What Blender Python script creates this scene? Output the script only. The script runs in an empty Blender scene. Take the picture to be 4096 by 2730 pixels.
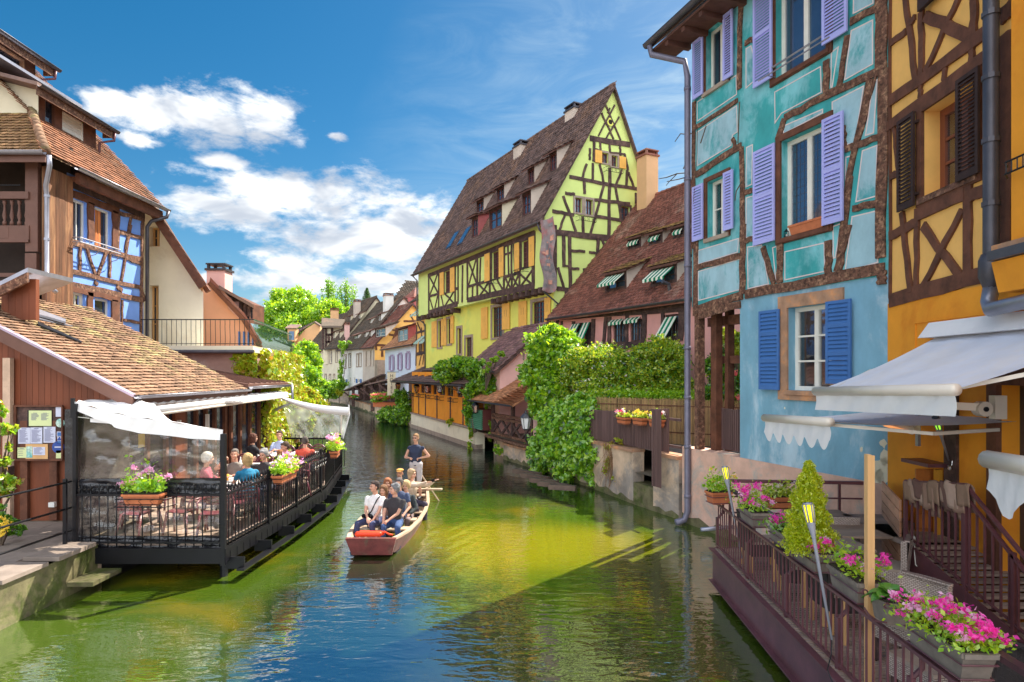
import bpy, math, random
import numpy as np
from mathutils import Vector, Matrix
R=random.Random(7); NR=np.random.RandomState(11)
scn=bpy.context.scene; col=scn.collection
# ---------------- camera, sky, sun, exposure ----------------
CAMH=3.7; FPX=2480.0; CX=2048.0; HY=1492.0
cd=bpy.data.cameras.new('camera'); cam=bpy.data.objects.new('camera',cd); col.objects.link(cam)
cam.location=(0,0,CAMH); cam.rotation_euler=(math.radians(90),0,0)
cd.sensor_width=36; cd.lens=36*FPX/4096; cd.shift_y=(HY-1365)/4096; cd.clip_end=3000; cd.clip_start=.05
scn.camera=cam
SUN_AZ=(0.66,0.75); SUN_EL=math.radians(50)
_n=math.hypot(*SUN_AZ); SA=(SUN_AZ[0]/_n,SUN_AZ[1]/_n)
sund=Vector((SA[0]*math.cos(SUN_EL),SA[1]*math.cos(SUN_EL),math.sin(SUN_EL)))
sl=bpy.data.lights.new('sun','SUN'); sl.energy=3.1; sl.angle=math.radians(.5); sl.color=(1,.93,.80)
so=bpy.data.objects.new('sun',sl); col.objects.link(so); so.rotation_euler=sund.to_track_quat('Z','Y').to_euler()
scn.view_settings.view_transform='Standard'; scn.view_settings.look='None'
scn.view_settings.exposure=1.95; scn.view_settings.gamma=1.0; scn.view_settings.use_curve_mapping=False
SKY_STR=0.10
w=bpy.data.worlds.new('World'); scn.world=w; w.use_nodes=True
nt=w.node_tree; nt.nodes.clear(); N=nt.nodes; L=nt.links
def nd(t,**k):
    n=N.new(t)
    for a,b in k.items(): setattr(n,a,b)
    return n
def mth(op,a,b=None,c=None):
    n=nd('ShaderNodeMath',operation=op)
    for i,v in enumerate((a,b,c)):
        if v is None: continue
        if isinstance(v,(int,float)): n.inputs[i].default_value=v
        else: L.new(v,n.inputs[i])
    return n.outputs[0]
def vmt(op,a,b):
    n=nd('ShaderNodeVectorMath',operation=op)
    for i,v in enumerate((a,b)):
        if v is None: continue
        if isinstance(v,tuple): n.inputs[i].default_value=v
        else: L.new(v,n.inputs[i])
    return n
sky=nd('ShaderNodeTexSky',sky_type='NISHITA'); sky.sun_disc=False
sky.sun_elevation=SUN_EL; sky.sun_rotation=math.atan2(SA[0],SA[1]); sky.altitude=200; sky.air_density=1.0; sky.dust_density=.6; sky.ozone_density=2.2
tc=nd('ShaderNodeTexCoord'); D=vmt('NORMALIZE',tc.outputs['Generated'],None).outputs[0]
sep=nd('ShaderNodeSeparateXYZ'); L.new(D,sep.inputs[0])
hs=nd('ShaderNodeHueSaturation'); hs.inputs['Saturation'].default_value=1.45; hs.inputs['Value'].default_value=.32; hs.inputs['Hue'].default_value=.49; L.new(sky.outputs[0],hs.inputs['Color'])
def noise(scale,det,rough,vec,dist=0):
    n=nd('ShaderNodeTexNoise'); n.inputs['Scale'].default_value=scale; n.inputs['Detail'].default_value=det; n.inputs['Roughness'].default_value=rough; n.inputs['Distortion'].default_value=dist
    L.new(vec,n.inputs['Vector']); return n.outputs['Fac']
sc=vmt('MULTIPLY',D,(1,1,2.2)).outputs[0]
nz=noise(9,8,.6,sc,.3); nzb=noise(28,6,.65,sc,.2)
def sdir(X,Y):
    v=Vector(((X-CX)/FPX,1,(HY-Y)/FPX)); v.normalize(); return v
# cumulus clouds: a few clouds at their bearings, broken up by noise (X,Y are bearings, rx rz angular radii)
blobs=[(470,415,.042,.020),(640,445,.055,.033),(790,455,.066,.042),(1080,505,.062,.042),(1200,565,.036,.03),(900,510,.045,.03),(545,562,.03,.012),(905,645,.035,.012),(1340,550,.02,.01),
 (830,800,.08,.03),(1000,840,.12,.05),(1190,820,.13,.06),(1400,870,.15,.065),(1620,890,.13,.055),(1790,900,.07,.035),(1330,960,.16,.05),(1560,1010,.16,.045),(1240,1060,.09,.025),(1480,1130,.22,.035),(1100,1120,.12,.02),(1700,1110,.1,.03),(1250,1150,.1,.02),
 (2650,1000,.2,.05),(2100,1150,.2,.03)]
tot=None
for (X,Y,rx,rz) in blobs:
    c=sdir(X,Y); d=vmt('SUBTRACT',D,tuple(c)).outputs[0]; s=vmt('MULTIPLY',d,(1/rx,1/rx,1/rz)).outputs[0]
    ln=vmt('LENGTH',s,None).outputs['Value']; b=mth('SUBTRACT',1.0,ln); b=mth('MAXIMUM',b,-1.0)
    tot=b if tot is None else mth('MAXIMUM',tot,b)
# unseen clouds above and behind the camera, added densely to brighten the shaded walls
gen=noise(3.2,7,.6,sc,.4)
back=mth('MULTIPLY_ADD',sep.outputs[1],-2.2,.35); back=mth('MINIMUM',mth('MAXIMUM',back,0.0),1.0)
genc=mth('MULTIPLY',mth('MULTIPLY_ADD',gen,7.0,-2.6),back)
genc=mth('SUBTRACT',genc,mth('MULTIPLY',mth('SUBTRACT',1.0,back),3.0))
m=mth('ADD',mth('ADD',tot,-.02),mth('MULTIPLY_ADD',nz,3.2,-1.6)); m=mth('ADD',m,mth('MULTIPLY_ADD',nzb,1.1,-.55))
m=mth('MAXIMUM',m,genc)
mr=nd('ShaderNodeMapRange',interpolation_type='SMOOTHSTEP'); L.new(m,mr.inputs[0]); mr.inputs[1].default_value=.0; mr.inputs[2].default_value=.8
cden=mr.outputs[0]
# shading of cloud: brighter edges/top, greyer cores
nz2=noise(8,4,.55,vmt('ADD',sc,(.013,.02,-.03)).outputs[0],.3)
mr2=nd('ShaderNodeMapRange',interpolation_type='SMOOTHSTEP'); L.new(nz2,mr2.inputs[0]); mr2.inputs[1].default_value=.38; mr2.inputs[2].default_value=.62
cc=nd('ShaderNodeMix',data_type='RGBA'); L.new(mr2.outputs[0],cc.inputs[0]); cc.inputs[6].default_value=(1.7,1.85,2.1,1); cc.inputs[7].default_value=(3.5,3.5,3.45,1)
# cirrus veil, stronger towards the sun side and horizon
cv=vmt('MULTIPLY',D,(2.2,2.2,7)).outputs[0]; ci=noise(2.6,8,.62,cv,1.0)
veil=mth('MULTIPLY_ADD',sep.outputs[0],1.5,.22); veil=mth('ADD',veil,mth('MULTIPLY_ADD',sep.outputs[2],-.85,.45))
veil=mth('MINIMUM',mth('MAXIMUM',veil,0.0),1.0)
mr3=nd('ShaderNodeMapRange',interpolation_type='SMOOTHSTEP'); L.new(ci,mr3.inputs[0]); mr3.inputs[1].default_value=.36; mr3.inputs[2].default_value=.72
vl=mth('MULTIPLY',mth('MULTIPLY_ADD',mr3.outputs[0],.85,.22),veil)
mx=nd('ShaderNodeMix',data_type='RGBA'); L.new(vl,mx.inputs[0]); L.new(hs.outputs[0],mx.inputs[6]); mx.inputs[7].default_value=(1.7,2.2,2.55,1)
# those unseen clouds are brightened further, as fill for walls in shade
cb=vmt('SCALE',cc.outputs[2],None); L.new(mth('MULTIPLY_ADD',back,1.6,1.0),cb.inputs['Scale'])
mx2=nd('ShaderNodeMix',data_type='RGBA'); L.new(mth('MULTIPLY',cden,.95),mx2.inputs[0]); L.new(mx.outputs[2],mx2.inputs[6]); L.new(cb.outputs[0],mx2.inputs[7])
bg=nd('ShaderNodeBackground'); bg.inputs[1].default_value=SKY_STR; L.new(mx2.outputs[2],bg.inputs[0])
wo=nd('ShaderNodeOutputWorld'); L.new(bg.outputs[0],wo.inputs[0])
# ---------------- helpers ----------------
def at(X,Y,d): return Vector(((X-CX)/FPX*d,d,CAMH-(Y-HY)/FPX*d))
LOC={}
def tag(o,label=None,cat=None,group=None,kind=None):
    if label: o['label']=label
    if cat: o['category']=cat
    if group: o['group']=group
    if kind: o['kind']=kind
    return o
def thing(name,label,cat,loc=(0,0,0),group=None):
    o=bpy.data.objects.new(name,None); col.objects.link(o); o.location=loc; o.empty_display_size=.2
    LOC[o.name]=Vector(loc); return tag(o,label,cat,group)
class Fr:
    """vertical plane: origin (x,y), direction u along it, n outward normal"""
    def __init__(s,o,u,side=1):
        s.o=Vector((o[0],o[1],0)); l=math.hypot(*u); s.u=Vector((u[0]/l,u[1]/l,0)); s.n=Vector((-s.u.y,s.u.x,0))*side
    def w(s,a,z,o=0): return Vector((s.o.x+s.u.x*a+s.n.x*o, s.o.y+s.u.y*a+s.n.y*o, z))
    def px(s,X,Y,o=0):
        r=Vector(((X-CX)/FPX,1,-(Y-HY)/FPX)); c=Vector((0,0,CAMH)); p0=s.o+s.n*o
        t=(p0-c).dot(s.n)/r.dot(s.n); p=c+r*t; return ((p-s.o).dot(s.u),p.z)
def hit(X,Y,p0,nrm):
    r=Vector(((X-CX)/FPX,1,-(Y-HY)/FPX)); c=Vector((0,0,CAMH)); return c+r*((Vector(p0)-c).dot(nrm)/r.dot(nrm))
class MB:
    def __init__(s): s.v=[]; s.f=[]; s.m=[]; s.k=0
    def add(s,vs,fs):
        b=len(s.v); s.v+= [tuple(x) for x in vs]; s.f+=[tuple(b+i for i in f) for f in fs]; s.m+=[s.k]*len(fs); return s
    def hexa(s,p):  # p[0..3] bottom loop, p[4..7] top loop
        return s.add(p,[(3,2,1,0),(4,5,6,7),(0,1,5,4),(1,2,6,5),(2,3,7,6),(3,0,4,7)])
    def box(s,x0,x1,y0,y1,z0,z1):
        return s.hexa([(x0,y0,z0),(x1,y0,z0),(x1,y1,z0),(x0,y1,z0),(x0,y0,z1),(x1,y0,z1),(x1,y1,z1),(x0,y1,z1)])
    def fbox(s,fr,a0,a1,o0,o1,z0,z1):
        w=fr.w; return s.hexa([w(a0,z0,o0),w(a1,z0,o0),w(a1,z0,o1),w(a0,z0,o1),w(a0,z1,o0),w(a1,z1,o0),w(a1,z1,o1),w(a0,z1,o1)])
    def bar(s,p,q,w,h,up=(0,0,1)):
        p=Vector(p);q=Vector(q);d=(q-p).normalized();up=Vector(up)
        if abs(d.dot(up))>.98: up=Vector((0,1,0)) if abs(d.y)<.9 else Vector((1,0,0))
        a=d.cross(up).normalized()*w/2; b=a.cross(d).normalized()*h/2
        return s.hexa([p-a-b,p+a-b,p+a+b,p-a+b,q-a-b,q+a-b,q+a+b,q-a+b])
    def beam(s,fr,p,q,w,o0,o1):  # p,q=(a,z) on frame, w width in plane
        dx=q[0]-p[0];dz=q[1]-p[1];l=math.hypot(dx,dz) or 1e-6;nx=-dz/l*w/2;nz=dx/l*w/2
        c=[(p[0]-nx,p[1]-nz),(q[0]-nx,q[1]-nz),(q[0]+nx,q[1]+nz),(p[0]+nx,p[1]+nz)]
        return s.poly(fr,c,o0,o1)
    def poly(s,fr,pts,o0,o1):
        n=len(pts); v=[fr.w(a,z,o0) for a,z in pts]+[fr.w(a,z,o1) for a,z in pts]
        return s.add(v,[tuple(range(n))[::-1],tuple(range(n,2*n))]+[(i,(i+1)%n,n+(i+1)%n,n+i) for i in range(n)])
    def prism(s,pts,vec):
        n=len(pts); vec=Vector(vec); v=[Vector(p) for p in pts]+[Vector(p)+vec for p in pts]
        return s.add(v,[tuple(range(n))[::-1],tuple(range(n,2*n))]+[(i,(i+1)%n,n+(i+1)%n,n+i) for i in range(n)])
    def tube(s,pts,r,n=6,cap=True):
        pts=[Vector(p) for p in pts]; rs=r if isinstance(r,(list,tuple)) else [r]*len(pts); ring=[]; v=[];f=[]
        prev=None
        for i,p in enumerate(pts):
            d=(pts[min(i+1,len(pts)-1)]-pts[max(i-1,0)]).normalized()
            if prev is None:
                a=d.cross(Vector((0,0,1))); a=a if a.length>.05 else d.cross(Vector((0,1,0)))
            else: a=prev-d*prev.dot(d)
            a.normalize(); prev=a; b=d.cross(a)
            for k in range(n):
                t=2*math.pi*k/n; v.append(p+a*math.cos(t)*rs[i]+b*math.sin(t)*rs[i])
        for i in range(len(pts)-1):
            for k in range(n):
                k2=(k+1)%n; f.append((i*n+k,i*n+k2,(i+1)*n+k2,(i+1)*n+k))
        if cap: f.append(tuple(range(n))[::-1]); f.append(tuple(range((len(pts)-1)*n,len(pts)*n)))
        return s.add(v,f)
    def lathe(s,c,prof,n=12,sx=1,sy=1):
        c=Vector(c); v=[];f=[]
        for r,z in prof:
            for k in range(n):
                t=2*math.pi*k/n; v.append(c+Vector((r*math.cos(t)*sx,r*math.sin(t)*sy,z)))
        for i in range(len(prof)-1):
            for k in range(n): k2=(k+1)%n; f.append((i*n+k,i*n+k2,(i+1)*n+k2,(i+1)*n+k))
        f.append(tuple(range(n))[::-1]); f.append(tuple(range((len(prof)-1)*n,len(prof)*n)))
        return s.add(v,f)
    def ball(s,c,r,n=8,m=6):
        rx,ry,rz=r if isinstance(r,(tuple,list)) else (r,r,r); c=Vector(c);v=[];f=[]
        v.append(c+Vector((0,0,-rz)))
        for j in range(1,m):
            p=math.pi*j/m-math.pi/2
            for k in range(n):
                t=2*math.pi*k/n; v.append(c+Vector((rx*math.cos(p)*math.cos(t),ry*math.cos(p)*math.sin(t),rz*math.sin(p))))
        v.append(c+Vector((0,0,rz))); T=len(v)-1
        for k in range(n):
            k2=(k+1)%n; f.append((0,1+k2,1+k)); f.append((T,T-n+k,T-n+k2))
            for j in range(m-2): a=1+j*n; f.append((a+k,a+k2,a+n+k2,a+n+k))
        return s.add(v,f)
    def grid(s,fn,nu,nv):
        v=[fn(i/nu,j/nv) for j in range(nv+1) for i in range(nu+1)]
        return s.add(v,[(j*(nu+1)+i,j*(nu+1)+i+1,(j+1)*(nu+1)+i+1,(j+1)*(nu+1)+i) for j in range(nv) for i in range(nu)])
    def build(s,name,mat,parent=None,smooth=False,label=None,kind=None,off=None):
        me=bpy.data.meshes.new(name); o=Vector((0,0,0))
        if parent is not None: o=LOC[parent.name]
        if off is not None: o=Vector(off)
        me.from_pydata([(a[0]-o.x,a[1]-o.y,a[2]-o.z) for a in s.v],[],s.f)
        ms=mat if isinstance(mat,(list,tuple)) else [mat]
        for m in ms: me.materials.append(m)
        if len(ms)>1: me.polygons.foreach_set('material_index',s.m)
        if smooth: me.polygons.foreach_set('use_smooth',[True]*len(me.polygons))
        me.update()
        ob=bpy.data.objects.new(name,me); col.objects.link(ob)
        if parent is not None: ob.parent=parent
        LOC[ob.name]=o
        if label: ob['label']=label
        if kind: ob['kind']=kind
        return ob
def npmesh(name,V,F,mat,parent=None,kind=None,smooth=False):
    """V (n,3) world, F (m,k) all same size k"""
    me=bpy.data.meshes.new(name); o=LOC[parent.name] if parent is not None else Vector((0,0,0))
    V=np.asarray(V,dtype=np.float32)-np.array(o,dtype=np.float32); F=np.asarray(F,dtype=np.int32); k=F.shape[1]
    me.vertices.add(len(V)); me.vertices.foreach_set('co',V.ravel()); me.loops.add(F.size); me.loops.foreach_set('vertex_index',F.ravel())
    me.polygons.add(len(F)); me.polygons.foreach_set('loop_start',np.arange(0,F.size,k,dtype=np.int32)); me.polygons.foreach_set('loop_total',np.full(len(F),k,dtype=np.int32))
    me.update(calc_edges=True); me.materials.append(mat)
    if smooth: me.polygons.foreach_set('use_smooth',[True]*len(F))
    ob=bpy.data.objects.new(name,me); col.objects.link(ob)
    if parent is not None: ob.parent=parent
    LOC[ob.name]=o
    if kind: ob['kind']=kind
    return ob
CH={}
def kids(o): return [c for c in bpy.data.objects if c.parent==o]
def copy_tree(o,loc=None,rz=None,label=None,parent=None,cache=None):
    c=o.copy(); col.objects.link(c); c.parent=parent
    if loc is not None: c.location=loc; LOC[c.name]=Vector(loc)
    if rz is not None: c.rotation_euler=(0,0,rz)
    if label: c['label']=label
    for ch in list(o.children): copy_tree(ch,parent=c)
    return c
def inst(o,loc,parent,rot=None,name=None):
    c=o.copy(); col.objects.link(c); c.parent=parent; c.location=Vector(loc)
    if rot is not None: c.rotation_euler=rot
    return c
# ---------------- materials ----------------
MATS={}
def mat(name,c,rough=.8,var=.12,scale=2.5,bump=.25,bscale=40,c2=None,c2amt=.5,c2scale=.8,stretch=(1,1,1),isl=0,metal=0,spec=.4,coat=0):
    m=bpy.data.materials.new(name); m.use_nodes=True; t=m.node_tree; n=t.nodes; l=t.links; b=n['Principled BSDF']
    b.inputs['Roughness'].default_value=rough; b.inputs['Metallic'].default_value=metal; b.inputs['Specular IOR Level'].default_value=spec
    if coat: b.inputs['Coat Weight'].default_value=coat
    tc=n.new('ShaderNodeTexCoord'); mp=n.new('ShaderNodeMapping'); l.new(tc.outputs['Object'],mp.inputs[0]); mp.inputs['Scale'].default_value=stretch
    no=n.new('ShaderNodeTexNoise'); no.inputs['Scale'].default_value=scale; no.inputs['Detail'].default_value=6; no.inputs['Roughness'].default_value=.65; l.new(mp.outputs[0],no.inputs['Vector'])
    mr=n.new('ShaderNodeMapRange'); l.new(no.outputs['Fac'],mr.inputs[0]); mr.inputs[1].default_value=.3; mr.inputs[2].default_value=.7; mr.inputs[3].default_value=1-var*1.6; mr.inputs[4].default_value=1+var*1.2
    cur=None
    if c2:
        n2=n.new('ShaderNodeTexNoise'); n2.inputs['Scale'].default_value=c2scale; n2.inputs['Detail'].default_value=8; n2.inputs['Roughness'].default_value=.7; n2.inputs['Distortion'].default_value=.4
        l.new(mp.outputs[0],n2.inputs['Vector'])
        r2=n.new('ShaderNodeMapRange'); r2.interpolation_type='SMOOTHSTEP'; l.new(n2.outputs['Fac'],r2.inputs[0]); r2.inputs[1].default_value=.5-(c2amt-.35)*.3; r2.inputs[2].default_value=.66-(c2amt-.35)*.3
        mx=n.new('ShaderNodeMix'); mx.data_type='RGBA'; l.new(r2.outputs[0],mx.inputs[0]); mx.inputs[6].default_value=(*c,1); mx.inputs[7].default_value=(*c2,1); cur=mx.outputs[2]
    val=mr.outputs[0]
    if isl:
        ge=n.new('ShaderNodeNewGeometry'); oi=n.new('ShaderNodeObjectInfo'); ad=n.new('ShaderNodeMath'); ad.operation='ADD'; l.new(ge.outputs['Random Per Island'],ad.inputs[0]); l.new(oi.outputs['Random'],ad.inputs[1])
        fr=n.new('ShaderNodeMath'); fr.operation='FRACT'; l.new(ad.outputs[0],fr.inputs[0])
        m2=n.new('ShaderNodeMapRange'); l.new(fr.outputs[0],m2.inputs[0]); m2.inputs[3].default_value=1-isl; m2.inputs[4].default_value=1+isl
        mu=n.new('ShaderNodeMath'); mu.operation='MULTIPLY'; l.new(val,mu.inputs[0]); l.new(m2.outputs[0],mu.inputs[1]); val=mu.outputs[0]
    vm=n.new('ShaderNodeVectorMath'); vm.operation='SCALE'
    if cur: l.new(cur,vm.inputs[0])
    else: vm.inputs[0].default_value=c
    l.new(val,vm.inputs['Scale']); l.new(vm.outputs[0],b.inputs['Base Color'])
    if bump:
        nb=n.new('ShaderNodeTexNoise'); nb.inputs['Scale'].default_value=bscale; nb.inputs['Detail'].default_value=4; l.new(mp.outputs[0],nb.inputs['Vector'])
        bp=n.new('ShaderNodeBump'); bp.inputs['Strength'].default_value=bump; bp.inputs['Distance'].default_value=.01; l.new(nb.outputs['Fac'],bp.inputs['Height']); l.new(bp.outputs[0],b.inputs['Normal'])
    MATS[name]=m; return m
def leafmat(name,c,c2,tr=.45,gloss=.08):
    m=bpy.data.materials.new(name); m.use_nodes=True; t=m.node_tree; n=t.nodes; l=t.links; n.clear()
    ge=n.new('ShaderNodeNewGeometry'); mx=n.new('ShaderNodeMix'); mx.data_type='RGBA'; l.new(ge.outputs['Random Per Island'],mx.inputs[0]); mx.inputs[6].default_value=(*c,1); mx.inputs[7].default_value=(*c2,1)
    d=n.new('ShaderNodeBsdfDiffuse'); tl=n.new('ShaderNodeBsdfTranslucent'); g=n.new('ShaderNodeBsdfGlossy'); g.inputs['Roughness'].default_value=.35
    l.new(mx.outputs[2],d.inputs[0])
    hv=n.new('ShaderNodeHueSaturation'); hv.inputs['Hue'].default_value=.48; hv.inputs['Value'].default_value=1.7; l.new(mx.outputs[2],hv.inputs['Color']); l.new(hv.outputs[0],tl.inputs[0])
    m1=n.new('ShaderNodeMixShader'); m1.inputs[0].default_value=tr; l.new(d.outputs[0],m1.inputs[1]); l.new(tl.outputs[0],m1.inputs[2])
    m2=n.new('ShaderNodeMixShader'); m2.inputs[0].default_value=gloss; l.new(m1.outputs[0],m2.inputs[1]); l.new(g.outputs[0],m2.inputs[2])
    o=n.new('ShaderNodeOutputMaterial'); l.new(m2.outputs[0],o.inputs[0]); MATS[name]=m; return m
def film(name,tint,opac,gl=.25,rough=.08,bump=.3,bs=3,diff=(.8,.8,.82),stretch=(1,1,1),streak=.5):
    """clear pane or plastic film: see-through, reflecting, a little milky"""
    m=bpy.data.materials.new(name); m.use_nodes=True; t=m.node_tree; n=t.nodes; l=t.links; n.clear()
    tr=n.new('ShaderNodeBsdfTransparent'); tr.inputs[0].default_value=(*tint,1); g=n.new('ShaderNodeBsdfGlossy'); g.inputs['Roughness'].default_value=rough
    d=n.new('ShaderNodeBsdfDiffuse'); d.inputs[0].default_value=(*diff,1); tl=n.new('ShaderNodeBsdfTranslucent'); tl.inputs[0].default_value=(*diff,1)
    ad=n.new('ShaderNodeMixShader'); ad.inputs[0].default_value=.5; l.new(d.outputs[0],ad.inputs[1]); l.new(tl.outputs[0],ad.inputs[2])
    tc=n.new('ShaderNodeTexCoord'); mp=n.new('ShaderNodeMapping'); mp.inputs['Scale'].default_value=stretch; l.new(tc.outputs['Object'],mp.inputs[0])
    no=n.new('ShaderNodeTexNoise'); no.inputs['Scale'].default_value=bs; no.inputs['Detail'].default_value=5; no.inputs['Distortion'].default_value=.8; l.new(mp.outputs[0],no.inputs['Vector'])
    mr=n.new('ShaderNodeMapRange'); l.new(no.outputs['Fac'],mr.inputs[0]); mr.inputs[1].default_value=.4; mr.inputs[2].default_value=.7; mr.inputs[3].default_value=opac*(1-streak); mr.inputs[4].default_value=min(1,opac*(1+streak*1.6))
    m1=n.new('ShaderNodeMixShader'); l.new(mr.outputs[0],m1.inputs[0]); l.new(tr.outputs[0],m1.inputs[1]); l.new(ad.outputs[0],m1.inputs[2])
    bp=n.new('ShaderNodeBump'); bp.inputs['Strength'].default_value=bump; bp.inputs['Distance'].default_value=.02; l.new(no.outputs['Fac'],bp.inputs['Height']); l.new(bp.outputs[0],g.inputs['Normal'])
    fn=n.new('ShaderNodeFresnel'); fn.inputs[0].default_value=1.5; fm=n.new('ShaderNodeMath'); fm.operation='MULTIPLY_ADD'; fm.inputs[1].default_value=1.0; fm.inputs[2].default_value=gl*.5; fm.use_clamp=True; l.new(fn.outputs[0],fm.inputs[0])
    m2=n.new('ShaderNodeMixShader'); l.new(fm.outputs[0],m2.inputs[0]); l.new(m1.outputs[0],m2.inputs[1]); l.new(g.outputs[0],m2.inputs[2])
    o=n.new('ShaderNodeOutputMaterial'); l.new(m2.outputs[0],o.inputs[0]); MATS[name]=m; return m
def emis(name,c,s):
    m=bpy.data.materials.new(name); m.use_nodes=True; b=m.node_tree.nodes['Principled BSDF']; b.inputs['Base Color'].default_value=(*c,1); b.inputs['Emission Color'].default_value=(*c,1); b.inputs['Emission Strength'].default_value=s; return m
def striped(name,c1,c2,axis_u,width):
    """woven stripes in the cloth: colour follows the object's own coordinate"""
    m=mat(name,c1,.85,.05,3,.05); t=m.node_tree; n=t.nodes; l=t.links
    tc=n.new('ShaderNodeTexCoord'); dp=n.new('ShaderNodeVectorMath'); dp.operation='DOT_PRODUCT'; dp.inputs[1].default_value=axis_u; l.new(tc.outputs['Object'],dp.inputs[0])
    a=n.new('ShaderNodeMath'); a.operation='MULTIPLY'; a.inputs[1].default_value=1/width; l.new(dp.outputs['Value'],a.inputs[0])
    f=n.new('ShaderNodeMath'); f.operation='FRACT'; l.new(a.outputs[0],f.inputs[0]); g=n.new('ShaderNodeMath'); g.operation='GREATER_THAN'; g.inputs[1].default_value=.5; l.new(f.outputs[0],g.inputs[0])
    mx=n.new('ShaderNodeMix'); mx.data_type='RGBA'; l.new(g.outputs[0],mx.inputs[0]); mx.inputs[6].default_value=(*c1,1); mx.inputs[7].default_value=(*c2,1)
    l.new(mx.outputs[2],n['Principled BSDF'].inputs['Base Color']); return m
WD=(1,1,.12)
m_teal=mat('teal_plaster',(.05,.36,.37),.85,.15,1.6,.35,30,c2=(.20,.52,.56),c2amt=.5,c2scale=1.3,stretch=(1,1,.55))
m_tealpale=mat('pale_teal_plaster',(.34,.53,.60),.85,.12,2,.35,30,c2=(.07,.33,.36),c2amt=.35,c2scale=1.4,stretch=(1,1,.6))
m_bluewall=mat('blue_lime_plaster',(.20,.40,.52),.88,.12,1.8,.35,30,c2=(.44,.58,.66),c2amt=.4,c2scale=.9,stretch=(1,1,.5))
m_cream=mat('cream_paint_line',(.75,.62,.60),.8,.08)
m_oldwood=mat('old_timber',(.15,.07,.045),.9,.5,14,1.0,35,c2=(.36,.20,.12),c2amt=.38,c2scale=9)
m_darkwood=mat('dark_timber',(.075,.042,.038),.8,.3,5,.5,25,c2=(.14,.08,.065),c2scale=3)
m_brownwood=mat('brown_timber',(.14,.052,.028),.75,.3,4,.4,25)
m_green=mat('lime_green_plaster',(.68,.80,.26),.85,.05,.8,.15,20,c2=(.70,.80,.27),c2amt=.4,c2scale=.3)
m_greenlow=mat('yellow_green_plaster',(.80,.80,.16),.85,.06,.8,.15,20,c2=(.55,.74,.20),c2amt=.4,c2scale=.25)
m_yellow=mat('ochre_yellow_plaster',(.90,.50,.14),.85,.07,1.5,.2,20)
m_orange=mat('orange_yellow_plaster',(.86,.33,.022),.8,.07,1.2,.2,20,c2=(.78,.26,.015),c2amt=.35,c2scale=.7)
m_pink=mat('pink_plaster',(.80,.38,.34),.85,.07,1.2,.2,20)
m_pinkpale=mat('pale_pink_plaster',(.85,.52,.47),.85,.07,1.2,.2,20)
m_pinkbase=mat('weathered_pink_render',(.68,.42,.32),.9,.15,1.5,.5,18,c2=(.42,.38,.34),c2amt=.42,c2scale=.9)
m_quay=mat('stained_quay_render',(.62,.45,.31),.9,.2,1.5,.5,15,c2=(.33,.28,.24),c2amt=.5,c2scale=.8)
m_algae=mat('algae_stained_stone',(.16,.14,.07),.7,.3,3,.6,15,c2=(.08,.10,.02),c2amt=.5,c2scale=2)
m_white=mat('white_plaster',(.82,.80,.76),.85,.05,1,.15,20)
m_whiteblue=mat('bluish_white_plaster',(.70,.76,.88),.85,.05,1,.15,20)
m_creamwall=mat('cream_plaster',(.82,.74,.55),.85,.06,1,.2,20,c2=(.72,.64,.47),c2amt=.3)
m_peach=mat('peach_plaster',(.70,.42,.22),.85,.06,1,.2,20)
m_beige=mat('beige_plaster',(.62,.52,.44),.85,.08,1,.2,20)
m_stone=mat('sandstone',(.42,.24,.15),.85,.2,3,.5,20,c2=(.55,.26,.12),c2amt=.4,c2scale=3)
m_greystone=mat('grey_sandstone',(.36,.28,.22),.85,.15,3,.4,20)
m_bluetim=mat('blue_plaster',(.19,.36,.85),.85,.08,2,.4,25)
m_tile=mat('worn_clay_tile',(.27,.155,.095),.9,.2,6,.4,30,c2=(.33,.27,.12),c2amt=.42,c2scale=1.3,isl=.45)
m_tilebrown=mat('brown_clay_tile',(.155,.10,.088),.85,.15,4,.3,30,c2=(.22,.13,.09),c2amt=.4,c2scale=.5,isl=.4)
m_tilered=mat('red_brown_clay_tile',(.23,.085,.06),.8,.15,4,.3,30,c2=(.34,.2,.15),c2amt=.35,c2scale=.6,isl=.35)
m_tilegrey=mat('grey_brown_tile',(.13,.10,.075),.9,.15,4,.3,30,c2=(.2,.13,.09),c2amt=.4,c2scale=.4,isl=.35)
m_tilemoss=mat('mossy_tile',(.24,.13,.06),.95,.3,6,.6,20,c2=(.33,.25,.06),c2amt=.4,c2scale=3,isl=.4)
m_tileorange=mat('orange_clay_tile',(.48,.22,.11),.85,.15,4,.3,30,isl=.35)
m_zinc=mat('zinc',(.36,.36,.42),.4,.12,3,.1,metal=.7)
m_zincdark=mat('dark_zinc',(.10,.095,.11),.45,.15,3,.1,metal=.5)
m_pipe=mat('grey_painted_pipe',(.19,.18,.24),.45,.12,3,.1,metal=.3)
m_iron=mat('black_iron',(.006,.006,.009),.4,.2,8,.15,spec=.35)
m_brownsteel=mat('brown_painted_steel',(.14,.05,.06),.42,.2,3,.15,c2=(.13,.05,.055),c2amt=.3,spec=.5)
m_blacktarp=mat('black_tarp',(.015,.015,.02),.25,.3,3,.9,6,spec=.7)
m_lav=mat('lavender_shutter_paint',(.42,.43,.82),.6,.05,2,.05)
m_blueshut=mat('blue_shutter_paint',(.055,.16,.42),.6,.08,2,.1)
m_yelshut=mat('yellow_shutter_paint',(.88,.48,.10),.7,.06,3,.1)
m_brownshut=mat('dark_brown_shutter_wood',(.04,.018,.014),.7,.25,4,.2)
m_purshut=mat('mauve_shutter_paint',(.40,.30,.45),.7,.08)
m_winwhite=mat('white_window_paint',(.80,.76,.68),.5,.06,3,.05)
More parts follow.
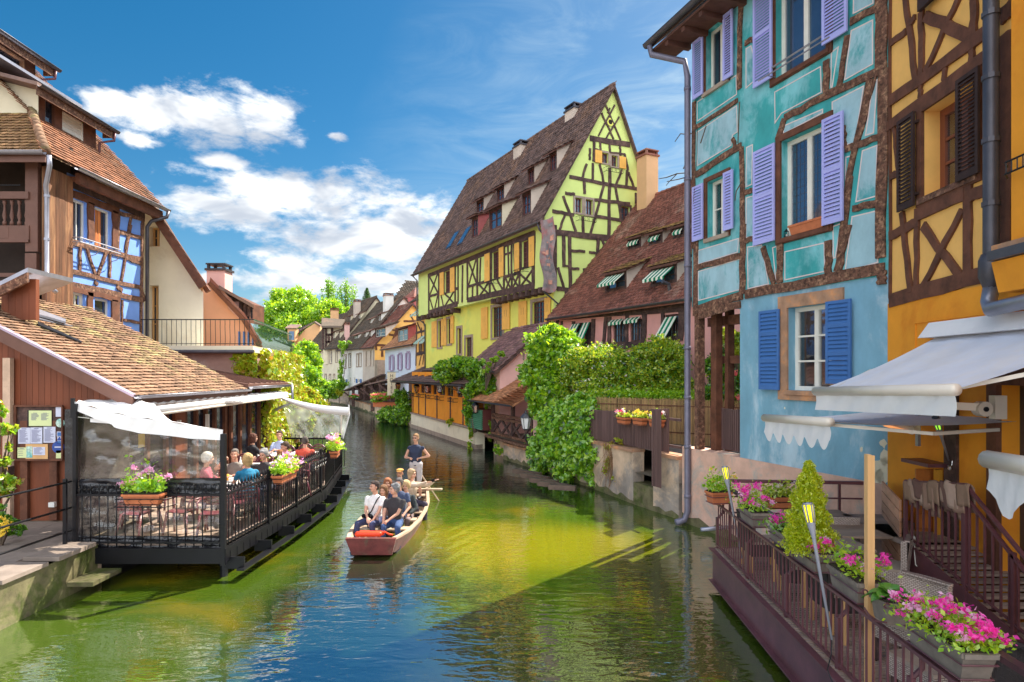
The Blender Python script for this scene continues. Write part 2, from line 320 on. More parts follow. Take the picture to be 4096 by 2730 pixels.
m_winbrown=mat('brown_window_paint',(.14,.04,.035),.5,.1,3,.05)
m_winblue=mat('pale_blue_window_paint',(.5,.6,.75),.5,.06,3,.05)
m_glass=mat('window_glass',(.02,.03,.05),.04,.1,1,.06,4,spec=1.0); 
m_glasslit=mat('sky_reflecting_glass',(.10,.16,.24),.03,.1,1,.05,4,spec=1.0,metal=.6)
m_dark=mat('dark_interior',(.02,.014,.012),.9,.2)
m_curtain=mat('lace_curtain',(.75,.74,.72),.9,.1,20,.3,60)
m_pane=film('clear_pane',(.9,.95,1),.05,.35,.02,.05)
m_cladred=mat('red_brown_cladding',(.20,.055,.022),.6,.2,3,.3,20,stretch=WD,isl=.18)
m_cladold=mat('weathered_brown_cladding',(.20,.085,.04),.8,.35,6,.4,20,stretch=WD,isl=.25,c2=(.33,.17,.08),c2amt=.35,c2scale=4)
m_brownpaint=mat('brown_painted_boards',(.15,.07,.05),.6,.1,3,.15)
m_canvas=mat('white_awning_cloth',(.82,.80,.80),.75,.04,2,.15,8)
m_canvaslav=mat('pale_grey_awning_cloth',(.76,.77,.84),.7,.05,1.5,.15,6,c2=(.78,.76,.78),c2amt=.4,c2scale=1.2)
m_alu=mat('cream_lacquered_aluminium',(.72,.64,.55),.35,.05,2,.02,metal=.1)
m_film=film('clear_plastic_screen',(.90,.86,.80),.10,.14,.07,.5,2.6,diff=(.75,.68,.58),stretch=(.5,.5,1.4),streak=.9)
m_film2=film('lower_plastic_screen',(.92,.90,.86),.06,.10,.06,.5,4,diff=(.75,.7,.65),stretch=(.6,.6,2),streak=1)
m_terra=mat('terracotta',(.55,.17,.07),.8,.12,5,.2)
m_greypot=mat('grey_weathered_pot',(.22,.18,.15),.85,.2,4,.3)
m_soil=mat('soil',(.04,.028,.02),.95,.3,20,.8)
m_paving=mat('stone_paving',(.24,.19,.16),.85,.15,3,.3,20,isl=.12)
m_deck=mat('grey_deck_boards',(.34,.25,.20),.75,.2,5,.3,30,stretch=(.15,1,1),isl=.2)
m_rattan=mat('grey_rattan',(.66,.55,.48),.7,.1,3,.9,90)
def weave(m_):
    t=m_.node_tree; n=t.nodes; l=t.links; b=n['Principled BSDF']; tc=n.new('ShaderNodeTexCoord'); sp=n.new('ShaderNodeSeparateXYZ'); l.new(tc.outputs['Object'],sp.inputs[0]); ad=n.new('ShaderNodeMath'); l.new(sp.outputs[0],ad.inputs[0]); l.new(sp.outputs[1],ad.inputs[1]); cb=n.new('ShaderNodeCombineXYZ'); l.new(ad.outputs[0],cb.inputs[0]); l.new(sp.outputs[2],cb.inputs[1])
    br=n.new('ShaderNodeTexBrick'); l.new(cb.outputs[0],br.inputs['Vector']); br.inputs['Scale'].default_value=1; br.inputs['Brick Width'].default_value=.045; br.inputs['Row Height'].default_value=.018; br.inputs['Mortar Size'].default_value=.0035; br.inputs['Color1'].default_value=(1,1,1,1); br.inputs['Color2'].default_value=(.8,.8,.8,1); br.inputs['Mortar'].default_value=(.35,.3,.3,1)
    src=b.inputs['Base Color'].links[0].from_socket; mx=n.new('ShaderNodeMix'); mx.data_type='RGBA'; mx.blend_type='MULTIPLY'; mx.inputs[0].default_value=1; l.new(src,mx.inputs[6]); l.new(br.outputs['Color'],mx.inputs[7]); l.new(mx.outputs[2],b.inputs['Base Color'])
weave(m_rattan)
m_rattandark=mat('dark_rattan',(.05,.04,.04),.6,.1,3,.9,90)
m_tabletop=mat('grey_wood_table',(.30,.21,.16),.45,.25,3,.2,30,stretch=(.15,1,1))
m_steel=mat('brushed_steel',(.6,.6,.6),.25,.05,metal=1)
m_lightwood=mat('pale_timber',(.72,.42,.18),.6,.12,3,.15,25,stretch=WD)
m_pinewood=mat('pine_boards',(.62,.33,.20),.65,.18,3,.2,25,stretch=(1,.2,1),isl=.15)
m_orangewood=mat('orange_stained_boards',(.45,.15,.03),.6,.2,3,.2,25,isl=.15)
m_plastred=mat('maroon_plastic',(.16,.035,.05),.35,.05,spec=.6)
m_tabwhite=mat('white_table_laminate',(.8,.76,.72),.35,.04)
m_soffit=mat('soffit_boards',(.12,.05,.035),.8,.2,4,.3)
l_bright=leafmat('bright_leaves',(.18,.42,.015),(.46,.62,.02))
l_mid=leafmat('mid_green_leaves',(.09,.28,.012),(.25,.48,.02))
l_dark=leafmat('dark_leaves',(.025,.10,.015),(.07,.19,.02),.35)
l_yel=leafmat('yellow_green_leaves',(.27,.36,.015),(.48,.46,.03),.45,.03)
l_ivy=leafmat('ivy_leaves',(.13,.38,.012),(.36,.58,.02),.4,.1)
l_orange=leafmat('rust_leaves',(.35,.16,.02),(.40,.38,.03))
l_tuja=leafmat('conifer_leaves',(.34,.48,.012),(.62,.64,.02))
l_rose=leafmat('rose_shrub_leaves',(.24,.42,.02),(.55,.60,.04),.4,.1)
f_pink=leafmat('magenta_petals',(.80,.03,.35),(.90,.12,.55),.4,.03)
f_pale=leafmat('pale_pink_petals',(.75,.25,.50),(.85,.60,.75),.4,.03)
f_white=leafmat('white_petals',(.8,.75,.75),(.85,.7,.8),.3,.03)
f_salmon=leafmat('salmon_petals',(.80,.20,.18),(.85,.32,.25),.3,.03)
f_red=leafmat('red_petals',(.7,.03,.1),(.8,.1,.2),.3,.03)
f_yell=leafmat('yellow_petals',(.8,.6,.05),(.9,.7,.1),.3,.03)
m_bark=mat('bark',(.12,.085,.06),.9,.3,8,.8,20)
m_rope=mat('white_cable',(.7,.68,.62),.6,.05)
m_handrail=mat('paint_worn_rail',(.07,.03,.04),.4,.2,spec=.6)
# ---------------- building helpers ----------------
def clip(poly,a,lim,keep):
    """clip convex polygon [(x,z)] by half plane on axis a"""
    out=[];n=len(poly)
    for i in range(n):
        p=poly[i];q=poly[(i+1)%n]; ip=(p[a]-lim)*keep>=-1e-9; iq=(q[a]-lim)*keep>=-1e-9
        if ip: out.append(p)
        if ip!=iq:
            t=(lim-p[a])/(q[a]-p[a]); out.append((p[0]+(q[0]-p[0])*t,p[1]+(q[1]-p[1])*t))
    return out
def wallgeo(mb,fr,outline,holes=(),depth=.15,out=0.0):
    xs=sorted(set([min(p[0] for p in outline),max(p[0] for p in outline)]+[h[i] for h in holes for i in (0,1)]))
    zs=sorted(set([min(p[1] for p in outline),max(p[1] for p in outline)]+[h[i] for h in holes for i in (2,3)]))
    for i in range(len(xs)-1):
        for j in range(len(zs)-1):
            cx,cz=(xs[i]+xs[i+1])/2,(zs[j]+zs[j+1])/2
            if any(h[0]<cx<h[1] and h[2]<cz<h[3] for h in holes): continue
            p=clip(clip(clip(clip(list(outline),0,xs[i],1),0,xs[i+1],-1),1,zs[j],1),1,zs[j+1],-1)
            if len(p)<3: continue
            mb.add([fr.w(a,z,out) for a,z in p],[tuple(range(len(p)))])
    for h in holes:
        a0,a1,z0,z1=h[:4]
        for q in (((a0,z0),(a1,z0)),((a1,z0),(a1,z1)),((a1,z1),(a0,z1)),((a0,z1),(a0,z0))):
            (p1,p2),(q1,q2)=q; mb.add([fr.w(p1,p2,out),fr.w(q1,q2,out),fr.w(q1,q2,out-depth),fr.w(p1,p2,out-depth)],[(0,1,2,3)])
    return mb
def rect(a0,a1,z0,z1): return [(a0,z0),(a1,z0),(a1,z1),(a0,z1)]
def pxr(fr,X0,Y0,Y1,X1,out=0):
    """facade rectangle from picture points: left edge x X0 with top Y0 and bottom Y1 (both at X0), right edge X1"""
    a0,z1=fr.px(X0,Y0,out); _,z0=fr.px(X0,Y1,out); a1,_=fr.px(X1,Y0,out)
    return (min(a0,a1),max(a0,a1),z0,z1)
def window(root,fr,r,mf,nx=2,ny=3,depth=.15,glass=None,fw=.06,mw=.025,sill=None,surround=None,sw=.12,leaf=2,curtain=None):
    a0,a1,z0,z1=r; o=-depth
    mb=MB()
    for x0,x1,y0,y1 in ((a0,a0+fw,z0,z1),(a1-fw,a1,z0,z1),(a0+fw,a1-fw,z0,z0+fw),(a0+fw,a1-fw,z1-fw,z1)): mb.fbox(fr,x0,x1,o+.004,o+.055,y0,y1)
    if leaf==2: mb.fbox(fr,(a0+a1)/2-fw*.6,(a0+a1)/2+fw*.6,o+.004,o+.06,z0+fw,z1-fw)
    w0=mb.build('window',mf,root)
    g=MB(); ga0,ga1,gz0,gz1=a0+fw,a1-fw,z0+fw,z1-fw
    g.fbox(fr,ga0,ga1,o+.012,o+.02,gz0,gz1); g.build('pane',glass or m_glass,w0)
    BB=[]
    for i in range(1,nx):
        if leaf==2 and nx%2==0 and i==nx//2: continue
        x=ga0+(ga1-ga0)*i/nx; BB.append(MB().fbox(fr,x-mw/2,x+mw/2,o+.021,o+.05,gz0,gz1))
    for j in range(1,ny):
        z=gz0+(gz1-gz0)*j/ny; BB.append(MB().fbox(fr,ga0,ga1,o+.022,o+.046,z-mw/2,z+mw/2))
    for b in BB: b.build('glazing_bar',mf,w0)
    if curtain:
        c=MB()
        for (f0,f1) in ((.02,.34),(.66,.98)):
            def fn(u,v,f0=f0,f1=f1):
                a=ga0+(ga1-ga0)*(f0+(f1-f0)*u); return fr.w(a,gz0+(gz1-gz0)*v,o-.06+.02*math.sin(u*22))
            c.grid(fn,16,1)
        c.build('curtain',m_curtain,w0,True)
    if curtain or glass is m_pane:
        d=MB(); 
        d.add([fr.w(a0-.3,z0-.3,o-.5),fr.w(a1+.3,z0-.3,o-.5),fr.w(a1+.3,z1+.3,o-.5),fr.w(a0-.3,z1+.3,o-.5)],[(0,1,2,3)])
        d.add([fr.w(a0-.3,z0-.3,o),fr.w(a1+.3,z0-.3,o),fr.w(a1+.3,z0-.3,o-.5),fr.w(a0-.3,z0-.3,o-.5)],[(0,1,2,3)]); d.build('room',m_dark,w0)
    if sill: MB().fbox(fr,a0-.08,a1+.08,-depth+.06,.07,z0-.09,z0-.003).build('sill',sill,w0)
    if surround:
        s=MB()
        for x0,x1,y0,y1 in ((a0-sw,a0-.002,z0-sw*.8,z1+sw),(a1+.002,a1+sw,z0-sw*.8,z1+sw),(a0-.002,a1+.002,z1+.002,z1+sw),(a0-.002,a1+.002,z0-sw*.8,z0-.002)): s.fbox(fr,x0,x1,-.02,.045,y0,y1)
        s.build('surround',surround,w0)
    return w0
def shutter(root,fr,r,m,out=.04,slats=0,panels=1,ang=0,hinge=None,slot=False):
    """leaf standing open beside its window"""
    a0,a1,z0,z1=r; th=.035
    if slats==0:
        mb=MB(); n=3
        for i in range(n):
            x0=a0+(a1-a0)*i/n; x1=a0+(a1-a0)*(i+1)/n; mb.fbox(fr,x0+.003,x1-.003,out,out+th,z0,z1)
        for z in (z0+.15*(z1-z0),z1-.15*(z1-z0)): mb.fbox(fr,a0+.02,a1-.02,out-.02,out-.001,z-.05,z+.05)
        s=mb.build('shutter',m,root)
        if slot:
            c=MB()
            for i in (0,1): 
                x=a0+(a1-a0)*(.36+.28*i); z=z0+(z1-z0)*.62; c.fbox(fr,x-.008,x+.008,out+th-.002,out+th+.002,z-.18,z+.18)
            c.build('slot',m_darkwood,s)
        return s
    mb=MB(); fw=.055
    mb.fbox(fr,a0,a0+fw,out,out+th,z0,z1); mb.fbox(fr,a1-fw,a1,out,out+th,z0,z1)
    cuts=[z0+(z1-z0)*(i/panels) for i in range(panels+1)]
    if panels==3: cuts=[z0,z0+(z1-z0)*.36,z0+(z1-z0)*.70,z1]
    for i,z in enumerate(cuts):
        lo=z if i==0 else z-fw*.6; hi=z if i==len(cuts)-1 else z+fw*.6
        if i==0: hi=z+fw*1.4
        if i==len(cuts)-1: lo=z-fw
        mb.fbox(fr,a0+fw,a1-fw,out+.001,out+th-.001,lo,hi)
    s=mb.build('shutter',m,root); proto=None
    for i in range(panels):
        lo=cuts[i]+fw*(1.4 if i==0 else .6); hi=cuts[i+1]-fw*(1 if i==panels-1 else .6); k=max(1,int(round(slats*(hi-lo)/(z1-z0)))); st=(hi-lo)/k
        for j in range(k):
            z=lo+(j+.5)*st
            if proto is None:
                w=fr.w; h=st*.42; t=.005
                b=MB(); x0,x1=a0+fw,a1-fw
                b.hexa([w(x0,z-h-t,out+th),w(x1,z-h-t,out+th),w(x1,z+h-t,out+.004),w(x0,z+h-t,out+.004),w(x0,z-h+t,out+th),w(x1,z-h+t,out+th),w(x1,z+h+t,out+.004),w(x0,z+h+t,out+.004)])
                proto=b.build('slat',m,s); pz=z
            else: inst(proto,(0,0,z-pz),s)
    if hinge:
        h=MB()
        for z in (z0+.12*(z1-z0),z1-.12*(z1-z0)): h.fbox(fr,hinge-.05,hinge+.05,out-.03,out+.012,z-.018,z+.018)
        h.build('hinge',m,s)
    return s
def tims(root,fr,lst,m,T=lambda x,y:(x,y),w=.2,o0=0.001,o1=.03,name='beam'):
    for i,t in enumerate(lst):
        ww=t[4] if len(t)>4 else w
        p=fr.px(*T(t[0],t[1])); q=fr.px(*T(t[2],t[3])); e=.0013*(i%9)
        # slightly bent, hand-hewn
        mb=MB(); dx=q[0]-p[0];dz=q[1]-p[1];l=math.hypot(dx,dz) or 1e-6; nx,nz=-dz/l,dx/l; k=5; L_=[];R_=[]
        for j in range(k+1):
            f=j/k; bw=ww*(1+R.uniform(-.09,.09))/2; of=R.uniform(-.02,.02)*(1 if 0<j<k else 0)
            c=(p[0]+dx*f+nx*of,p[1]+dz*f+nz*of); L_.append((c[0]-nx*bw,c[1]-nz*bw)); R_.append((c[0]+nx*bw,c[1]+nz*bw))
        pts=L_+R_[::-1]
        for j in range(k):
            a,b_,c_,d=L_[j],L_[j+1],R_[j+1],R_[j]
        v=[fr.w(a,z,o1+e) for a,z in L_+R_]+[fr.w(a,z,o0) for a,z in L_+R_]; n=k+1; F=[]
        for j in range(k):
            F+=[(j,j+1,n+j+1,n+j),(2*n+j+1,2*n+j,j,j+1)[::1],(n+j,n+j+1,3*n+j+1,3*n+j)]
        F+=[(0,n,3*n,2*n),(k,n+k,3*n+k,2*n+k)]
        mb.add(v,F); mb.build(name,m,root)
def tilemesh(w,l,th=.018,lift=.03,m=None,rnd=True):
    """one flat clay tile, x across, y up-slope, z off the roof; lower end rounded"""
    h=w/2*.97
    low=[(-h,l*.16),(-h*.55,.02*l),(0,-.02*l),(h*.55,.02*l),(h,l*.16)] if rnd else [(-h,0),(h,0)]
    P=low+[(h,l),(-h,l)]
    def z(y): return lift*(1-max(0,y)/l)+.006
    v=[(x,y,z(y)+th) for x,y in P]+[(x,y,z(y)) for x,y in P]; n=len(P); nl=len(low)
    F=[tuple(range(n))]+[(i,n+i,n+i+1,i+1) for i in range(nl-1)]+[(nl-1,2*n-(n-nl+1)+0,0,0)][:0]
    F+=[(n-1,2*n-1,n,0),(nl-1,n+nl-1,n+nl,nl)]
    return v,F
def tiles(parent,p0,u,v,wid,ht,tw,tl,m,keep=None,nind=0,nearkey=None,th=.018,lift=.03,name='tile',outl=None,rnd=True):
    """p0 lower-left corner, u along eave, v up the slope. keep(a,b)->bool in roof coords"""
    u=Vector(u).normalized(); v=Vector(v).normalized(); n=u.cross(v).normalized()
    if n.z<0: n=-n
    p0=Vector(p0); V,F=tilemesh(tw,tl*1.18,th,lift,rnd=rnd); rows=int(ht/tl)+1; cols=int(wid/tw)+2; P=[]
    for r in range(rows):
        for c in range(cols):
            a=(c+(.5 if r%2 else 0))*tw; b=r*tl
            if a>wid or b>ht-.02: continue
            if keep and not keep(a,b): continue
            P.append((a,b))
    near=sorted(P,key=lambda q:(p0+u*q[0]+v*q[1]-Vector((0,0,CAMH))).length)
    ind=near[:nind]; rest=near[nind:]
    Mx=Matrix((u,v,n)).transposed().to_4x4()
    eul=Mx.to_euler()
    if ind:
        me=bpy.data.meshes.new(name); me.from_pydata(V,[],F); me.materials.append(m)
        o=LOC[parent.name]
        for a,b in ind:
            ob=bpy.data.objects.new(name,me); col.objects.link(ob); ob.parent=parent
            ob.location=p0+u*(a+R.uniform(-.006,.006))+v*(b+R.uniform(-.008,.008))+n*R.uniform(0,.006)-o
            e=eul.copy(); Rm=Mx@Matrix.Rotation(R.uniform(-.025,.025),4,'Z')@Matrix.Rotation(R.uniform(-.02,.02),4,'X'); ob.rotation_euler=Rm.to_euler()
    if rest:
        Va=np.array(V); A=np.array(rest); k=len(rest); nv=len(V)
        B=np.repeat(Va[None],k,0); ang=NR.uniform(-.025,.025,k)[:,None]
        X=B[:,:,0]-B[:,:,1]*ang+A[:,0:1]+NR.uniform(-.006,.006,(k,1)); Y=B[:,:,1]+B[:,:,0]*ang+A[:,1:2]+NR.uniform(-.01,.01,(k,1)); Z=B[:,:,2]+NR.uniform(0,.012,(k,1))
        W=np.array(p0)[None,None]+X[...,None]*np.array(u)+Y[...,None]*np.array(v)+Z[...,None]*np.array(n)
        allV=W.reshape(-1,3); tri=[]
        for f in F:
            for i in range(1,len(f)-1): tri.append((f[0],f[i],f[i+1]))
        tri=np.array(tri); FF=(tri[None]+ (np.arange(k)*nv)[:,None,None]).reshape(-1,3)
        npmesh('tile_rows' if ind else 'tile_rows',allV,FF,m,parent,kind='stuff')
def leaves(name,P,size,m,parent=None,kind=None,up=.3,flat=None,jit=1.0):
    """P (n,3) leaf positions; folded two-triangle leaves"""
    P=np.asarray(P); n=len(P); d=NR.normal(size=(n,3)); 
    if flat is not None: d=d*.45+np.array(flat)[None]
    d[:,2]+=up; nrm=d/np.linalg.norm(d,axis=1)[:,None]
    t=NR.normal(size=(n,3)); t-= (t*nrm).sum(1)[:,None]*nrm; t/=np.linalg.norm(t,axis=1)[:,None]; b=np.cross(nrm,t)
    s=size*NR.uniform(.45,1.5,(n,1)); w=s*.62
    V=np.stack([P-t*s*.5, P+b*w*.5+nrm*s*.10, P+t*s*.55, P-b*w*.5+nrm*s*.10],1).reshape(-1,3)
    i=np.arange(n)*4; F=np.stack([np.stack([i,i+1,i+2],1),np.stack([i,i+2,i+3],1)],1).reshape(-1,3)
    return npmesh(name,V,F,m,parent,kind)
def blobpts(bl,n,shell=.55,clump=0,cl=.3):
    """points in ellipsoids [(x,y,z,rx,ry,rz[,weight])], clumped, denser near the outside"""
    out=[]; wts=np.array([b[3]*b[4]+b[4]*b[5]+b[3]*b[5] for b in bl]); wts=wts/wts.sum()
    for b,w in zip(bl,wts):
        k=max(8,int(n*w)); c=np.array(b[:3]); r=np.array(b[3:6]); nc=max(4,int(k/40))
        d=NR.normal(size=(nc,3)); d/=np.linalg.norm(d,axis=1)[:,None]; rad=NR.uniform(shell,1.05,(nc,1)); C=d*rad
        idx=NR.randint(0,nc,k); q=C[idx]+NR.normal(size=(k,3))*.13; out.append(c+q*r)
    return np.concatenate(out)
def roofslab(mb,fr,a0,a1,ze,oe,zr,orr,th=.12):
    w=fr.w; mb.hexa([w(a0,ze-th,oe),w(a1,ze-th,oe),w(a1,zr-th,orr),w(a0,zr-th,orr),w(a0,ze,oe),w(a1,ze,oe),w(a1,zr,orr),w(a0,zr,orr)])
def gutter(root,fr,a0,a1,z,o,m=None,r=.07):
    mb=MB(); pts=[(math.cos(t)*r,math.sin(t)*r) for t in [math.pi+math.pi*i/6 for i in range(7)]]
    def fn(u,v): x,y=pts[int(round(v*6))]; return fr.w(a0+(a1-a0)*u,z+y,o+x)
    mb.grid(fn,6,6)
    def fn2(u,v): x,y=pts[int(round(v*6))]; return fr.w(a0+(a1-a0)*u,z+y*.93+.004,o+x*.93)
    mb.grid(fn2,6,6); mb.fbox(fr,a0,a1,o+r-.008,o+r+.006,z-.004,z+.012)
    return mb.build('gutter',m or m_zincdark,root,True)
class House:
    """fr: facade frame (s=0 at near corner, s grows away), gf: gable frame (same origin, grows inland)"""
    def __init__(s,name,label,cat,corner,u,L,depth,z0,ze,zr,mwall,mroof,mgable=None,group=None,rid=.5,ov=.45,tw=.3,tl=.28,holes=(),gholes=(),nind=0,verge=.25,gut=False):
        s.fr=Fr(corner,u,1); l=math.hypot(*u); ux,uy=u[0]/l,u[1]/l; s.gf=Fr(corner,(-s.fr.n.x,-s.fr.n.y),-1 if True else 1)
        # gable normal must point back towards the viewer (-u)
        if s.gf.n.dot(s.fr.u)>0: s.gf.n=-s.gf.n
        if gut: tg=(zr-ze)/(rid*depth+ov); ze=zr-tg*rid*depth
        s.root=thing(name,label,cat,(corner[0],corner[1],z0),group); s.L=L; s.dp=depth; s.z0,s.ze,s.zr=z0,ze,zr; s.rid=rid*depth
        s.tan=(zr-ze)/s.rid; s.ov=ov
        m=wallgeo(MB(),s.fr,rect(0,L,z0,ze),holes,.15)
        m.build('wall',mwall,s.root)
        m=MB(); wallgeo(m,s.gf,[(0,z0),(depth,z0),(depth,ze),(s.rid,zr-.02),(0,ze)],gholes,.15); m.build('gable_wall',mgable or mwall,s.root)
        m=MB(); w=s.fr.w
        m.add([w(L,z0,0),w(L,z0,-depth),w(L,ze,-depth),w(L,zr-.02,-s.rid),w(L,ze,0)],[(0,1,2,3,4)]); m.add([w(0,z0,-depth),w(L,z0,-depth),w(L,ze,-depth),w(0,ze,-depth)],[(0,1,2,3)]); m.build('back_wall',mwall,s.root)
        zo=ze-ov*s.tan
        m=MB(); roofslab(m,s.fr,-verge,L+verge,zo,ov,zr,-s.rid,.10)
        tb=(zr-ze)/(depth-s.rid); roofslab(m,s.fr,-verge,L+verge,ze-.3*tb,-depth-.3,zr+.001,-s.rid,.10)
        s.roof=m.build('roof',mroof,s.root)
        s.vlen=math.hypot(zr-zo,s.rid+ov); sn=(zr-zo)/s.vlen; cs=(s.rid+ov)/s.vlen
        p0=s.fr.w(-verge,zo,ov); vv=(-s.fr.n*cs+Vector((0,0,sn)))
        if tw: tiles(s.roof,p0,s.fr.u,vv,L+2*verge,s.vlen,tw,tl,mroof,nind=nind,lift=.03 if tw<.25 else .05,th=.02)
        rb=MB(); k=int((L+2*verge)/.35)
        for i in range(k):
            a=-verge+i*(L+2*verge)/k; rb.tube([s.fr.w(a,zr+.02,-s.rid),s.fr.w(a+(L+2*verge)/k*1.04,zr+.045,-s.rid)],.11,6)
        rb.build('ridge_tiles',mroof,s.roof)
        vb=MB(); vb.hexa([s.fr.w(-verge-.03,zo-.16,ov),s.fr.w(-verge+.005,zo-.16,ov),s.fr.w(-verge+.005,zr-.2,-s.rid),s.fr.w(-verge-.03,zr-.2,-s.rid),s.fr.w(-verge-.03,zo+.05,ov),s.fr.w(-verge+.005,zo+.05,ov),s.fr.w(-verge+.005,zr+.05,-s.rid),s.fr.w(-verge-.03,zr+.05,-s.rid)])
        vb.hexa([s.fr.w(-verge-.03,ze-.2-.3*tb,-depth-.3),s.fr.w(-verge+.005,ze-.2-.3*tb,-depth-.3),s.fr.w(-verge+.005,zr-.2,-s.rid-.002),s.fr.w(-verge-.03,zr-.2,-s.rid-.002),s.fr.w(-verge-.03,ze+.05-.3*tb,-depth-.3),s.fr.w(-verge+.005,ze+.05-.3*tb,-depth-.3),s.fr.w(-verge+.005,zr+.05,-s.rid-.002),s.fr.w(-verge-.03,zr+.05,-s.rid-.002)])
        vb.build('bargeboard',m_darkwood,s.root)
        gutter(s.root,s.fr,-verge,L+verge,zo+.02,ov+.06)
    def ro(s,z): return -(z-s.ze)/s.tan  # roof out coordinate at height z
    def roofpt(s,X,Y,lift=0):
        nrm=(s.fr.n*(s.zr-s.ze)+Vector((0,0,s.rid))).normalized(); p=hit(X,Y,s.fr.w(0,s.ze,0)+nrm*lift,nrm); return ((p-s.fr.o).dot(s.fr.u),p.z)
    def dormer(s,a0,a1,z0,z1,mfront,mcheek,mroof,slope=.45,nx=2,ny=2,win=True,mwin=None,glass=None,ovf=.3,label=None,frameboard=.12,tw=.2):
        fr=s.fr; of=s.ro(z0)+.02; w=fr.w
        ob=(z1-slope*(-of)-0); # solve z1+slope*(of-o)=ze-tan*o
        o=(z1+slope*of-s.ze)/(slope-s.tan); zi=s.ze-s.tan*o
        m=MB(); 
        hole=[(a0+frameboard,a1-frameboard,z0+frameboard,z1-frameboard)] if win else []
        wallgeo(m,fr,rect(a0,a1,z0,z1),hole,.08,of); d=m.build('dormer',mfront,s.root,label=label)
        for a in (a0,a1): MB().add([w(a,z0,of),w(a,z1,of),w(a,zi,o)],[(0,1,2)]).build('cheek',mcheek,d)
        m=MB(); zf=z1-slope*ovf
        m.hexa([w(a0-.15,zf,of+ovf),w(a1+.15,zf,of+ovf),w(a1+.15,zi,o),w(a0-.15,zi,o),w(a0-.15,zf+.08,of+ovf),w(a1+.15,zf+.08,of+ovf),w(a1+.15,zi+.08,o),w(a0-.15,zi+.08,o)])
        r=m.build('dormer_roof',m_soffit,d)
        vl=math.hypot(o-of-ovf,zi-zf); vv=(fr.n*(o-of-ovf)+Vector((0,0,zi-zf)))
        if tw: tiles2(d,w(a0-.17,zf+.08,of+ovf),fr.u,vv,a1-a0+.34,vl,tw,tw*.9,mroof)
        if win:
            f2=Fr((fr.w(0,0,of).x,fr.w(0,0,of).y),(fr.u.x,fr.u.y),1); f2.n=fr.n
            h=hole[0]; b=MB()
            for x0,x1,y0,y1 in ((h[0],h[0]+.045,h[2],h[3]),(h[1]-.045,h[1],h[2],h[3]),((h[0]+h[1])/2-.03,(h[0]+h[1])/2+.03,h[2],h[3]),(h[0]+.045,h[1]-.045,h[2],h[2]+.05),(h[0]+.045,h[1]-.045,h[3]-.05,h[3])): b.fbox(fr,x0,x1,of-.08,of-.04,y0,y1)
            for j in range(1,ny): z=h[2]+(h[3]-h[2])*j/ny; b.fbox(fr,h[0],h[1],of-.079,of-.045,z-.012,z+.012)
            b.build('window',mwin or m_winbrown,d); MB().fbox(fr,h[0],h[1],of-.10,of-.085,h[2],h[3]).build('pane',glass or m_glasslit,d)
        return d,of
def tiles2(d,p0,u,v,wid,ht,tw,tl,m):
    # joined tile rows as a sub-part of a dormer
    tiles(d,p0,u,v,wid,ht,tw,tl,m,nind=0)
def chimney(root,p,sx,sy,h,m,cap=m_tilered,rot=0):
    mb=MB(); mb.box(-sx/2,sx/2,-sy/2,sy/2,0,h); c=math.cos(rot);s_=math.sin(rot)
    def tr(mb): mb.v=[(p[0]+x*c-y*s_,p[1]+x*s_+y*c,p[2]+z) for x,y,z in mb.v]; return mb
    o=tr(mb).build('chimney',m,root)
    k=MB(); k.box(-sx/2-.06,sx/2+.06,-sy/2-.06,sy/2+.06,h,h+.09); 
    for i in (-1,1):
        for j in (-1,1): k.box(i*sx*.42-.05,i*sx*.42+.05,j*sy*.42-.05,j*sy*.42+.05,h+.09,h+.25)
    k.box(-sx/2-.03,sx/2+.03,-sy/2-.03,sy/2+.03,h+.25,h+.31); tr(k).build('chimney_cap',cap,o); return o
# ---------------- ground, water, quays ----------------
def poly3(name,pts,m,z=None,kind='structure',**k):
    mb=MB(); mb.add([(p[0],p[1],z if z is not None else p[2]) for p in pts],[tuple(range(len(pts)))]); o=mb.build(name,m); tag(o,kind=kind); return o
def qx(d): return 10.91-.42*d   # right quay line
RQ=[(10.91-.42*-8,-8),(4.35,15.2),(2.65,19.6),(-.37,26.5),(-6.9,42.3),(-17.7,68),(-25.5,82),(-29.5,88)]
RQ[0]=(9.82+.36*8,-8)
LQ=[(-7.35,-8),(-7.35,11),(-7.35,21.5),(-9.3,27),(-13.2,39),(-19.2,54),(-25.5,68),(-31,78),(-33,86)]
m_ground=mat('trodden_ground',(.16,.13,.09),.95,.2,1.5,.4,15)
mw=bpy.data.materials.new('canal_water'); mw.use_nodes=True
t=mw.node_tree; n=t.nodes; l=t.links; n.clear()
tc=n.new('ShaderNodeTexCoord')
def tn(scale,det,vec,rough=.5,dist=0):
    q=n.new('ShaderNodeTexNoise'); q.inputs['Scale'].default_value=scale; q.inputs['Detail'].default_value=det; q.inputs['Roughness'].default_value=rough; q.inputs['Distortion'].default_value=dist; l.new(vec,q.inputs['Vector']); return q.outputs['Fac']
mp=n.new('ShaderNodeMapping'); mp.inputs['Scale'].default_value=(.55,1.5,1); l.new(tc.outputs['Object'],mp.inputs[0])
mp2=n.new('ShaderNodeMapping'); mp2.inputs['Rotation'].default_value=(0,0,.5); mp2.inputs['Scale'].default_value=(.8,1.3,1); l.new(tc.outputs['Object'],mp2.inputs[0])
r1=tn(3.2,2,mp.outputs[0],.5,.6); r2=tn(9,2,mp2.outputs[0],.5,.3); r3=tn(.7,2,tc.outputs['Object'])
a=n.new('ShaderNodeMath'); a.operation='MULTIPLY_ADD'; l.new(r2,a.inputs[0]); a.inputs[1].default_value=.28; l.new(r1,a.inputs[2])
b=n.new('ShaderNodeMath'); b.operation='MULTIPLY_ADD'; l.new(r3,b.inputs[0]); b.inputs[1].default_value=1.0; l.new(a.outputs[0],b.inputs[2])
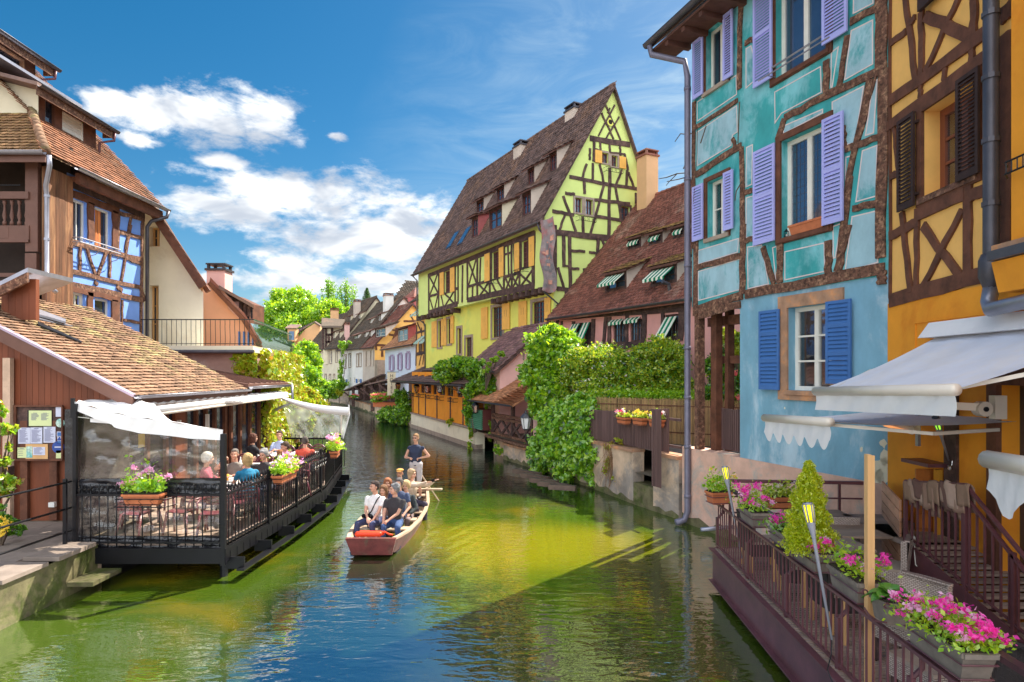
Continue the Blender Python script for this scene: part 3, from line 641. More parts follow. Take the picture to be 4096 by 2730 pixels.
spw=n.new('ShaderNodeSeparateXYZ'); l.new(tc.outputs['Object'],spw.inputs[0])
def w0(op,a_,b_=None,c_=None):
    q=n.new('ShaderNodeMath'); q.operation=op
    for i,v in enumerate((a_,b_,c_)):
        if v is None: continue
        if isinstance(v,(int,float)): q.inputs[i].default_value=v
        else: l.new(v,q.inputs[i])
    return q.outputs[0]
wx=w0('DIVIDE',w0('ADD',spw.outputs[0],1.3),1.1); wy=w0('DIVIDE',w0('ADD',spw.outputs[1],-13.6),2.6); wr_=w0('SUBTRACT',1.0,w0('ADD',w0('MULTIPLY',wx,wx),w0('MULTIPLY',wy,wy))); wr_=w0('MAXIMUM',wr_,0.0)
wk=w0('MULTIPLY',w0('SINE',w0('ADD',w0('MULTIPLY',spw.outputs[0],15.0),w0('MULTIPLY_ADD',spw.outputs[1],-7.0,w0('MULTIPLY',r1,3.0)))),wr_)
b2=n.new('ShaderNodeMath'); b2.operation='MULTIPLY_ADD'; l.new(wk,b2.inputs[0]); b2.inputs[1].default_value=.30; l.new(b.outputs[0],b2.inputs[2]); b=b2
bp=n.new('ShaderNodeBump'); bp.inputs['Strength'].default_value=.22; bp.inputs['Distance'].default_value=.05; l.new(b.outputs[0],bp.inputs['Height'])
# body of the water: green, with yellow-brown silt shoals (a stain of the bed, fixed in place)
s1=tn(.28,5,tc.outputs['Object'],.6,.5); rr=n.new('ShaderNodeMapRange'); rr.interpolation_type='SMOOTHSTEP'; l.new(s1,rr.inputs[0]); rr.inputs[1].default_value=.50; rr.inputs[2].default_value=.72
mx=n.new('ShaderNodeMix'); mx.data_type='RGBA'; l.new(rr.outputs[0],mx.inputs[0]); mx.inputs[6].default_value=(.05,.09,.006,1); mx.inputs[7].default_value=(.21,.15,.004,1)
sp=n.new('ShaderNodeSeparateXYZ'); l.new(tc.outputs['Object'],sp.inputs[0])
def wm(op,a,b=None,c=None):
    q=n.new('ShaderNodeMath'); q.operation=op
    for i,v in enumerate((a,b,c)):
        if v is None: continue
        if isinstance(v,(int,float)): q.inputs[i].default_value=v
        else: l.new(v,q.inputs[i])
    return q.outputs[0]
def ss(v,a,b):
    q=n.new('ShaderNodeMapRange'); q.interpolation_type='SMOOTHSTEP'; l.new(v,q.inputs[0]); q.inputs[1].default_value=a; q.inputs[2].default_value=b; return q.outputs[0]
X_,Y_=sp.outputs[0],sp.outputs[1]; nzw=wm('MULTIPLY_ADD',tn(.55,4,tc.outputs['Object'],.6,.6),3.0,-1.5)
# the deep channel is dark, the shallow sides show weed and silt
dch=wm('ADD',wm('ABSOLUTE',wm('ADD',X_,wm('MULTIPLY_ADD',Y_,.10,1.45))),nzw); deep=wm('SUBTRACT',1.0,ss(dch,.7,2.0)); deep=wm('MULTIPLY',deep,wm('SUBTRACT',1.0,ss(Y_,11.0,15.0)))
deep=wm('MAXIMUM',deep,ss(wm('ADD',Y_,nzw),16.0,21.0))
r2_=wm('ADD',wm('POWER',wm('DIVIDE',wm('ADD',X_,-.3),2.4),2.0),wm('POWER',wm('DIVIDE',wm('ADD',Y_,-13.4),1.9),2.0)); shoal=wm('SUBTRACT',1.0,ss(wm('ADD',r2_,wm('MULTIPLY',nzw,.5)),.1,1.9))
my=n.new('ShaderNodeMix'); my.data_type='RGBA'; l.new(shoal,my.inputs[0]); l.new(mx.outputs[2],my.inputs[6]); my.inputs[7].default_value=(.21,.19,.006,1)
md=n.new('ShaderNodeMix'); md.data_type='RGBA'; l.new(deep,md.inputs[0]); l.new(my.outputs[2],md.inputs[6]); md.inputs[7].default_value=(.006,.018,.010,1)
df=n.new('ShaderNodeBsdfDiffuse'); l.new(md.outputs[2],df.inputs[0])
gl=n.new('ShaderNodeBsdfGlossy'); gl.inputs['Roughness'].default_value=.035; gl.inputs[0].default_value=(.95,.97,1,1); l.new(bp.outputs[0],gl.inputs['Normal'])
fn=n.new('ShaderNodeFresnel'); fn.inputs[0].default_value=5.0; l.new(bp.outputs[0],fn.inputs['Normal'])
ms=n.new('ShaderNodeMixShader'); l.new(fn.outputs[0],ms.inputs[0]); l.new(df.outputs[0],ms.inputs[1]); l.new(gl.outputs[0],ms.inputs[2])
o=n.new('ShaderNodeOutputMaterial'); l.new(ms.outputs[0],o.inputs[0])
def poly_flat(name,pts,m,z):
    import mathutils.geometry as g
    tri=g.tessellate_polygon([[Vector((p[0],p[1],0)) for p in pts]]); mb=MB(); mb.add([(p[0],p[1],z) for p in pts],[tuple(t) for t in tri])
    o=mb.build(name,m); tag(o,kind='structure')
    me=o.data
    import bmesh
    bm=bmesh.new(); bm.from_mesh(me); bmesh.ops.recalc_face_normals(bm,faces=bm.faces); 
    for f in bm.faces:
        if f.normal.z<0: f.normal_flip()
    bm.to_mesh(me); bm.free(); return o
poly_flat('canal_water',[(p[0]-2,p[1]) for p in LQ]+[(p[0]+2,p[1]) for p in RQ[::-1]],mw,0.0)
poly_flat('canal_bed',[(-700,-400),(700,-400),(700,900),(-700,900)],m_ground,-1.2)
poly_flat('left_bank_ground',LQ+[(-35,90),(-35,900),(-700,900),(-700,-8)],m_paving if False else m_ground,.66)
poly_flat('right_bank_ground',RQ+[(-35,90),(-35,900),(700,900),(700,-8)],m_ground,.9)
def tide(o,pts,side,h=.16,off=.006):
    tm=MB()
    for i in range(len(pts)-1):
        p=Vector((*pts[i],0));q=Vector((*pts[i+1],0)); d=(q-p).normalized(); nn=Vector((-d.y,d.x,0))*side*off; N_=max(2,int((q-p).length/.22)); hs=[h*R.uniform(.5,1.5) for _ in range(N_+1)]
        v=[p.lerp(q,k/N_)+nn+Vector((0,0,-.3)) for k in range(N_+1)]+[p.lerp(q,k/N_)+nn+Vector((0,0,hs[k])) for k in range(N_+1)]; tm.add(v,[(k,k+1,N_+2+k,N_+1+k) for k in range(N_)])
    tm.build('tide_mark',m_algae,o)
def quay(name,pts,h,m,th=.35,side=1,z0=-1.2,cap=None,caph=.10):
    mb=MB(); cp=MB()
    for i in range(len(pts)-1):
        p=Vector((*pts[i],0));q=Vector((*pts[i+1],0)); d=(q-p).normalized(); nn=Vector((-d.y,d.x,0))*side
        h0=h[i] if isinstance(h,list) else h; h1=h[i+1] if isinstance(h,list) else h
        a,b_=p-d*.0,q+d*.0
        mb.hexa([a+Vector((0,0,z0)),b_+Vector((0,0,z0)),b_-nn*th+Vector((0,0,z0)),a-nn*th+Vector((0,0,z0)),a+Vector((0,0,h0)),b_+Vector((0,0,h1)),b_-nn*th+Vector((0,0,h1)),a-nn*th+Vector((0,0,h0))])
        if cap:
            n_=max(1,int((q-p).length/1.1))
            for k in range(n_):
                s0=p+(q-p)*(k/n_+.006); s1=p+(q-p)*((k+1)/n_-.006); z0_=h0+(h1-h0)*k/n_; z1_=h0+(h1-h0)*(k+1)/n_; j=R.uniform(-.012,.012)
                e=nn*.05
                c=MB().hexa([s0+e+Vector((0,0,z0_+.001)),s1+e+Vector((0,0,z1_+.001)),s1-nn*(th+.04)+Vector((0,0,z1_+.001)),s0-nn*(th+.04)+Vector((0,0,z0_+.001)),s0+e+Vector((0,0,z0_+caph+j)),s1+e+Vector((0,0,z1_+caph+j)),s1-nn*(th+.04)+Vector((0,0,z1_+caph+j)),s0-nn*(th+.04)+Vector((0,0,z0_+caph+j))])
                cp_l.append(c)
    o=mb.build(name,m); tag(o,kind='structure')
    tide(o,pts,side)
    for c in cp_l: c.build('coping_stone',cap,o)
    cp_l.clear(); return o
cp_l=[]
# right: stained wall along the water (z to 1.5), then low quay beyond
quay('quay_wall',[(4.2,15.62),(3.78,16.6)],1.5,m_quay,.35,1,cap=m_stone)
quay('quay_wall',[(3.42,17.48),(2.65,19.6),(1.6,22.2)],1.45,m_quay,.35,1,cap=m_stone)
quay('quay_wall',[(1.6,22.2),(-.37,26.5)],.62,m_quay,.35,1,cap=m_stone)
quay('quay_wall',[(-6.9,42.3),(-17.7,68),(-25.5,82),(-29.5,88)],.75,m_quay,.35,1,cap=m_stone)
quay('gap_sill',[(3.78,16.6),(3.42,17.48)],.62,m_algae,.5,1)
quay('left_quay_wall',[(-7.35,-8),(-7.35,11.0)],.66,m_algae,.5,-1,cap=m_paving,caph=.06)
quay('left_quay_wall',[(-7.35,11.002),(-7.35,21.5),(-9.3,27),(-13.2,39),(-19.2,54),(-25.5,68),(-31,78),(-33,86)],.66,m_quay,.4,-1)
# algae band at the waterline
# left path of stone slabs
pt=MB().box(-13.5,-7.87,-8,12.6,.5,.672).build('left_path',m_paving); tag(pt,kind='structure')
for i in range(9):
    for j in range(16):
        x0=-13.3+i*.6+ (.0); y0=4.2+j*.52
        if x0+.58>-7.9 or y0+.5>12.6: continue
        MB().box(x0,x0+.592,y0+.004,y0+.514,.674,.69+R.uniform(0,.006)).build('paving_slab',m_paving,pt)
poly_flat('terrace_ground',[(4.6,15.3),(3.1,19.5),(1.5,23.2),(6.0,27),(14,20),(14,15.3)],m_paving,1.52)
# ---------------- lime green half-timbered house ----------------
TA=lambda x,y:(1600+x/1.568,300+y/1.568)
T2=lambda x,y:(1300+x/1.96,1000+y/1.96)
T3=lambda x,y:(2100+x/1.96,700+y/1.96)
T4=lambda x,y:(900+x/2.24,1000+y/2.24)
T5=lambda x,y:(2750+x/1.6,1750+y/1.6)
TZ3=lambda x,y:(x/1.681,1500+y/1.681)
TB=lambda x,y:(2550+x/1.568,y/1.568)
TC=lambda x,y:(2600+x/1.425,900+y/1.425)
TD=lambda x,y:(3300+x/1.307,y/1.307)
UA=(-.54,1)
_f=Fr((1.95,29),UA,1); gc=_f.w(0,0,.5); gc=(gc.x,gc.y)
# openings first
fr=Fr(gc,UA,1)
def FT(T,x0,y0,y1,x1,out=0): return pxr(fr,*T(x0,y0),T(x0,y1)[1],T(x1,y0)[0],out)
up=[FT(TA,765,1050,1213,805),FT(TA,578,1118,1283,622),FT(TA,280,1236,1368,314)]
gf=Fr(gc,(-fr.n.x,-fr.n.y),-1); 
if gf.n.dot(fr.u)>0: gf.n=-gf.n
def GT(x0,y0,y1,x1): return pxr(gf,*TA(x0,y0),TA(x0,y1)[1],TA(x1,y0)[0])
gh=[GT(1264,487,550,1305),GT(1325,505,572,1362),GT(1097,770,862,1140),GT(1163,780,875,1208),GT(1385,822,905,1440),GT(1482,755,800,1526)]
G=House('half_timbered_house','tall lime green half-timbered house with steep brown roof and yellow shutters','house',gc,UA,17.1,6.9,7.7,11.25,17.85,m_green,m_tilebrown,group=None,rid=.565,ov=.4,tw=.24,tl=.2,holes=up,gholes=gh,verge=.18)
zf=.9
lo=[]
def FL(T,x0,y0,y1,x1): return pxr(fr,*T(x0,y0),T(x0,y1)[1],T(x1,y0)[0],-.5)
lw=[FL(T2,1312,455,690,1395),FL(T2,1627,415,612,1727),FL(T2,888,560,765,915),FL(T2,960,545,738,990),FL(T2,1040,618,815,1070),FL(T2,1103,690,838,1153)]
m=wallgeo(MB(),fr,rect(0,17.1,zf,7.7),[h for h in lw],.15,-.5); m.build('lower_wall',m_greenlow,G.root)
m=MB(); wallgeo(m,gf,rect(.5,6.9,zf,7.7)); m.add([fr.w(0,7.7,-.5),fr.w(17.1,7.7,-.5),fr.w(17.1,7.7,0),fr.w(0,7.7,0)],[(0,1,2,3)]); m.add([fr.w(17.1,zf,-.5),fr.w(17.1,zf,-6.9),fr.w(17.1,7.7,-6.9),fr.w(17.1,7.7,-.5)],[(0,1,2,3)]); m.build('lower_gable_wall',m_green,G.root)
for i,h in enumerate(up): window(G.root,fr,h,m_winbrown,4,5,.15,fw=.05,surround=m_darkwood,sw=.1)
frl=Fr((fr.w(0,0,-.5).x,fr.w(0,0,-.5).y),UA,1)
for i,h in enumerate(lw): window(G.root,frl,h,m_winbrown,4 if i<2 else 2,5,.15,fw=.05,surround=m_greystone,sw=.16)
for i,h in enumerate(gh): window(G.root,gf,h,m_winbrown if i!=0 else m_winbrown,2,2,.15,fw=.05,surround=m_greystone if i<4 else m_darkwood,sw=.1,glass=m_glasslit)
for T,x0,y0,y1,x1 in ((TA,720,1062,1238,748),(TA,810,1022,1205,842),(TA,532,1128,1300,563),(TA,622,1088,1270,650),(TA,251,1245,1385,275),(TA,316,1214,1365,342)): shutter(G.root,fr,FT(T,x0,y0,y1,x1,.05),m_yelshut,.05,slot=True)
for T,x0,y0,y1,x1 in ((T2,1232,458,700,1282),(T2,1397,428,628,1455),(T2,1527,410,612,1588),(T2,1730,380,590,1775),(T2,843,565,766,882),(T2,918,545,752,938),(T2,940,540,748,958),(T2,991,520,735,1015)):
    shutter(G.root,frl,FL(T,x0,y0,y1,x1),m_yelshut,.05,slot=True)
for x0,y0,y1,x1 in ((1219,472,550,1262),(1372,512,585,1412)): shutter(G.root,gf,GT(x0,y0,y1,x1),m_yelshut,.05)
# gable timbers
gt=[(1190,398,1440,440,.3),(1062,640,1300,688,.2),(1290,686,1530,722,.2),(1035,742,1095,752,.16),(1215,785,1440,810,.18),(955,855,1090,880,.18),(1215,888,1400,915,.18),(975,990,1350,1030,.32),(1070,1103,1158,1110,.14),(1185,1113,1258,1125,.14),(1062,1214,1122,1218,.14),(1146,1222,1192,1226,.14),(985,1342,1090,1352,.24),
(1345,190,1243,385,.09),(1372,265,1290,402,.09),(1287,190,1382,412,.09),(1262,240,1338,405,.09),(1314,210,1300,240,.08),
(1190,462,1188,535,.14),(1208,555,1206,668,.14),(1314,585,1308,1012,.2),(1424,600,1418,712,.16),(1153,668,1156,748,.16),(1170,560,1138,655,.13),(1250,562,1278,685,.13),(1388,600,1348,705,.13),(1430,612,1468,716,.13),(1277,692,1192,1002,.15),(1350,708,1388,908,.15),(1022,760,1102,985,.15),(1034,875,1000,972,.13),(1144,890,1147,998,.16),(1024,1010,1026,1205,.2),(1062,1000,1066,1350,.2),(1240,1025,1234,1170,.2),(1264,1032,1290,1098,.14),(990,1208,1026,1338,.15),(1040,1352,1036,1420,.16),(1026,1198,1062,1204,.1),
(1255,418,1256,475,.12),(1312,430,1314,492,.12),(1378,448,1382,510,.12),(1215,400,1213,545,.16),(1217,468,1256,476,.1),(1316,490,1410,500,.1),(1408,500,1428,600,.14)]
tims(G.root,gf,[(a,b,c,d,e*.86) for a,b,c,d,e in gt],m_darkwood,TA,o1=.045)
# corner post wall between facade and gable, facade timbers
tims(G.root,fr,[(842,985,838,1330,.25)],m_darkwood,TA,o1=.05)
MB().fbox(gf,-.06,.62,.05,.10,7.55,10.6).build('corner_boarding',m_darkwood,G.root)
yt=lambda x:1252-(x-175)*.40
yb=lambda x:(1492-(x-180)*.30) if x<400 else (1398-(x-490)*.21)
ym=lambda x:(1392-(x-180)*.29) if x<400 else (1312-(x-490)*.27)
F=[]
for x,w_ in ((182,.22),(245,.2),(348,.2),(366,.16),(425,.2),(487,.22),(566,.2),(655,.2),(703,.16),(752,.18),(836,.2)): F.append((x,yt(x)+8,x,(yb(x)),w_*.82))
F+=[(178,yt(178)+10,845,yt(845)+8,.26),(180,yb(180),362,yb(362),.3),(425,yb(490)+16,845,yb(845)-2,.3)]
for a,b in ((182,245),(348,366),(425,487),(487,566),(655,703),(703,752)): F.append((a,ym(a),b,ym(b),.14))
for a,b in ((258,276),(280,345),(496,560),(570,610),(612,652),(662,700),(706,748),(755,832)):
    F.append((a,ym(a)+6,b,yb(b)-6,.1)); 
for a,b in ((280,345),(500,560),(662,700),(706,748),(755,832)): F.append((b,ym(b)+6,a,yb(a)-6,.1))
for a,b in ((186,242),(430,484)): F+=[(a,yt(a)+14,b,ym(b),.11),(b,yt(b)+14,a,ym(a),.11)]
for a,b in ((186,214),(240,216)): F+=[(a,ym(a)+6,b,yb(b),.1)]
F+=[(508,yt(508)+30,502,ym(502),.12),(680,yt(680)+20,684,ym(684),.1),(716,yt(716)+20,722,ym(722),.1),(655,1130,703,1112,.1),(395,yt(395)+30,392,yb(392),.14),(460,ym(460),455,yb(490)+16,.12)]
tims(G.root,fr,F,m_darkwood,TA,o1=.045)
# jetty brackets
for i in range(13):
    a=.3+i*.62 if i<9 else 10.9+(i-9)*1.2
    MB().fbox(fr,a-.11,a+.11,-.48,.12,7.42,7.69).build('bracket',m_darkwood,G.root)
for i in range(4): MB().fbox(fr,12.6+i*1.15,12.82+i*1.15,-.48,.12,7.42,7.69).build('bracket',m_darkwood,G.root)
# dormers
def dorm(Hh,T,xr,yt_,yb_,xl,ylb,mf,mc,mr_,slope=.45,**k):
    a0,z0=Hh.roofpt(*T(xr,yb_)); a1,_=Hh.roofpt(*T(xl,ylb)); of=Hh.ro(z0)+.02; _,z1=Hh.fr.px(*T(xr,yt_),of); return Hh.dormer(min(a0,a1),max(a0,a1),z0,z1,mf,mc,mr_,slope,**k)+(min(a0,a1),max(a0,a1),z0,z1)
m_cheekred=mat('dusty_red_plaster',(.42,.12,.12),.85,.1)
for args in ((824,718,878,772,895,m_darkwood,m_beige,m_tilebrown,.5),(642,810,958,566,985,m_darkwood,m_creamwall,m_tilebrown,.45),(492,880,1018,452,1035,m_darkwood,m_cheekred,m_tilebrown,.3),(986,470,600,940,622,m_darkwood,m_beige,m_tilebrown,.6),(845,570,685,805,702,m_darkwood,m_beige,m_tilebrown,.6),(656,685,785,614,800,m_darkwood,m_beige,m_tilebrown,.6),(527,768,860,486,876,m_darkwood,m_beige,m_tilebrown,.6)):
    dorm(G,TA,*args[:8],slope=args[8])
for x,y in ((338,1035),(412,1008)):
    a,z=G.roofpt(*TA(x,y)); m=MB(); o=G.ro(z); m.hexa([fr.w(a-.4,z-.6,G.ro(z-.6)+.02),fr.w(a+.4,z-.6,G.ro(z-.6)+.02),fr.w(a+.4,z+.6,G.ro(z+.6)+.02),fr.w(a-.4,z+.6,G.ro(z+.6)+.02),fr.w(a-.4,z-.6,G.ro(z-.6)+.1),fr.w(a+.4,z-.6,G.ro(z-.6)+.1),fr.w(a+.4,z+.6,G.ro(z+.6)+.1),fr.w(a-.4,z+.6,G.ro(z+.6)+.1)])
    s=m.build('skylight',m_zincdark,G.root); m=MB(); m.hexa([fr.w(a-.32,z-.5,G.ro(z-.5)+.05),fr.w(a+.32,z-.5,G.ro(z-.5)+.05),fr.w(a+.32,z+.5,G.ro(z+.5)+.05),fr.w(a-.32,z+.5,G.ro(z+.5)+.05),fr.w(a-.32,z-.5,G.ro(z-.5)+.115),fr.w(a+.32,z-.5,G.ro(z-.5)+.115),fr.w(a+.32,z+.5,G.ro(z+.5)+.115),fr.w(a-.32,z+.5,G.ro(z+.5)+.115)]); m.build('pane',m_glasslit,s)
for (x,y) in ((710,570),(1038,335)):
    a,z=G.roofpt(*TA(x,y)); p=fr.w(a,z-.9,G.ro(z)-.6); chimney(G.root,p,.7,.9,2.1 if x<800 else 1.9,m_beige,m_zincdark,.5)
# oculus, drainpipe, painted sheet hanging at the corner, small iron flower rails
p0=gf.px(*TA(1316,298)); m=MB()
m.add([gf.w(p0[0]+.2*math.cos(t),p0[1]+.2*math.sin(t),.02) for t in [i*.5236 for i in range(12)]]+[gf.w(p0[0]+.2*math.cos(t),p0[1]+.2*math.sin(t),.05) for t in [i*.5236 for i in range(12)]],[tuple(range(12,24))]+[(i,(i+1)%12,12+(i+1)%12,12+i) for i in range(12)]); oc=m.build('round_vent',m_greenlow,G.root)
m=MB(); m.add([gf.w(p0[0]+.12*math.cos(i*.5236),p0[1]+.12*math.sin(i*.5236),.053) for i in range(12)],[tuple(range(12))]); m.build('vent_opening',m_dark,oc)
def pipe(root,pts,r=.05,m=m_zincdark,name='drainpipe',n=8):
    return MB().tube(pts,r,n).build(name,m,root,True)
g0=fr.w(-.1,10.6,.45); pipe(G.root,[g0,g0+Vector((.1,.1,-.3)),gf.w(-.1,10.0,.18),gf.w(-.1,7.4,.18),gf.w(.7,6.9,.12),gf.w(.7,1.2,.12)])
pipe(G.root,[fr.w(17.2,10.6,.45),fr.w(17.05,10.2,.12),fr.w(17.05,7.6,.12),fr.w(16.9,7.1,-.42),fr.w(16.9,1,-.42)])
for T,x,y,f_,w_ in ((TA,1325,608,gf,1.0),(TA,1155,912,gf,1.0),(TA,592,1305,fr,1.1),(TA,775,1232,fr,1.1)):
    a,z=f_.px(*T(x,y)); m=MB(); q=f_.w
    for zz in (z-.1,z+.1): m.tube([q(a-w_/2,zz,.02),q(a-w_/2,zz,.28),q(a+w_/2,zz,.28),q(a+w_/2,zz,.02)],.012,4)
    for i in range(9):
        xx=a-w_/2+w_*i/8; m.tube([q(xx,z-.1,.28),q(xx+.04*(-1)**i,z,.29),q(xx,z+.1,.28)],.009,4)
    m.build('flower_rail',m_iron,G.root)
m_tap=mat('faded_painted_sheet',(.30,.24,.24),.8,.2,3,.4,c2=(.42,.15,.14),c2amt=.45,c2scale=1.2)
t=m_tap.node_tree; 
tp=thing('hanging_sheet','wavy grey and red painted panel hanging at the corner of the green house','banner',tuple(gf.w(.55,7.6,.25)))
a0,zt=gf.px(*TA(888,905),.3); a1,_=gf.px(*TA(972,900),.3); _,zb=gf.px(*TA(888,1350),.3)
def sf(u,v):
    a=a0+(a1-a0)*u+.06*math.sin(v*11)+.04*math.sin(v*5+1); return gf.w(a,zb+(zt-zb)*v+.25*u*v-.1*math.sin(u*3),.28+.05*math.sin(u*7+v*9))
m=MB().grid(sf,10,40); 
def sb(u,v): return sf(u,v)-gf.n*.02
m.grid(sb,10,40); m.build('sheet',m_tap,tp,True)
m_tapin=mat('salmon_paint_patch',(.62,.30,.22),.8,.2,6,.2); m_tapg=mat('grey_paint_patch',(.22,.20,.21),.8,.2,6,.2)
for i in range(26):
    u0=R.uniform(.05,.7); v0=R.uniform(.02,.9); uu=R.uniform(.12,.3); vv=R.uniform(.02,.07)
    m=MB(); m.grid(lambda u,v:sf(u0+uu*u,v0+vv*v)+gf.n*(.006+.001*i),3,3); m.build('painted_patch',m_tapin if i%4==0 else m_tapg,tp)
# tall chimney on the ridge of the red-roofed house is built with that house
# ---------------- pink half-timbered house with red-brown roof ----------------
pc=(6.8,20.0); frp=Fr(pc,UA,1); LP=10.15
def PT(x0,y0,y1,x1,T=T3): return pxr(frp,*T(x0,y0),T(x0,y1)[1],T(x1,y0)[0])
ph=[PT(690,1150,1325,790),PT(822,1138,1312,928),PT(1095,1100,1290,1205),PT(398,1165,1345,455),PT(462,1160,1335,525)]
P_=House('half_timbered_house','pink half-timbered house with red tiled roof and green striped awnings','house',pc,UA,LP,10.0,1.5,6.62,12.3,m_pink,m_tilered,rid=.5,ov=.4,tw=.21,tl=.17,holes=ph,verge=.02)
for h in ph: window(P_.root,frp,h,m_darkwood,4,3,.12,fw=.07,glass=m_glasslit,curtain=None,sill=m_darkwood)
tims(P_.root,frp,[(240,1118,1275,1035,.3),(255,1395,940,1335,.2),(640,1115,612,1395,.18),(385,1150,380,1400,.22),(540,1130,535,1400,.24),(668,1115,665,1360,.2),(805,1105,800,1330,.18),(940,1090,938,1340,.22),(1085,1075,1083,1310,.16),(1222,1065,1220,1300,.16),(1250,1060,1225,1300,.18),(258,1140,260,1400,.2),(290,1150,300,1400,.15),(620,1325,665,1330,.16),(690,1345,940,1325,.22),(390,1355,535,1345,.2)],m_darkwood,T3,o1=.05)
strp=striped('green_white_stripes',(.0,.20,.10),(.80,.80,.66),(frp.u.x,frp.u.y,0),.24)
def awn(root,f,a0,a1,z1,z0,o0,o1,m,val=.12,name='awning'):
    mb=MB(); q=f.w
    mb.hexa([q(a0,z1-.02,o0),q(a1,z1-.02,o0),q(a1,z0-.02,o1),q(a0,z0-.02,o1),q(a0,z1,o0),q(a1,z1,o0),q(a1,z0,o1),q(a0,z0,o1)])
    n_=max(3,int((a1-a0)/.16))
    for i in range(n_):
        x0=a0+(a1-a0)*i/n_; x1=a0+(a1-a0)*(i+1)/n_; xm=(x0+x1)/2
        mb.poly(f,[(x0,z0),(x0,z0-val*.6),(x0+(xm-x0)*.5,z0-val),(xm+(xm-x0)*.5,z0-val),(x1,z0-val*.6),(x1,z0)],o1,o1+.012)
    return mb.build(name,m,root)
for args,kk in (((800,745,898,642,915),1),((1195,690,850,1002,870),1),((915,478,575,820,585),0),((1083,440,540,985,552),0),((1262,390,488,1172,500),0)):
    d,of,a0,a1,z0,z1=dorm(P_,T3,*args,m_darkwood,m_beige,m_tilemoss if True else m_tilered,slope=.42,mwin=m_darkwood,ovf=.15)
    if kk: awn(d,frp,a0+.12,a1-.1,z1-.10,z1-.48,of+.02,of+.5,strp)
    else: awn(d,frp,a0+.15,a1-.1,z1-.1,z1-.22,of+.02,of+.12,strp)
for x0,y0,x1,y1,o1 in ((680,1140,782,1150,.12),(802,1125,912,1133,.12)):
    a0,z1=frp.px(*T3(x0,y0)); a1,_=frp.px(*T3(x1,y0)); awn(P_.root,frp,min(a0,a1),max(a0,a1),z1,z1-.12,.05,.2,strp)
for x0,x1,y0,dz in ((440,378,1165,.75),(520,462,1155,.95),(1200,1110,1108,.7)):
    a0,z1=frp.px(*T3(x0,y0)); a1,_=frp.px(*T3(x1,y0)); awn(P_.root,frp,min(a0,a1),max(a0,a1),z1,z1-dz,.06,.55,strp)
chimney(P_.root,(6.62,30.3,11.2),.72,.72,3.0,m_peach,m_tilered,.48)

a,z=P_.roofpt(*T3(1135,915)); p=frp.w(a,z,P_.ro(z)); MB().tube([p,p+Vector((-.05,-.05,.25)),p+Vector((-.3,-.15,.33))],.07,8).build('roof_vent',m_zincdark,P_.roof)
# ---------------- blue-green half-timbered house ----------------
UB=(-.36,1); bc=(6.17,10.14); frb=Fr(bc,UB,1)
def BX(T,x0,y0,y1,x1,o=0): return pxr(frb,*T(x0,y0),T(x0,y1)[1],T(x1,y0)[0],o)
LB=frb.px(2768,1000)[0]; AL=frb.px(2960,1400)[0]
B=thing('half_timbered_house','turquoise half-timbered house with lavender shutters and pale panels standing over the water','house',(bc[0],bc[1],0))
zbe=5.30; zt_=12.1
hb=[BX(TB,430,200,585,566),BX(TB,868,-120,505,1190),BX(TB,440,1145,1500,566),BX(TB,905,890,1500,1193)]
hb[1]=(hb[1][0],hb[1][1],hb[1][2],hb[1][2]+ (hb[3][3]-hb[3][2])+.1)
m=wallgeo(MB(),frb,rect(0,LB,zbe,zt_),hb,.22); m.build('upper_wall',m_teal,B)
hg=BX(TC,790,475,942,1045)
m=wallgeo(MB(),frb,rect(0,AL,1.86,zbe),[hg],.22,-.0); m.build('ground_floor_wall',m_bluewall,B)
m=MB(); m.fbox(frb,-.0,LB+.35,-.4,.035,-1.1,1.86); pl_=m.build('plinth',m_pinkbase,B); A_,B_=frb.w(0,0,.035),frb.w(LB+.35,0,.035); tide(B,[(B_.x,B_.y),(A_.x,A_.y)],-1,.2)
m=MB(); w=frb.w
m.add([w(0,-1,-7),w(LB,-1,-7),w(LB,zt_,-7),w(0,zt_,-7)],[(0,1,2,3)]); m.add([w(LB,zbe,0),w(LB,zbe,-7),w(LB,zt_,-7),w(LB,zt_,0)],[(0,1,2,3)]); m.add([w(0,1.86,-.001),w(0,1.86,-7),w(0,zt_,-7),w(0,zt_,-.001)],[(0,1,2,3)])
m.add([w(AL,1.86,0),w(AL,1.86,-7),w(AL,zbe,-7),w(AL,zbe,0)],[(0,1,2,3)]); m.add([w(AL,zbe,0),w(LB,zbe,0),w(LB,zbe,-7),w(AL,zbe,-7)],[(0,1,2,3)])
m.build('side_wall',m_bluewall,B)
window(B,frb,hb[0],m_winwhite,2,1,.2,fw=.07,sill=m_greystone,surround=m_brownwood,sw=.1,glass=m_glass)
window(B,frb,hb[1],m_winwhite,2,1,.2,fw=.09,sill=m_brownwood,surround=m_brownwood,sw=.13,glass=m_glasslit)
window(B,frb,hb[2],m_winwhite,2,2,.2,fw=.07,sill=m_greystone,surround=m_brownwood,sw=.1,glass=m_pane,curtain=1)
window(B,frb,hb[3],m_winwhite,2,1,.2,fw=.09,sill=m_brownwood,surround=m_brownwood,sw=.13,glass=m_glasslit)
window(B,frb,hg,m_winwhite,2,3,.22,fw=.08,mw=.035,sill=m_stone,surround=m_stone,sw=.24,glass=m_pane,curtain=1)
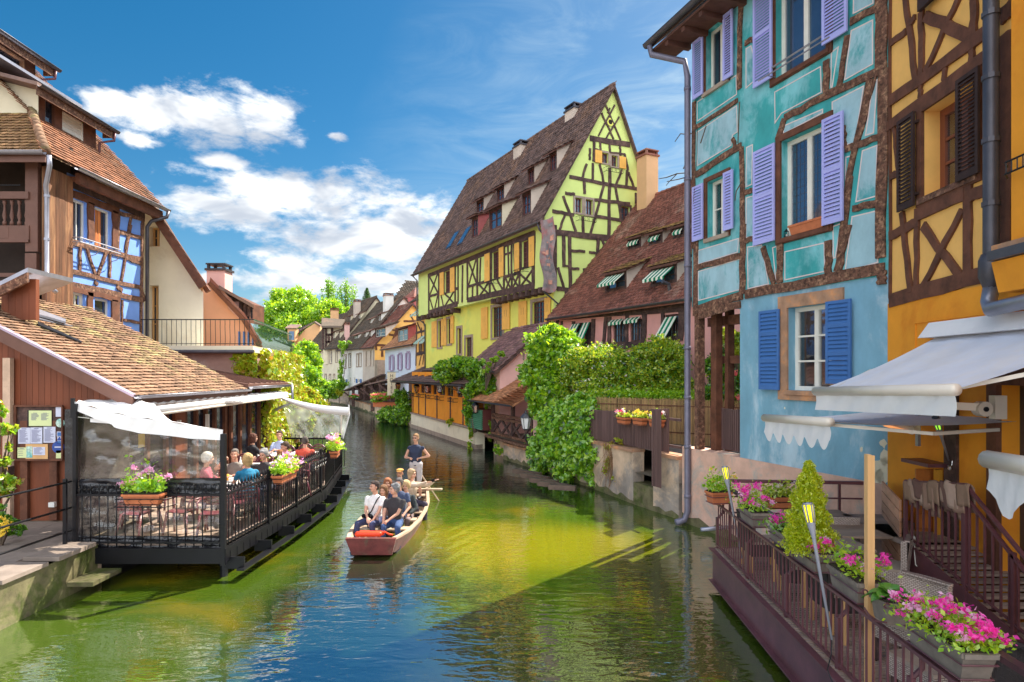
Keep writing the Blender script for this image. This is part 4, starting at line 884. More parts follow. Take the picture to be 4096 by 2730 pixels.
# leading of the stained glass
a0,a1,z0,z1=hb[3]; m=MB()
for i in range(1,4):
    for s0 in (a0+.1,(a0+a1)/2+.06): 
        x=s0+((a1-a0)/2-.16)*i/4; m.fbox(frb,x-.004,x+.004,-.18,-.176,z0+.1,z1-.1)
for j in range(1,12): z=z0+.1+(z1-z0-.2)*j/12; m.fbox(frb,a0+.1,a1-.1,-.181,-.177,z-.004,z+.004)
m.build('window_leading',m_zincdark,B)
def SH(T,x0,y0,y1,x1,ns,mm,pn=2,hx=None):
    r=BX(T,x0,y0,y1,x1,.05); return shutter(B,frb,r,mm,.07,slats=ns,panels=pn,hinge=(r[0] if hx=='R' else r[1]) if hx else None)
s1=BX(TB,355,275,632,415,.05)
SH(TB,355,272,632,417,26,m_lav,1); SH(TB,545,104,512,605,26,m_lav,1)
r=BX(TB,735,70,560,852,.05); H2_=r[2]+(hb[1][3]-hb[1][2])+.05
shutter(B,frb,(r[0],r[1],r[2],H2_),m_lav,.07,slats=34,panels=2); r=BX(TB,1168,-150,292,1325,.05); shutter(B,frb,(r[0],r[1],r[2],r[2]+(hb[1][3]-hb[1][2])+.05),m_lav,.07,slats=34,panels=2)
SH(TB,352,1180,1520,418,20,m_lav,1); SH(TB,547,1090,1452,606,20,m_lav,1)
SH(TB,735,960,1545,868,27,m_lav,2); SH(TB,1168,758,1420,1300,27,m_lav,2)
SH(TC,630,495,938,745,19,m_blueshut,3); SH(TC,1012,440,905,1155,19,m_blueshut,3)
# panels: cream line round a paler field
def inset(P,d):
    c=(sum(p[0] for p in P)/len(P),sum(p[1] for p in P)/len(P)); n=len(P); out=[]
    A=sum(P[i][0]*P[(i+1)%n][1]-P[(i+1)%n][0]*P[i][1] for i in range(n)); sg=1 if A>0 else -1
    for i in range(n):
        p0,p1,p2=P[i-1],P[i],P[(i+1)%n]
        def nrm(a,b):
            dx,dy=b[0]-a[0],b[1]-a[1]; l=math.hypot(dx,dy) or 1e-6; return (-dy/l*sg,dx/l*sg)
        n1,n2=nrm(p0,p1),nrm(p1,p2); bx,by=n1[0]+n2[0],n1[1]+n2[1]; k=1+n1[0]*n2[0]+n1[1]*n2[1]; k=max(k,.35); out.append((p1[0]+bx*d/k,p1[1]+by*d/k))
    return out
def panel(T,P,field=m_tealpale,lw=.022,only=False):
    Q=[frb.px(*T(x,y)) for x,y in P]; I=inset(Q,lw); m=MB(); n=len(Q)
    for i in range(n):
        j=(i+1)%n; m.poly(frb,[Q[i],Q[j],I[j],I[i]],.002,.010)
    o=m.build('painted_line',m_cream,B)
    if not only: MB().poly(frb,I,.001,.006).build('plaster_panel',field,B)
for P in ([(1340,192),(1480,122),(1480,405),(1298,508)],[(1220,640),(1425,535),(1368,900),(1305,915),(1300,925),(1222,960)],[(1478,512),(1510,495),(1485,838),(1428,857)],[(1410,945),(1508,908),(1500,1235),(1368,1272)],[(1345,1358),(1512,1318),(1512,1650),(1300,1712)],[(372,830),(625,660),(630,830),(600,850),(590,915),(375,1045)],[(680,305),(715,285),(745,400),(745,500),(680,560)],[(682,1240),(735,1225),(735,1482),(680,1497)],[(915,790),(1165,682),(1165,712),(915,845)],[(683,925),(725,905),(720,1160),(680,1178)],[(1355,-60),(1482,-110),(1482,25),(1352,92)]): panel(TB,P)
for P in ([(860,578),(1152,415),(1158,582),(905,715),(862,780)],[(375,640),(622,470),(625,595),(375,765)],[(1215,330),(1265,290),(1225,550),(1212,555)],[(1305,985),(1345,975),(1310,1200),(1303,1205)],[(1225,1420),(1280,1400),(1245,1620),(1228,1625)]): panel(TB,P,m_teal)
for P in ([(555,125),(640,112),(680,340),(558,368)],[(275,265),(515,192),(515,372),(275,435)],[(275,145),(508,75),(503,158),(275,228)]): panel(TC,P)
for P in ([(768,152),(997,100),(1000,268),(768,318)],[(698,130),(726,118),(732,325),(718,330)]): panel(TC,P,m_teal)
tb=[(358,640,352,1560,.16),(650,-60,642,560,.17),(655,925,665,1568,.17),(370,800,632,630,.13),(370,1098,655,915,.2),(600,870,618,925,.12),(680,275,735,245,.14),(680,1212,738,1190,.14),(680,1512,742,1496,.14),(880,880,925,745,.17),(925,742,1195,600,.17),(1190,600,1568,425,.18),(1340,140,1500,55,.16),(1520,-60,1520,430,.17),(1556,-60,1548,430,.15),(1548,440,1530,1620,.24),(1322,225,1268,548,.13),(1190,380,1190,600,.16),(1462,500,1330,1110,.16),(1335,1110,1268,1700,.17),(1500,480,1395,880,.05),(1308,940,1525,862,.15),(1355,1312,1530,1268,.15),(1305,790,1310,930,.05)]
tims(B,frb,[(a,b,c,d,e*.78) for a,b,c,d,e in tb],m_oldwood,TB,o1=.03)
tc_=[(535,0,528,395,.17),(1020,90,1022,285,.15),(1135,0,1072,268,.15),(648,128,712,335,.12),(745,100,745,330,.15),(548,398,1342,248,.2),(265,485,532,402,.18),(282,518,520,455,.16),(1328,262,1328,340,.15),(268,246,522,176,.13),(265,60,262,520,.16)]
tims(B,frb,tc_,m_oldwood,TC,o1=.035)
# open porch: posts, lintel, rail
for X,w_,mm,o_ in ((265,.16,m_oldwood,0.0),(312,.2,m_brownwood,-.25),(345,.12,m_brownwood,-.45)):
    a,_=frb.px(*TC(X,800)); MB().fbox(frb,a-w_/2,a+w_/2,o_-.18,o_,1.86,zbe-.02).build('post',mm,B)
a0,z0=frb.px(*TC(300,568)); 
MB().fbox(frb,AL,LB,-.62,-.45,z0-.02,z0+.2).build('lintel',m_brownwood,B)
_,z0=frb.px(*TC(360,768)); MB().fbox(frb,AL,LB-.2,-.6,-.5,z0-.09,z0+.09).build('rail',m_brownwood,B)
# roof, eaves, gutter
ez=11.95; m=MB(); roofslab(m,frb,-.6,LB+.75,ez,.72,ez+4.2,-4.2,.14); roofslab(m,frb,-.6,LB+.75,ez+.5,-7.7,ez+4.2,-4.201,.14); ro=m.build('roof',m_tilebrown,B)
m=MB(); m.fbox(frb,-.6,LB+.7,.0,.70,11.72,11.78)
for i in range(9): m.fbox(frb,.1+i*.65,.22+i*.65,.0,.66,11.60,11.72)
m.build('soffit',m_soffit,B)
gutter(B,frb,-.6,LB+.8,11.92,.80,m_zincdark,.09)
m=MB(); m.hexa([w(LB+.7,11.6,0),w(LB+.75,11.6,0),w(LB+.75,11.6,-7),w(LB+.7,11.6,-7),w(LB+.7,ez+.6,.6),w(LB+.75,ez+.6,.6),w(LB+.75,ez+.8,-7),w(LB+.7,ez+.8,-7)])
fx=frb.px(2750,1000,.12)[0]
pipe(B,[w(LB+.62,11.83,.80),w(LB+.62,11.62,.75),w(fx,11.25,.2),w(fx,10.9,.12),w(fx,6,.12),w(fx,.32,.12),w(fx+.02,.12,.2),w(fx+.05,.08,.42)],.075,m_pipe,n=10)
for z in (10.6,8.4,6.3,4.3,3.1,1.9,.7): MB().tube([w(fx,z-.04,.12),w(fx,z+.04,.12)],.088,10).build('pipe_collar',m_pipe,B,True)
# window guard rails on upper window, flower trough and lantern on the sill
a0,a1,z0,z1=hb[1]
MB().tube([w(a0-.25,z0+.06,.22),w(a1+.25,z0+.06,.22)],.014,6).tube([w(a1+.1,z0+.25,.0),w(a1+.1,z0+.25,.08),w(a0-.02,z0+.25,.08)],.02,6).tube([w(a1+.0,z0+.06,.02),w(a1,z0+.06,.22)],.01,4).build('guard_rail',m_zinc,B)
a0,a1,z0,z1=hb[3]; zc=z0+.006
tr=thing('window_box','empty terracotta trough on the sill of the stained glass window','planter',tuple(w(a0+.35,zc,-.05)))
m=MB(); x0,x1=a0+.03,a0+.86; m.hexa([w(x0+.04,zc,-.13),w(x1-.04,zc,-.13),w(x1-.04,zc,.05),w(x0+.04,zc,.05),w(x0,zc+.16,-.16),w(x1,zc+.16,-.16),w(x1,zc+.16,.08),w(x0,zc+.16,.08)]); m.fbox(frb,x0-.015,x1+.015,-.17,.09,zc+.15,zc+.19); m.build('trough',m_terra,tr)
ln=thing('lantern','small black lantern beside the terracotta trough on the window sill','lantern',tuple(w(a1-.1,zc,-.02)))
c=w(a1-.1,zc,-.02); m=MB(); m.box(c.x-.035,c.x+.035,c.y-.035,c.y+.035,c.z,c.z+.02)
for i in (-1,1):
    for j in (-1,1): m.box(c.x+i*.03-.004,c.x+i*.03+.004,c.y+j*.03-.004,c.y+j*.03+.004,c.z+.02,c.z+.12)
m.lathe((c.x,c.y,c.z+.12),[(.045,0),(.02,.03),(.01,.05)],6); m.build('frame',m_iron,ln); MB().lathe((c.x,c.y,c.z+.02),[(.012,0),(.012,.05)],6).build('candle',m_white,ln)
# bare creeper stems by the pipe
m=MB()
for pts in ([(318,712),(330,845),(375,800),(372,1000),(345,1330)],[(315,845),(270,840),(235,890)],[(315,1085),(250,1090),(200,1140),(180,1165)],[(250,1090),(180,1115),(135,1122)],[(315,1110),(260,1125),(185,1140)],[(288,1060),(298,1035)],[(655,1140),(620,1200),(612,1260)],[(395,900),(430,790)],[(640,640),(630,900)]):
    P=[frb.w(*frb.px(*TB(x,y),.1),.1) for x,y in pts]; m.tube(P,[.016,.013,.01,.008,.006][:len(P)],5)
m.build('bare_creeper',m_bark,None); cr=bpy.data.objects['bare_creeper']; tag(cr,'bare creeper stems climbing the corner drainpipe of the turquoise house','plant')
# flaked plaster patches low at the corner
for x,y,s in ((1325,1400,.2),(1345,1330,.12),(1330,1245,.07),(1310,1440,.12),(1205,1280,.04),(768,1045,.02)):
    a,z=frb.px(*TC(x,y)); P=[(a+s*R.uniform(.6,1.1)*math.cos(t),z+s*1.3*R.uniform(.6,1.1)*math.sin(t)) for t in [i*.628 for i in range(10)]]; MB().poly(frb,P,.0005,.004).build('flaked_patch',m_creamwall,B)
# ---------------- orange-yellow half-timbered house on the right ----------------
UY=(.041,1); yc=(5.85,2.5); fry=Fr(yc,UY,1)
LY=(bc[1]-2.5)*1.0008
Y=thing('half_timbered_house','ochre half-timbered house with dark slatted shutters beside the terrace','house',(yc[0],yc[1],0))
zc_=fry.px(*TD(360,1585))[1]
def YX(x0,y0,y1,x1,o=0): return pxr(fry,*TD(x0,y0),TD(x0,y1)[1],TD(x1,y0)[0],o)
hy=YX(520,585,1035,790)
AY=fry.px(4045,900,.35)[0]; AC=fry.px(3965,1010,.5)[0]
m=wallgeo(MB(),fry,rect(AY,LY,zc_,12.6),[hy],.3); m.build('upper_wall',m_yellow,Y)
hd=(fry.px(4500,1500)[0],fry.px(4012,1500)[0],.7,3.55)
m=wallgeo(MB(),fry,rect(0,LY,-1,zc_),[hd],.25,.02); m.build('ground_floor_wall',m_orange,Y)
w=fry.w
m=MB(); m.fbox(fry,0,AY,-.1,.35,zc_+.3,12.6); m.build('bay_wall',m_orange,Y)
m=MB(); m.add([w(0,-1,-6),w(LY,-1,-6),w(LY,12.6,-6),w(0,12.6,-6)],[(0,1,2,3)]); m.add([w(0,-1,-6),w(0,-1,0),w(0,12.6,0),w(0,12.6,-6)],[(0,1,2,3)]); m.add([w(LY,-1,-6),w(LY,-1,0),w(LY,12.6,0),w(LY,12.6,-6)],[(0,1,2,3)]); m.build('side_wall',m_orange,Y)
ty=[(425,-20,482,425,.15),(510,60,508,395,.15),(352,225,430,165,.14),(450,120,480,90,.12),(532,85,770,195,.2),(722,-40,532,375,.12),(790,-40,785,180,.16),(345,530,862,160,.22),(335,665,862,285,.2),(348,-60,346,1560,.06),(366,670,392,905,.08),(632,350,630,420,.1),(508,440,504,510,.1),(776,235,774,320,.12),(345,1235,500,1160,.18),(500,1110,740,1000,.3),(770,1030,862,985,.2),(410,1110,458,1530,.13),(488,1090,484,1525,.13),(755,960,755,1470,.2),(520,1180,728,1468,.17),(725,1100,515,1505,.13),(345,1575,862,1430,.28),(345,925,395,900,.14),(925,250,922,1290,.12),(962,210,958,1290,.2),(900,600,955,570,.2),(880,1000,930,975,.2),(900,240,985,190,.2),(930,90,990,40,.25)]
tims(Y,fry,[(a,b,c,d,e*.78) for a,b,c,d,e in ty],m_brownwood,TD,o0=.002,o1=.035)
m_wbrown=mat('reddish_window_wood',(.20,.06,.03),.5,.2,4,.15,stretch=WD)
window(Y,fry,hy,m_wbrown,2,3,.28,fw=.11,mw=.04,sill=m_oldwood,surround=m_brownwood,sw=.14,glass=m_pane,curtain=1)
r=YX(395,640,1112,482,.05); shutter(Y,fry,r,m_brownshut,.08,slats=24,panels=1,hinge=r[0]); r=YX(705,425,955,825,.05); shutter(Y,fry,r,m_brownshut,.08,slats=26,panels=1)
a,z=fry.px(*TD(500,60),.1); MB().fbox(fry,a-.55,a+.02,.08,.14,z,z+.9).build('shutter',m_brownshut,Y)
# big drainpipe with its hopper
fx=fry.px(*TD(868,700),.2)[0]
pipe(Y,[w(fx,13,.2),w(fx,5.05,.2),w(fx,4.98,.2)],.085,m_zincdark,n=12)
m=MB(); zb=fry.px(*TD(850,1345),.2)[1]; m.lathe(w(fx,zb-.25,.2),[(.06,-.2),(.13,.0),(.13,.2),(.10,.28)],10); m.tube([w(fx-.2,zb+.1,.2),w(fx-.18,zb-.05,.2),w(fx-.02,zb-.25,.2),w(fx,zb-.5,.2)],.07,8); m.build('hopper',m_zincdark,Y,True)
pz=fry.px(3960,1240,.3); pipe(Y,[w(fx,zb-.4,.2),w(fx-.03,pz[1]+.1,.25),w(fx-.12,pz[1],.3),w(.1,pz[1]+.35,.3)],.085,m_zinc,n=12)
for i in range(4): z=fry.px(*TD(860,80+i*330),.2)[1]; MB().tube([w(fx,z-.03,.2),w(fx,z+.03,.2)],.098,10).build('pipe_collar',m_zincdark,Y)
# cornice of the bay with lead gutter
zc2=fry.px(3975,1010,.35)[1]
m=MB(); m.fbox(fry,0,AC,-.05,.5,zc2-.02,zc2+.04); m.build('cornice',m_stone,Y); m=MB(); m.fbox(fry,0,AC-.01,.0,.56,zc2-.14,zc2-.03); m.build('cornice_gutter',m_zincdark,Y)
m=MB(); m.hexa([w(0,zc2-.5,.021),w(AC,zc2-.5,.021),w(AC,zc2-.5,.42),w(0,zc2-.5,.42),w(0,zc2-.15,.3),w(AC,zc2-.15,.3),w(AC,zc2-.15,.5),w(0,zc2-.15,.5)]); m.build('coving',m_orange,Y)
a,z=fry.px(*TD(1000,860),.45); m=MB()
for zz in (z-.08,z+.05): m.tube([w(a+.25,zz,.36),w(a+.1,zz,.5),w(a-.3,zz,.5)],.012,4)
for i in range(5): m.tube([w(a+.08-.08*i,z-.08,.5),w(a+.08-.08*i,z+.05,.5)],.008,4)
m.build('flower_rail',m_iron,Y)
# moulded line on the ground floor plaster, door frame
T6=lambda x,y:(3000+x/1.96,1200+y/1.96)
p=fry.px(*T6(1298,187),.02); p2=fry.px(*T6(1298,360),.02); q=fry.px(*T6(1860,80),.02)
MB().fbox(fry,p[0]-.02,p[0],.02,.04,2.6,p[1]).fbox(fry,1.5,p[0],.02,.04,p[1],p[1]+.02).build('moulding',m_orange,Y)
m=MB(); m.fbox(fry,hd[1]-.005,hd[1]+.16,.02,.09,.7,3.75); m.fbox(fry,hd[0],hd[1]-.005,.02,.09,3.55,3.75); m.build('door_frame',m_brownwood,Y)
MB().fbox(fry,hd[0],hd[1],-.24,-.2,.7,3.55).build('door',m_glass,Y)
a=fry.px(*T6(1590,1000),.02)[0]; MB().fbox(fry,a-.13,a+.13,.021,.06,.7,3.45).build('post',m_darkwood,Y)
m=MB(); roofslab(m,fry,-.3,LY+.3,12.5,.6,16,-3.2,.14); roofslab(m,fry,-.3,LY+.3,12.6,-6.4,16,-3.201,.14); m.build('roof',m_tilebrown,Y)
# ---------------- far row of houses on the right bank ----------------
HG='old canal houses in the far row'
def PXF(f,T,x0,y0,y1,x1,o=0): return pxr(f,*T(x0,y0),T(x0,y1)[1],T(x1,y0)[0],o)
def addwins(Hh,rs,mf,ms=None,msh=None,nx=2,ny=3,f=None):
    f=f or Hh.fr
    for r in rs:
        window(Hh.root,f,r,mf,nx,ny,.15,fw=.07,surround=ms,sw=.14,glass=m_glasslit)
        if msh:
            w_=(r[1]-r[0])*.55
            shutter(Hh.root,f,(r[0]-w_-.03,r[0]-.03,r[2],r[3]),msh,.06); shutter(Hh.root,f,(r[1]+.03,r[1]+w_+.03,r[2],r[3]),msh,.06)
# yellow narrow house next to the green one
c5=(-5.57,44.7); f5=Fr(c5,(-.42,1)); 
w5=[PXF(f5,T2,*q) for q in ((798,452,540,770),(762,460,548,735),(842,668,790,812),(797,675,800,766),(752,690,812,727))]
H5=House('timbered_house','narrow three-storey ochre timbered house with small green awnings left of the lime green house','house',c5,(-.42,1),5.5,5,.9,9.35,12.2,m_yellow,m_tilered,group=None,tw=.3,tl=.28,holes=w5,ov=.4,gut=True)
addwins(H5,w5,m_darkwood)
tims(H5.root,f5,[(850,560,852,905,.2),(722,590,715,910,.2),(720,545,860,515,.3),(715,655,855,610,.16),(715,820,862,790,.25),(800,600,798,830,.1),(760,610,760,830,.1),(725,570,760,650,.1),(770,560,800,640,.1),(805,555,845,610,.1),(845,545,810,600,.1),(755,835,740,905,.08),(775,828,770,900,.08),(800,825,815,895,.08),(840,815,835,890,.08),(735,440,735,555,.14),(770,430,768,545,.12),(803,420,800,540,.12)],m_darkwood,T2,o1=.05)
str5=striped('small_awning_stripes',(.02,.30,.20),(.8,.8,.72),(f5.u.x,f5.u.y,0),.2)
for r in w5[2:4]+w5[:2]: awn(H5.root,f5,r[0]-.1,r[1]+.1,r[3]+.05,r[3]-.5,.05,.7,str5)
# bluish-white house
c4=(-7.8,50.0); f4=Fr(c4,(-.42,1))
w4=[PXF(f4,T2,*q) for q in ((662,808,930,645),(600,818,938,582),(536,833,943,517))]
H4=House('rendered_house','bluish white canal house with mauve shutters and orange-brown roof','house',c4,(-.42,1),12.3,8,.75,5.95,9.6,m_whiteblue,m_tileorange,tw=.3,tl=.3,holes=w4,ov=.4,gut=True)
addwins(H4,w4,m_winblue,m_purshut,m_purshut)
dorm(H4,T2,652,602,715,568,735,m_darkwood,m_cheekred,m_tilered,slope=.3,mwin=m_winwhite)
# beige shuttered house with ochre timbered gable
c3=(-14.2,64.1); U3=(-.6,1); f3=Fr(c3,U3)
w3=[PXF(f3,T4,*q) for q in ((1285,905,1045,1268),(1325,900,1040,1308))]
H3=House('timbered_house','beige canal house with grey shutters and ochre timbered gable','house',c3,U3,4.0,8.2,.75,6.3,11.1,m_beige,m_tilered,mgable=m_yellow,tw=.3,tl=.3,holes=w3,ov=.35,gut=True)
addwins(H3,w3,m_winwhite,None,m_beige)
tims(H3.root,H3.gf,[(1350,855,1490,860,.25),(1350,840,1355,900,.2),(1405,870,1408,960,.25),(1540,700,1535,860,.25),(1470,760,1545,770,.2),(1540,710,1490,840,.18),(1450,700,1540,730,.15),(1660,580,1690,640,.15),(1600,640,1720,640,.2)],m_brownwood,T4,o1=.05)
dorm(H3,T4,1440,690,780,1345,800,m_darkwood,m_beige,m_tilegrey,slope=.35,mwin=m_winwhite)
MB().fbox(H3.gf,0,6.5,.02,.9,.75,5.0).build('stone_annex',m_greystone,H3.root)
# white gabled house
c2=(-16.2,67.5); f2=Fr(c2,U3)
w2=[PXF(f2,T4,*q) for q in ((1130,935,1050,1110),(1087,945,1057,1067),(1222,932,1042,1205),(1195,938,1044,1180),(1130,1145,1190,1115),(1168,1145,1195,1152),(1216,1158,1195,1190),(1088,1160,1200,1065))]
H2=House('rendered_house','white canal house with tall white gable and rows of shed dormers','house',c2,U3,9.1,9.2,.75,6.35,12.3,m_white,m_tilegrey,tw=.32,tl=.3,holes=w2,ov=.4,gut=True)
addwins(H2,w2[:4],m_winwhite,m_greystone); 
for r in w2[4:]: window(H2.root,H2.fr,r,m_winwhite,2,2,.1,fw=.08,glass=m_glasslit)
for r in (w2[7],w2[6]): 
    for sg in (0,1): shutter(H2.root,H2.fr,((r[0]-.45,r[0]-.03,r[2],r[3]) if sg==0 else (r[1]+.03,r[1]+.45,r[2],r[3])),m_blueshut,.06)
for q in ((1375,700,770,1345,775),(1310,725,780,1285,790),(1262,740,790,1240,800),(1195,760,800,1150,812)): dorm(H2,T4,*q,m_darkwood,m_white,m_tilegrey,slope=.4,mwin=m_winwhite,tw=0)
for q in ((1400,575,640,1370,650),(1310,620,665,1290,672)): dorm(H2,T4,*q,m_darkwood,m_white,m_tilegrey,slope=.4,mwin=m_winwhite,tw=0)
p=at(1553,1180,70.5); chimney(H2.root,(p.x,p.y,10.2),.95,.9,2.2,m_white,m_tilered,.5)
p=at(1388,1290,75.5); chimney(H2.root,(p.x,p.y,6.9),.5,.6,2.6,m_pinkpale,m_tilered,.5)
# cream house further on
c1=(-20.9,75.3); f1=Fr(c1,U3)
w1=[PXF(f1,T4,*q) for q in ((1008,900,1005,993),(958,905,1015,940),(925,910,1018,912),(985,1120,1160,972),(950,1120,1165,935),(912,1120,1170,895),(865,1140,1190,850))]
H1=House('rendered_house','cream canal house with large grey roof, furthest in the row','house',c1,U3,9.2,9,.75,6.7,13.2,m_creamwall,m_tilegrey,tw=.34,tl=.32,holes=w1,ov=.4,gut=True)
addwins(H1,w1,m_winwhite,m_greystone)
for q in ((1030,735,800,1015,810),(985,735,800,962,812),(1215,570,620,1190,630),(1130,590,640,1110,650)): dorm(H1,T4,*q,m_darkwood,m_creamwall,m_tilegrey,slope=.4,mwin=m_winwhite,tw=0)
p=at(1428,1205,79); chimney(H1.root,(p.x,p.y,10.6),.7,.9,2.1,m_beige,m_tilered,.5)
p=at(1338,1230,83); chimney(H1.root,(p.x,p.y,9.0),1.05,1.0,3.0,m_peach,m_tilered,.3)
H0=House('timbered_house','grey-roofed house with timbered stair dormer behind the far tree','house',(-25.9,83.5),U3,9,8,.75,6.3,12.0,m_creamwall,m_tilegrey,tw=.34,tl=.32,ov=.4,gut=True)
# timbered dormer tower
a=at(900*1/2.24+900,0,80); m=MB(); x0,x1=(at(1293,1400,80).x,at(1332,1400,80).x); zz0=at(1300,1395,80).z; zz1=at(1300,1308,80).z
m.box(x0,x1+1.2,80,84,zz0-2,zz1); tw_=m.build('stair_dormer',m_creamwall,H0.root)
m=MB(); 
for (X0,Y0,X1,Y1) in ((880,690,880,890),(905,700,905,880),(960,700,958,860),(905,760,960,760),(905,830,960,822),(930,760,930,830),(880,700,960,695)):
    pa=at(*T4(X0,Y0),79.95); pb=at(*T4(X1,Y1),79.95); MB().bar(pa,pb,.28,.1,(0,1,0)).build('beam',m_darkwood,tw_)
pts=[at(*T4(862,698),79),at(*T4(1040,698),79),at(*T4(1075,640),81),at(*T4(865,625),81)]
MB().prism(pts,(0,.1,.25)).build('dormer_roof',m_tilegrey,tw_)
# peach gabled house on the left of the far trees, big hip roof behind
def gabled(name,label,T,pts_wall,d,depth,mw_,roofpts,mr_,z0=.8):
    P=[at(*T(x,y),d) for x,y in pts_wall]; rt=thing(name,label,'house',(P[0].x,d,z0))
    P[0].z=min(P[0].z,z0);P[1].z=min(P[1].z,z0)
    MB().prism(P,(0,depth,0)).build('wall',mw_,rt)
    for k,rp in enumerate(roofpts):
        Q=[at(*T(x,y),d+dd) for x,y,dd in rp]; MB().prism(Q,(0,.02,.22)).build('roof',mr_,rt)
    return rt
HP=gabled('rendered_house','small peach gabled house under the big round tree','T4' and T4,[(600,865),(850,900),(850,690),(805,660),(715,715),(600,850)],96,8,m_peach,[[(578,830,-.5),(700,712,-.5),(800,655,4),(610,735,6)],[(800,655,-.6),(852,690,-.6),(880,690,6),(815,650,6)]],m_tilebrown)
m=MB(); q=at(*T4(622,770),95.6); m.box(q.x-.7,q.x+.5,94.6,96,q.z-.9,q.z+1.0); dd=m.build('dormer',m_peach,HP); MB().box(q.x-.45,q.x+.3,94.55,94.59,q.z-.7,q.z+.6).build('pane',m_glasslit,dd); MB().prism([(q.x-1,94.3,q.z+1.0),(q.x+.8,94.3,q.z+1.0),(q.x+.8,96.5,q.z+1.7),(q.x-1,96.5,q.z+1.7)],(0,0,.12)).build('dormer_roof',m_tilebrown,dd)
HB=thing('rendered_house','big brown hip-roofed building rising behind the white gabled house','house',(at(1640,1200,88).x,88,.8))
b0=[at(*T4(x,y),d) for x,y,d in ((1490,470,86),(1800,500,86),(1900,500,98),(1560,470,98))]; t0=[at(*T4(1620,292),90),at(*T4(1850,300),90)]
m=MB(); m.add([*b0,*t0],[(0,1,5,4),(0,4,3),(1,2,5),(2,3,4,5)]); m.build('roof',m_tilegrey,HB)
xb=[p.copy() for p in b0]; 
m=MB(); m.add([Vector((p.x*.985,p.y+.3,.8)) for p in b0]+[Vector((p.x*.985,p.y+.3,b0[0].z-.02)) for p in b0],[(0,1,5,4),(1,2,6,5),(2,3,7,6),(3,0,4,7)]); m.build('wall',m_creamwall,HB)
e1=b0[1]-b0[0]; ln_=e1.length; vup=(t0[0]+t0[1])/2-(b0[0]+b0[1])/2; vup=vup-e1.normalized()*vup.dot(e1.normalized())
def keep(a,b,L_=ln_,Hh=vup.length): 
    return a> b/Hh*(t0[0]-b0[0]).dot(e1.normalized()) 
tiles(HB,b0[0],e1,vup,ln_,vup.length,.4,.35,m_tilegrey,keep=keep,lift=.05)
q=at(*T4(1695,440),84); m=MB(); m.box(q.x-.9,q.x+.9,84,87,q.z-1.5,q.z+.2); dd=m.build('dormer',m_cheekred,HB); MB().lathe((q.x,85.2,q.z+.2),[(1.7,0),(0.02,1.5)],4).build('dormer_roof',m_tilered,dd)
# ---------------- yellow riverside restaurant ----------------
UQ=(-.42,1); oq=(qx(26.0),26.0); fq=Fr(oq,UQ,1); w=fq.w
sA=fq.px(1868,1600)[0]; sB=fq.px(1648,1600)[0]; 
RS=thing('riverside_restaurant','low ochre restaurant wing with lanterns and window boxes along the water','restaurant',tuple(w(sA,0)))
wr=[PXF(fq,T2,*q) for q in ((736,1060,1158,697),(784,1055,1160,750),(838,1052,1165,802),(880,1052,1168,847),(945,1052,1172,895),(1008,1055,1185,957),(1078,1060,1188,1035))]
wr=[(a,b,2.42,3.55+.0*a) for a,b,_,_ in wr]
sA2=sA-1.4
m=wallgeo(MB(),fq,rect(sA2,sB,1.02,3.75),wr,.12); m.add([w(sA2,1,0),w(sA2,1,-3),w(sA2,3.75,-3),w(sA2,3.75,0)],[(0,1,2,3)]); m.add([w(sB,1,0),w(sB,1,-3),w(sB,3.75,-3),w(sB,3.75,0)],[(0,1,2,3)]); m.build('wall',m_orange,RS)
for r in wr: window(RS,fq,r,m_darkwood,2,1,.12,fw=.07,glass=m_pane,curtain=1)
MB().fbox(fq,sA2-.1,sB,-.4,.06,-1.2,.92).build('base_wall',m_creamwall,RS); MB().fbox(fq,sA2-.1,sB,-.3,.14,.93,1.015).build('stone_ledge',m_greystone,RS)
MB().fbox(fq,sA2-.1,sB,-.3,.12,-1.2,.22).build('footing',m_greystone,RS)
for x in (692,737,790,880,985,1085): 
    a=fq.px(*T2(x,1230))[0]; MB().fbox(fq,a-.06,a+.06,.002,.04,1.02,2.38).build('post',m_darkwood,RS)
for x in (738,788,842,884,950,1015): 
    a=fq.px(*T2(x,1100))[0]; MB().fbox(fq,a-.06,a+.06,.002,.05,2.40,3.7).build('post',m_orange,RS)
for i,x in enumerate((715,765,840,915,1020)):
    a=fq.px(*T2(x,1195))[0]; m=MB()
    for zz in (2.15,2.33): m.tube([w(a-.55,zz,.03),w(a-.55,zz,.26),w(a+.55,zz,.26),w(a+.55,zz,.03)],.014,4)
    for k in range(7): xx=a-.55+1.1*k/6; m.tube([w(xx,2.15,.26),w(xx+.03*(-1)**k,2.24,.27),w(xx,2.33,.26)],.01,4)
    m.build('flower_rail',m_iron,RS)
m=MB(); roofslab(m,fq,sA2-.3,sB+3.2,3.12,.75,4.75,-3.2,.1); ro=m.build('roof',m_tilebrown,RS)
vv=(-fq.n*3.95+Vector((0,0,1.63))); tiles(ro,w(sA2-.3,3.12,.75),fq.u,vv,sB+3.5-sA2,vv.length,.2,.26,m_tilebrown,nind=0,lift=.04,rnd=False)
for i in range(14): a=sA2+i*(sB+3-sA2)/13; MB().fbox(fq,a-.05,a+.05,.03,.7,2.98,3.06).build('rafter',m_darkwood,RS)
gutter(RS,fq,sA2-.3,sB+3.2,3.12,.8)
# terrace part further on
m=MB(); m.fbox(fq,sB+.01,sB+6,-2.2,-1.2,.8,3.6); m.build('terrace_wall',m_brownwood,RS)
for a in (sB+3.0,): MB().fbox(fq,a-.08,a+.08,.2,.36,-.5,3.1).build('post',m_darkwood,RS)
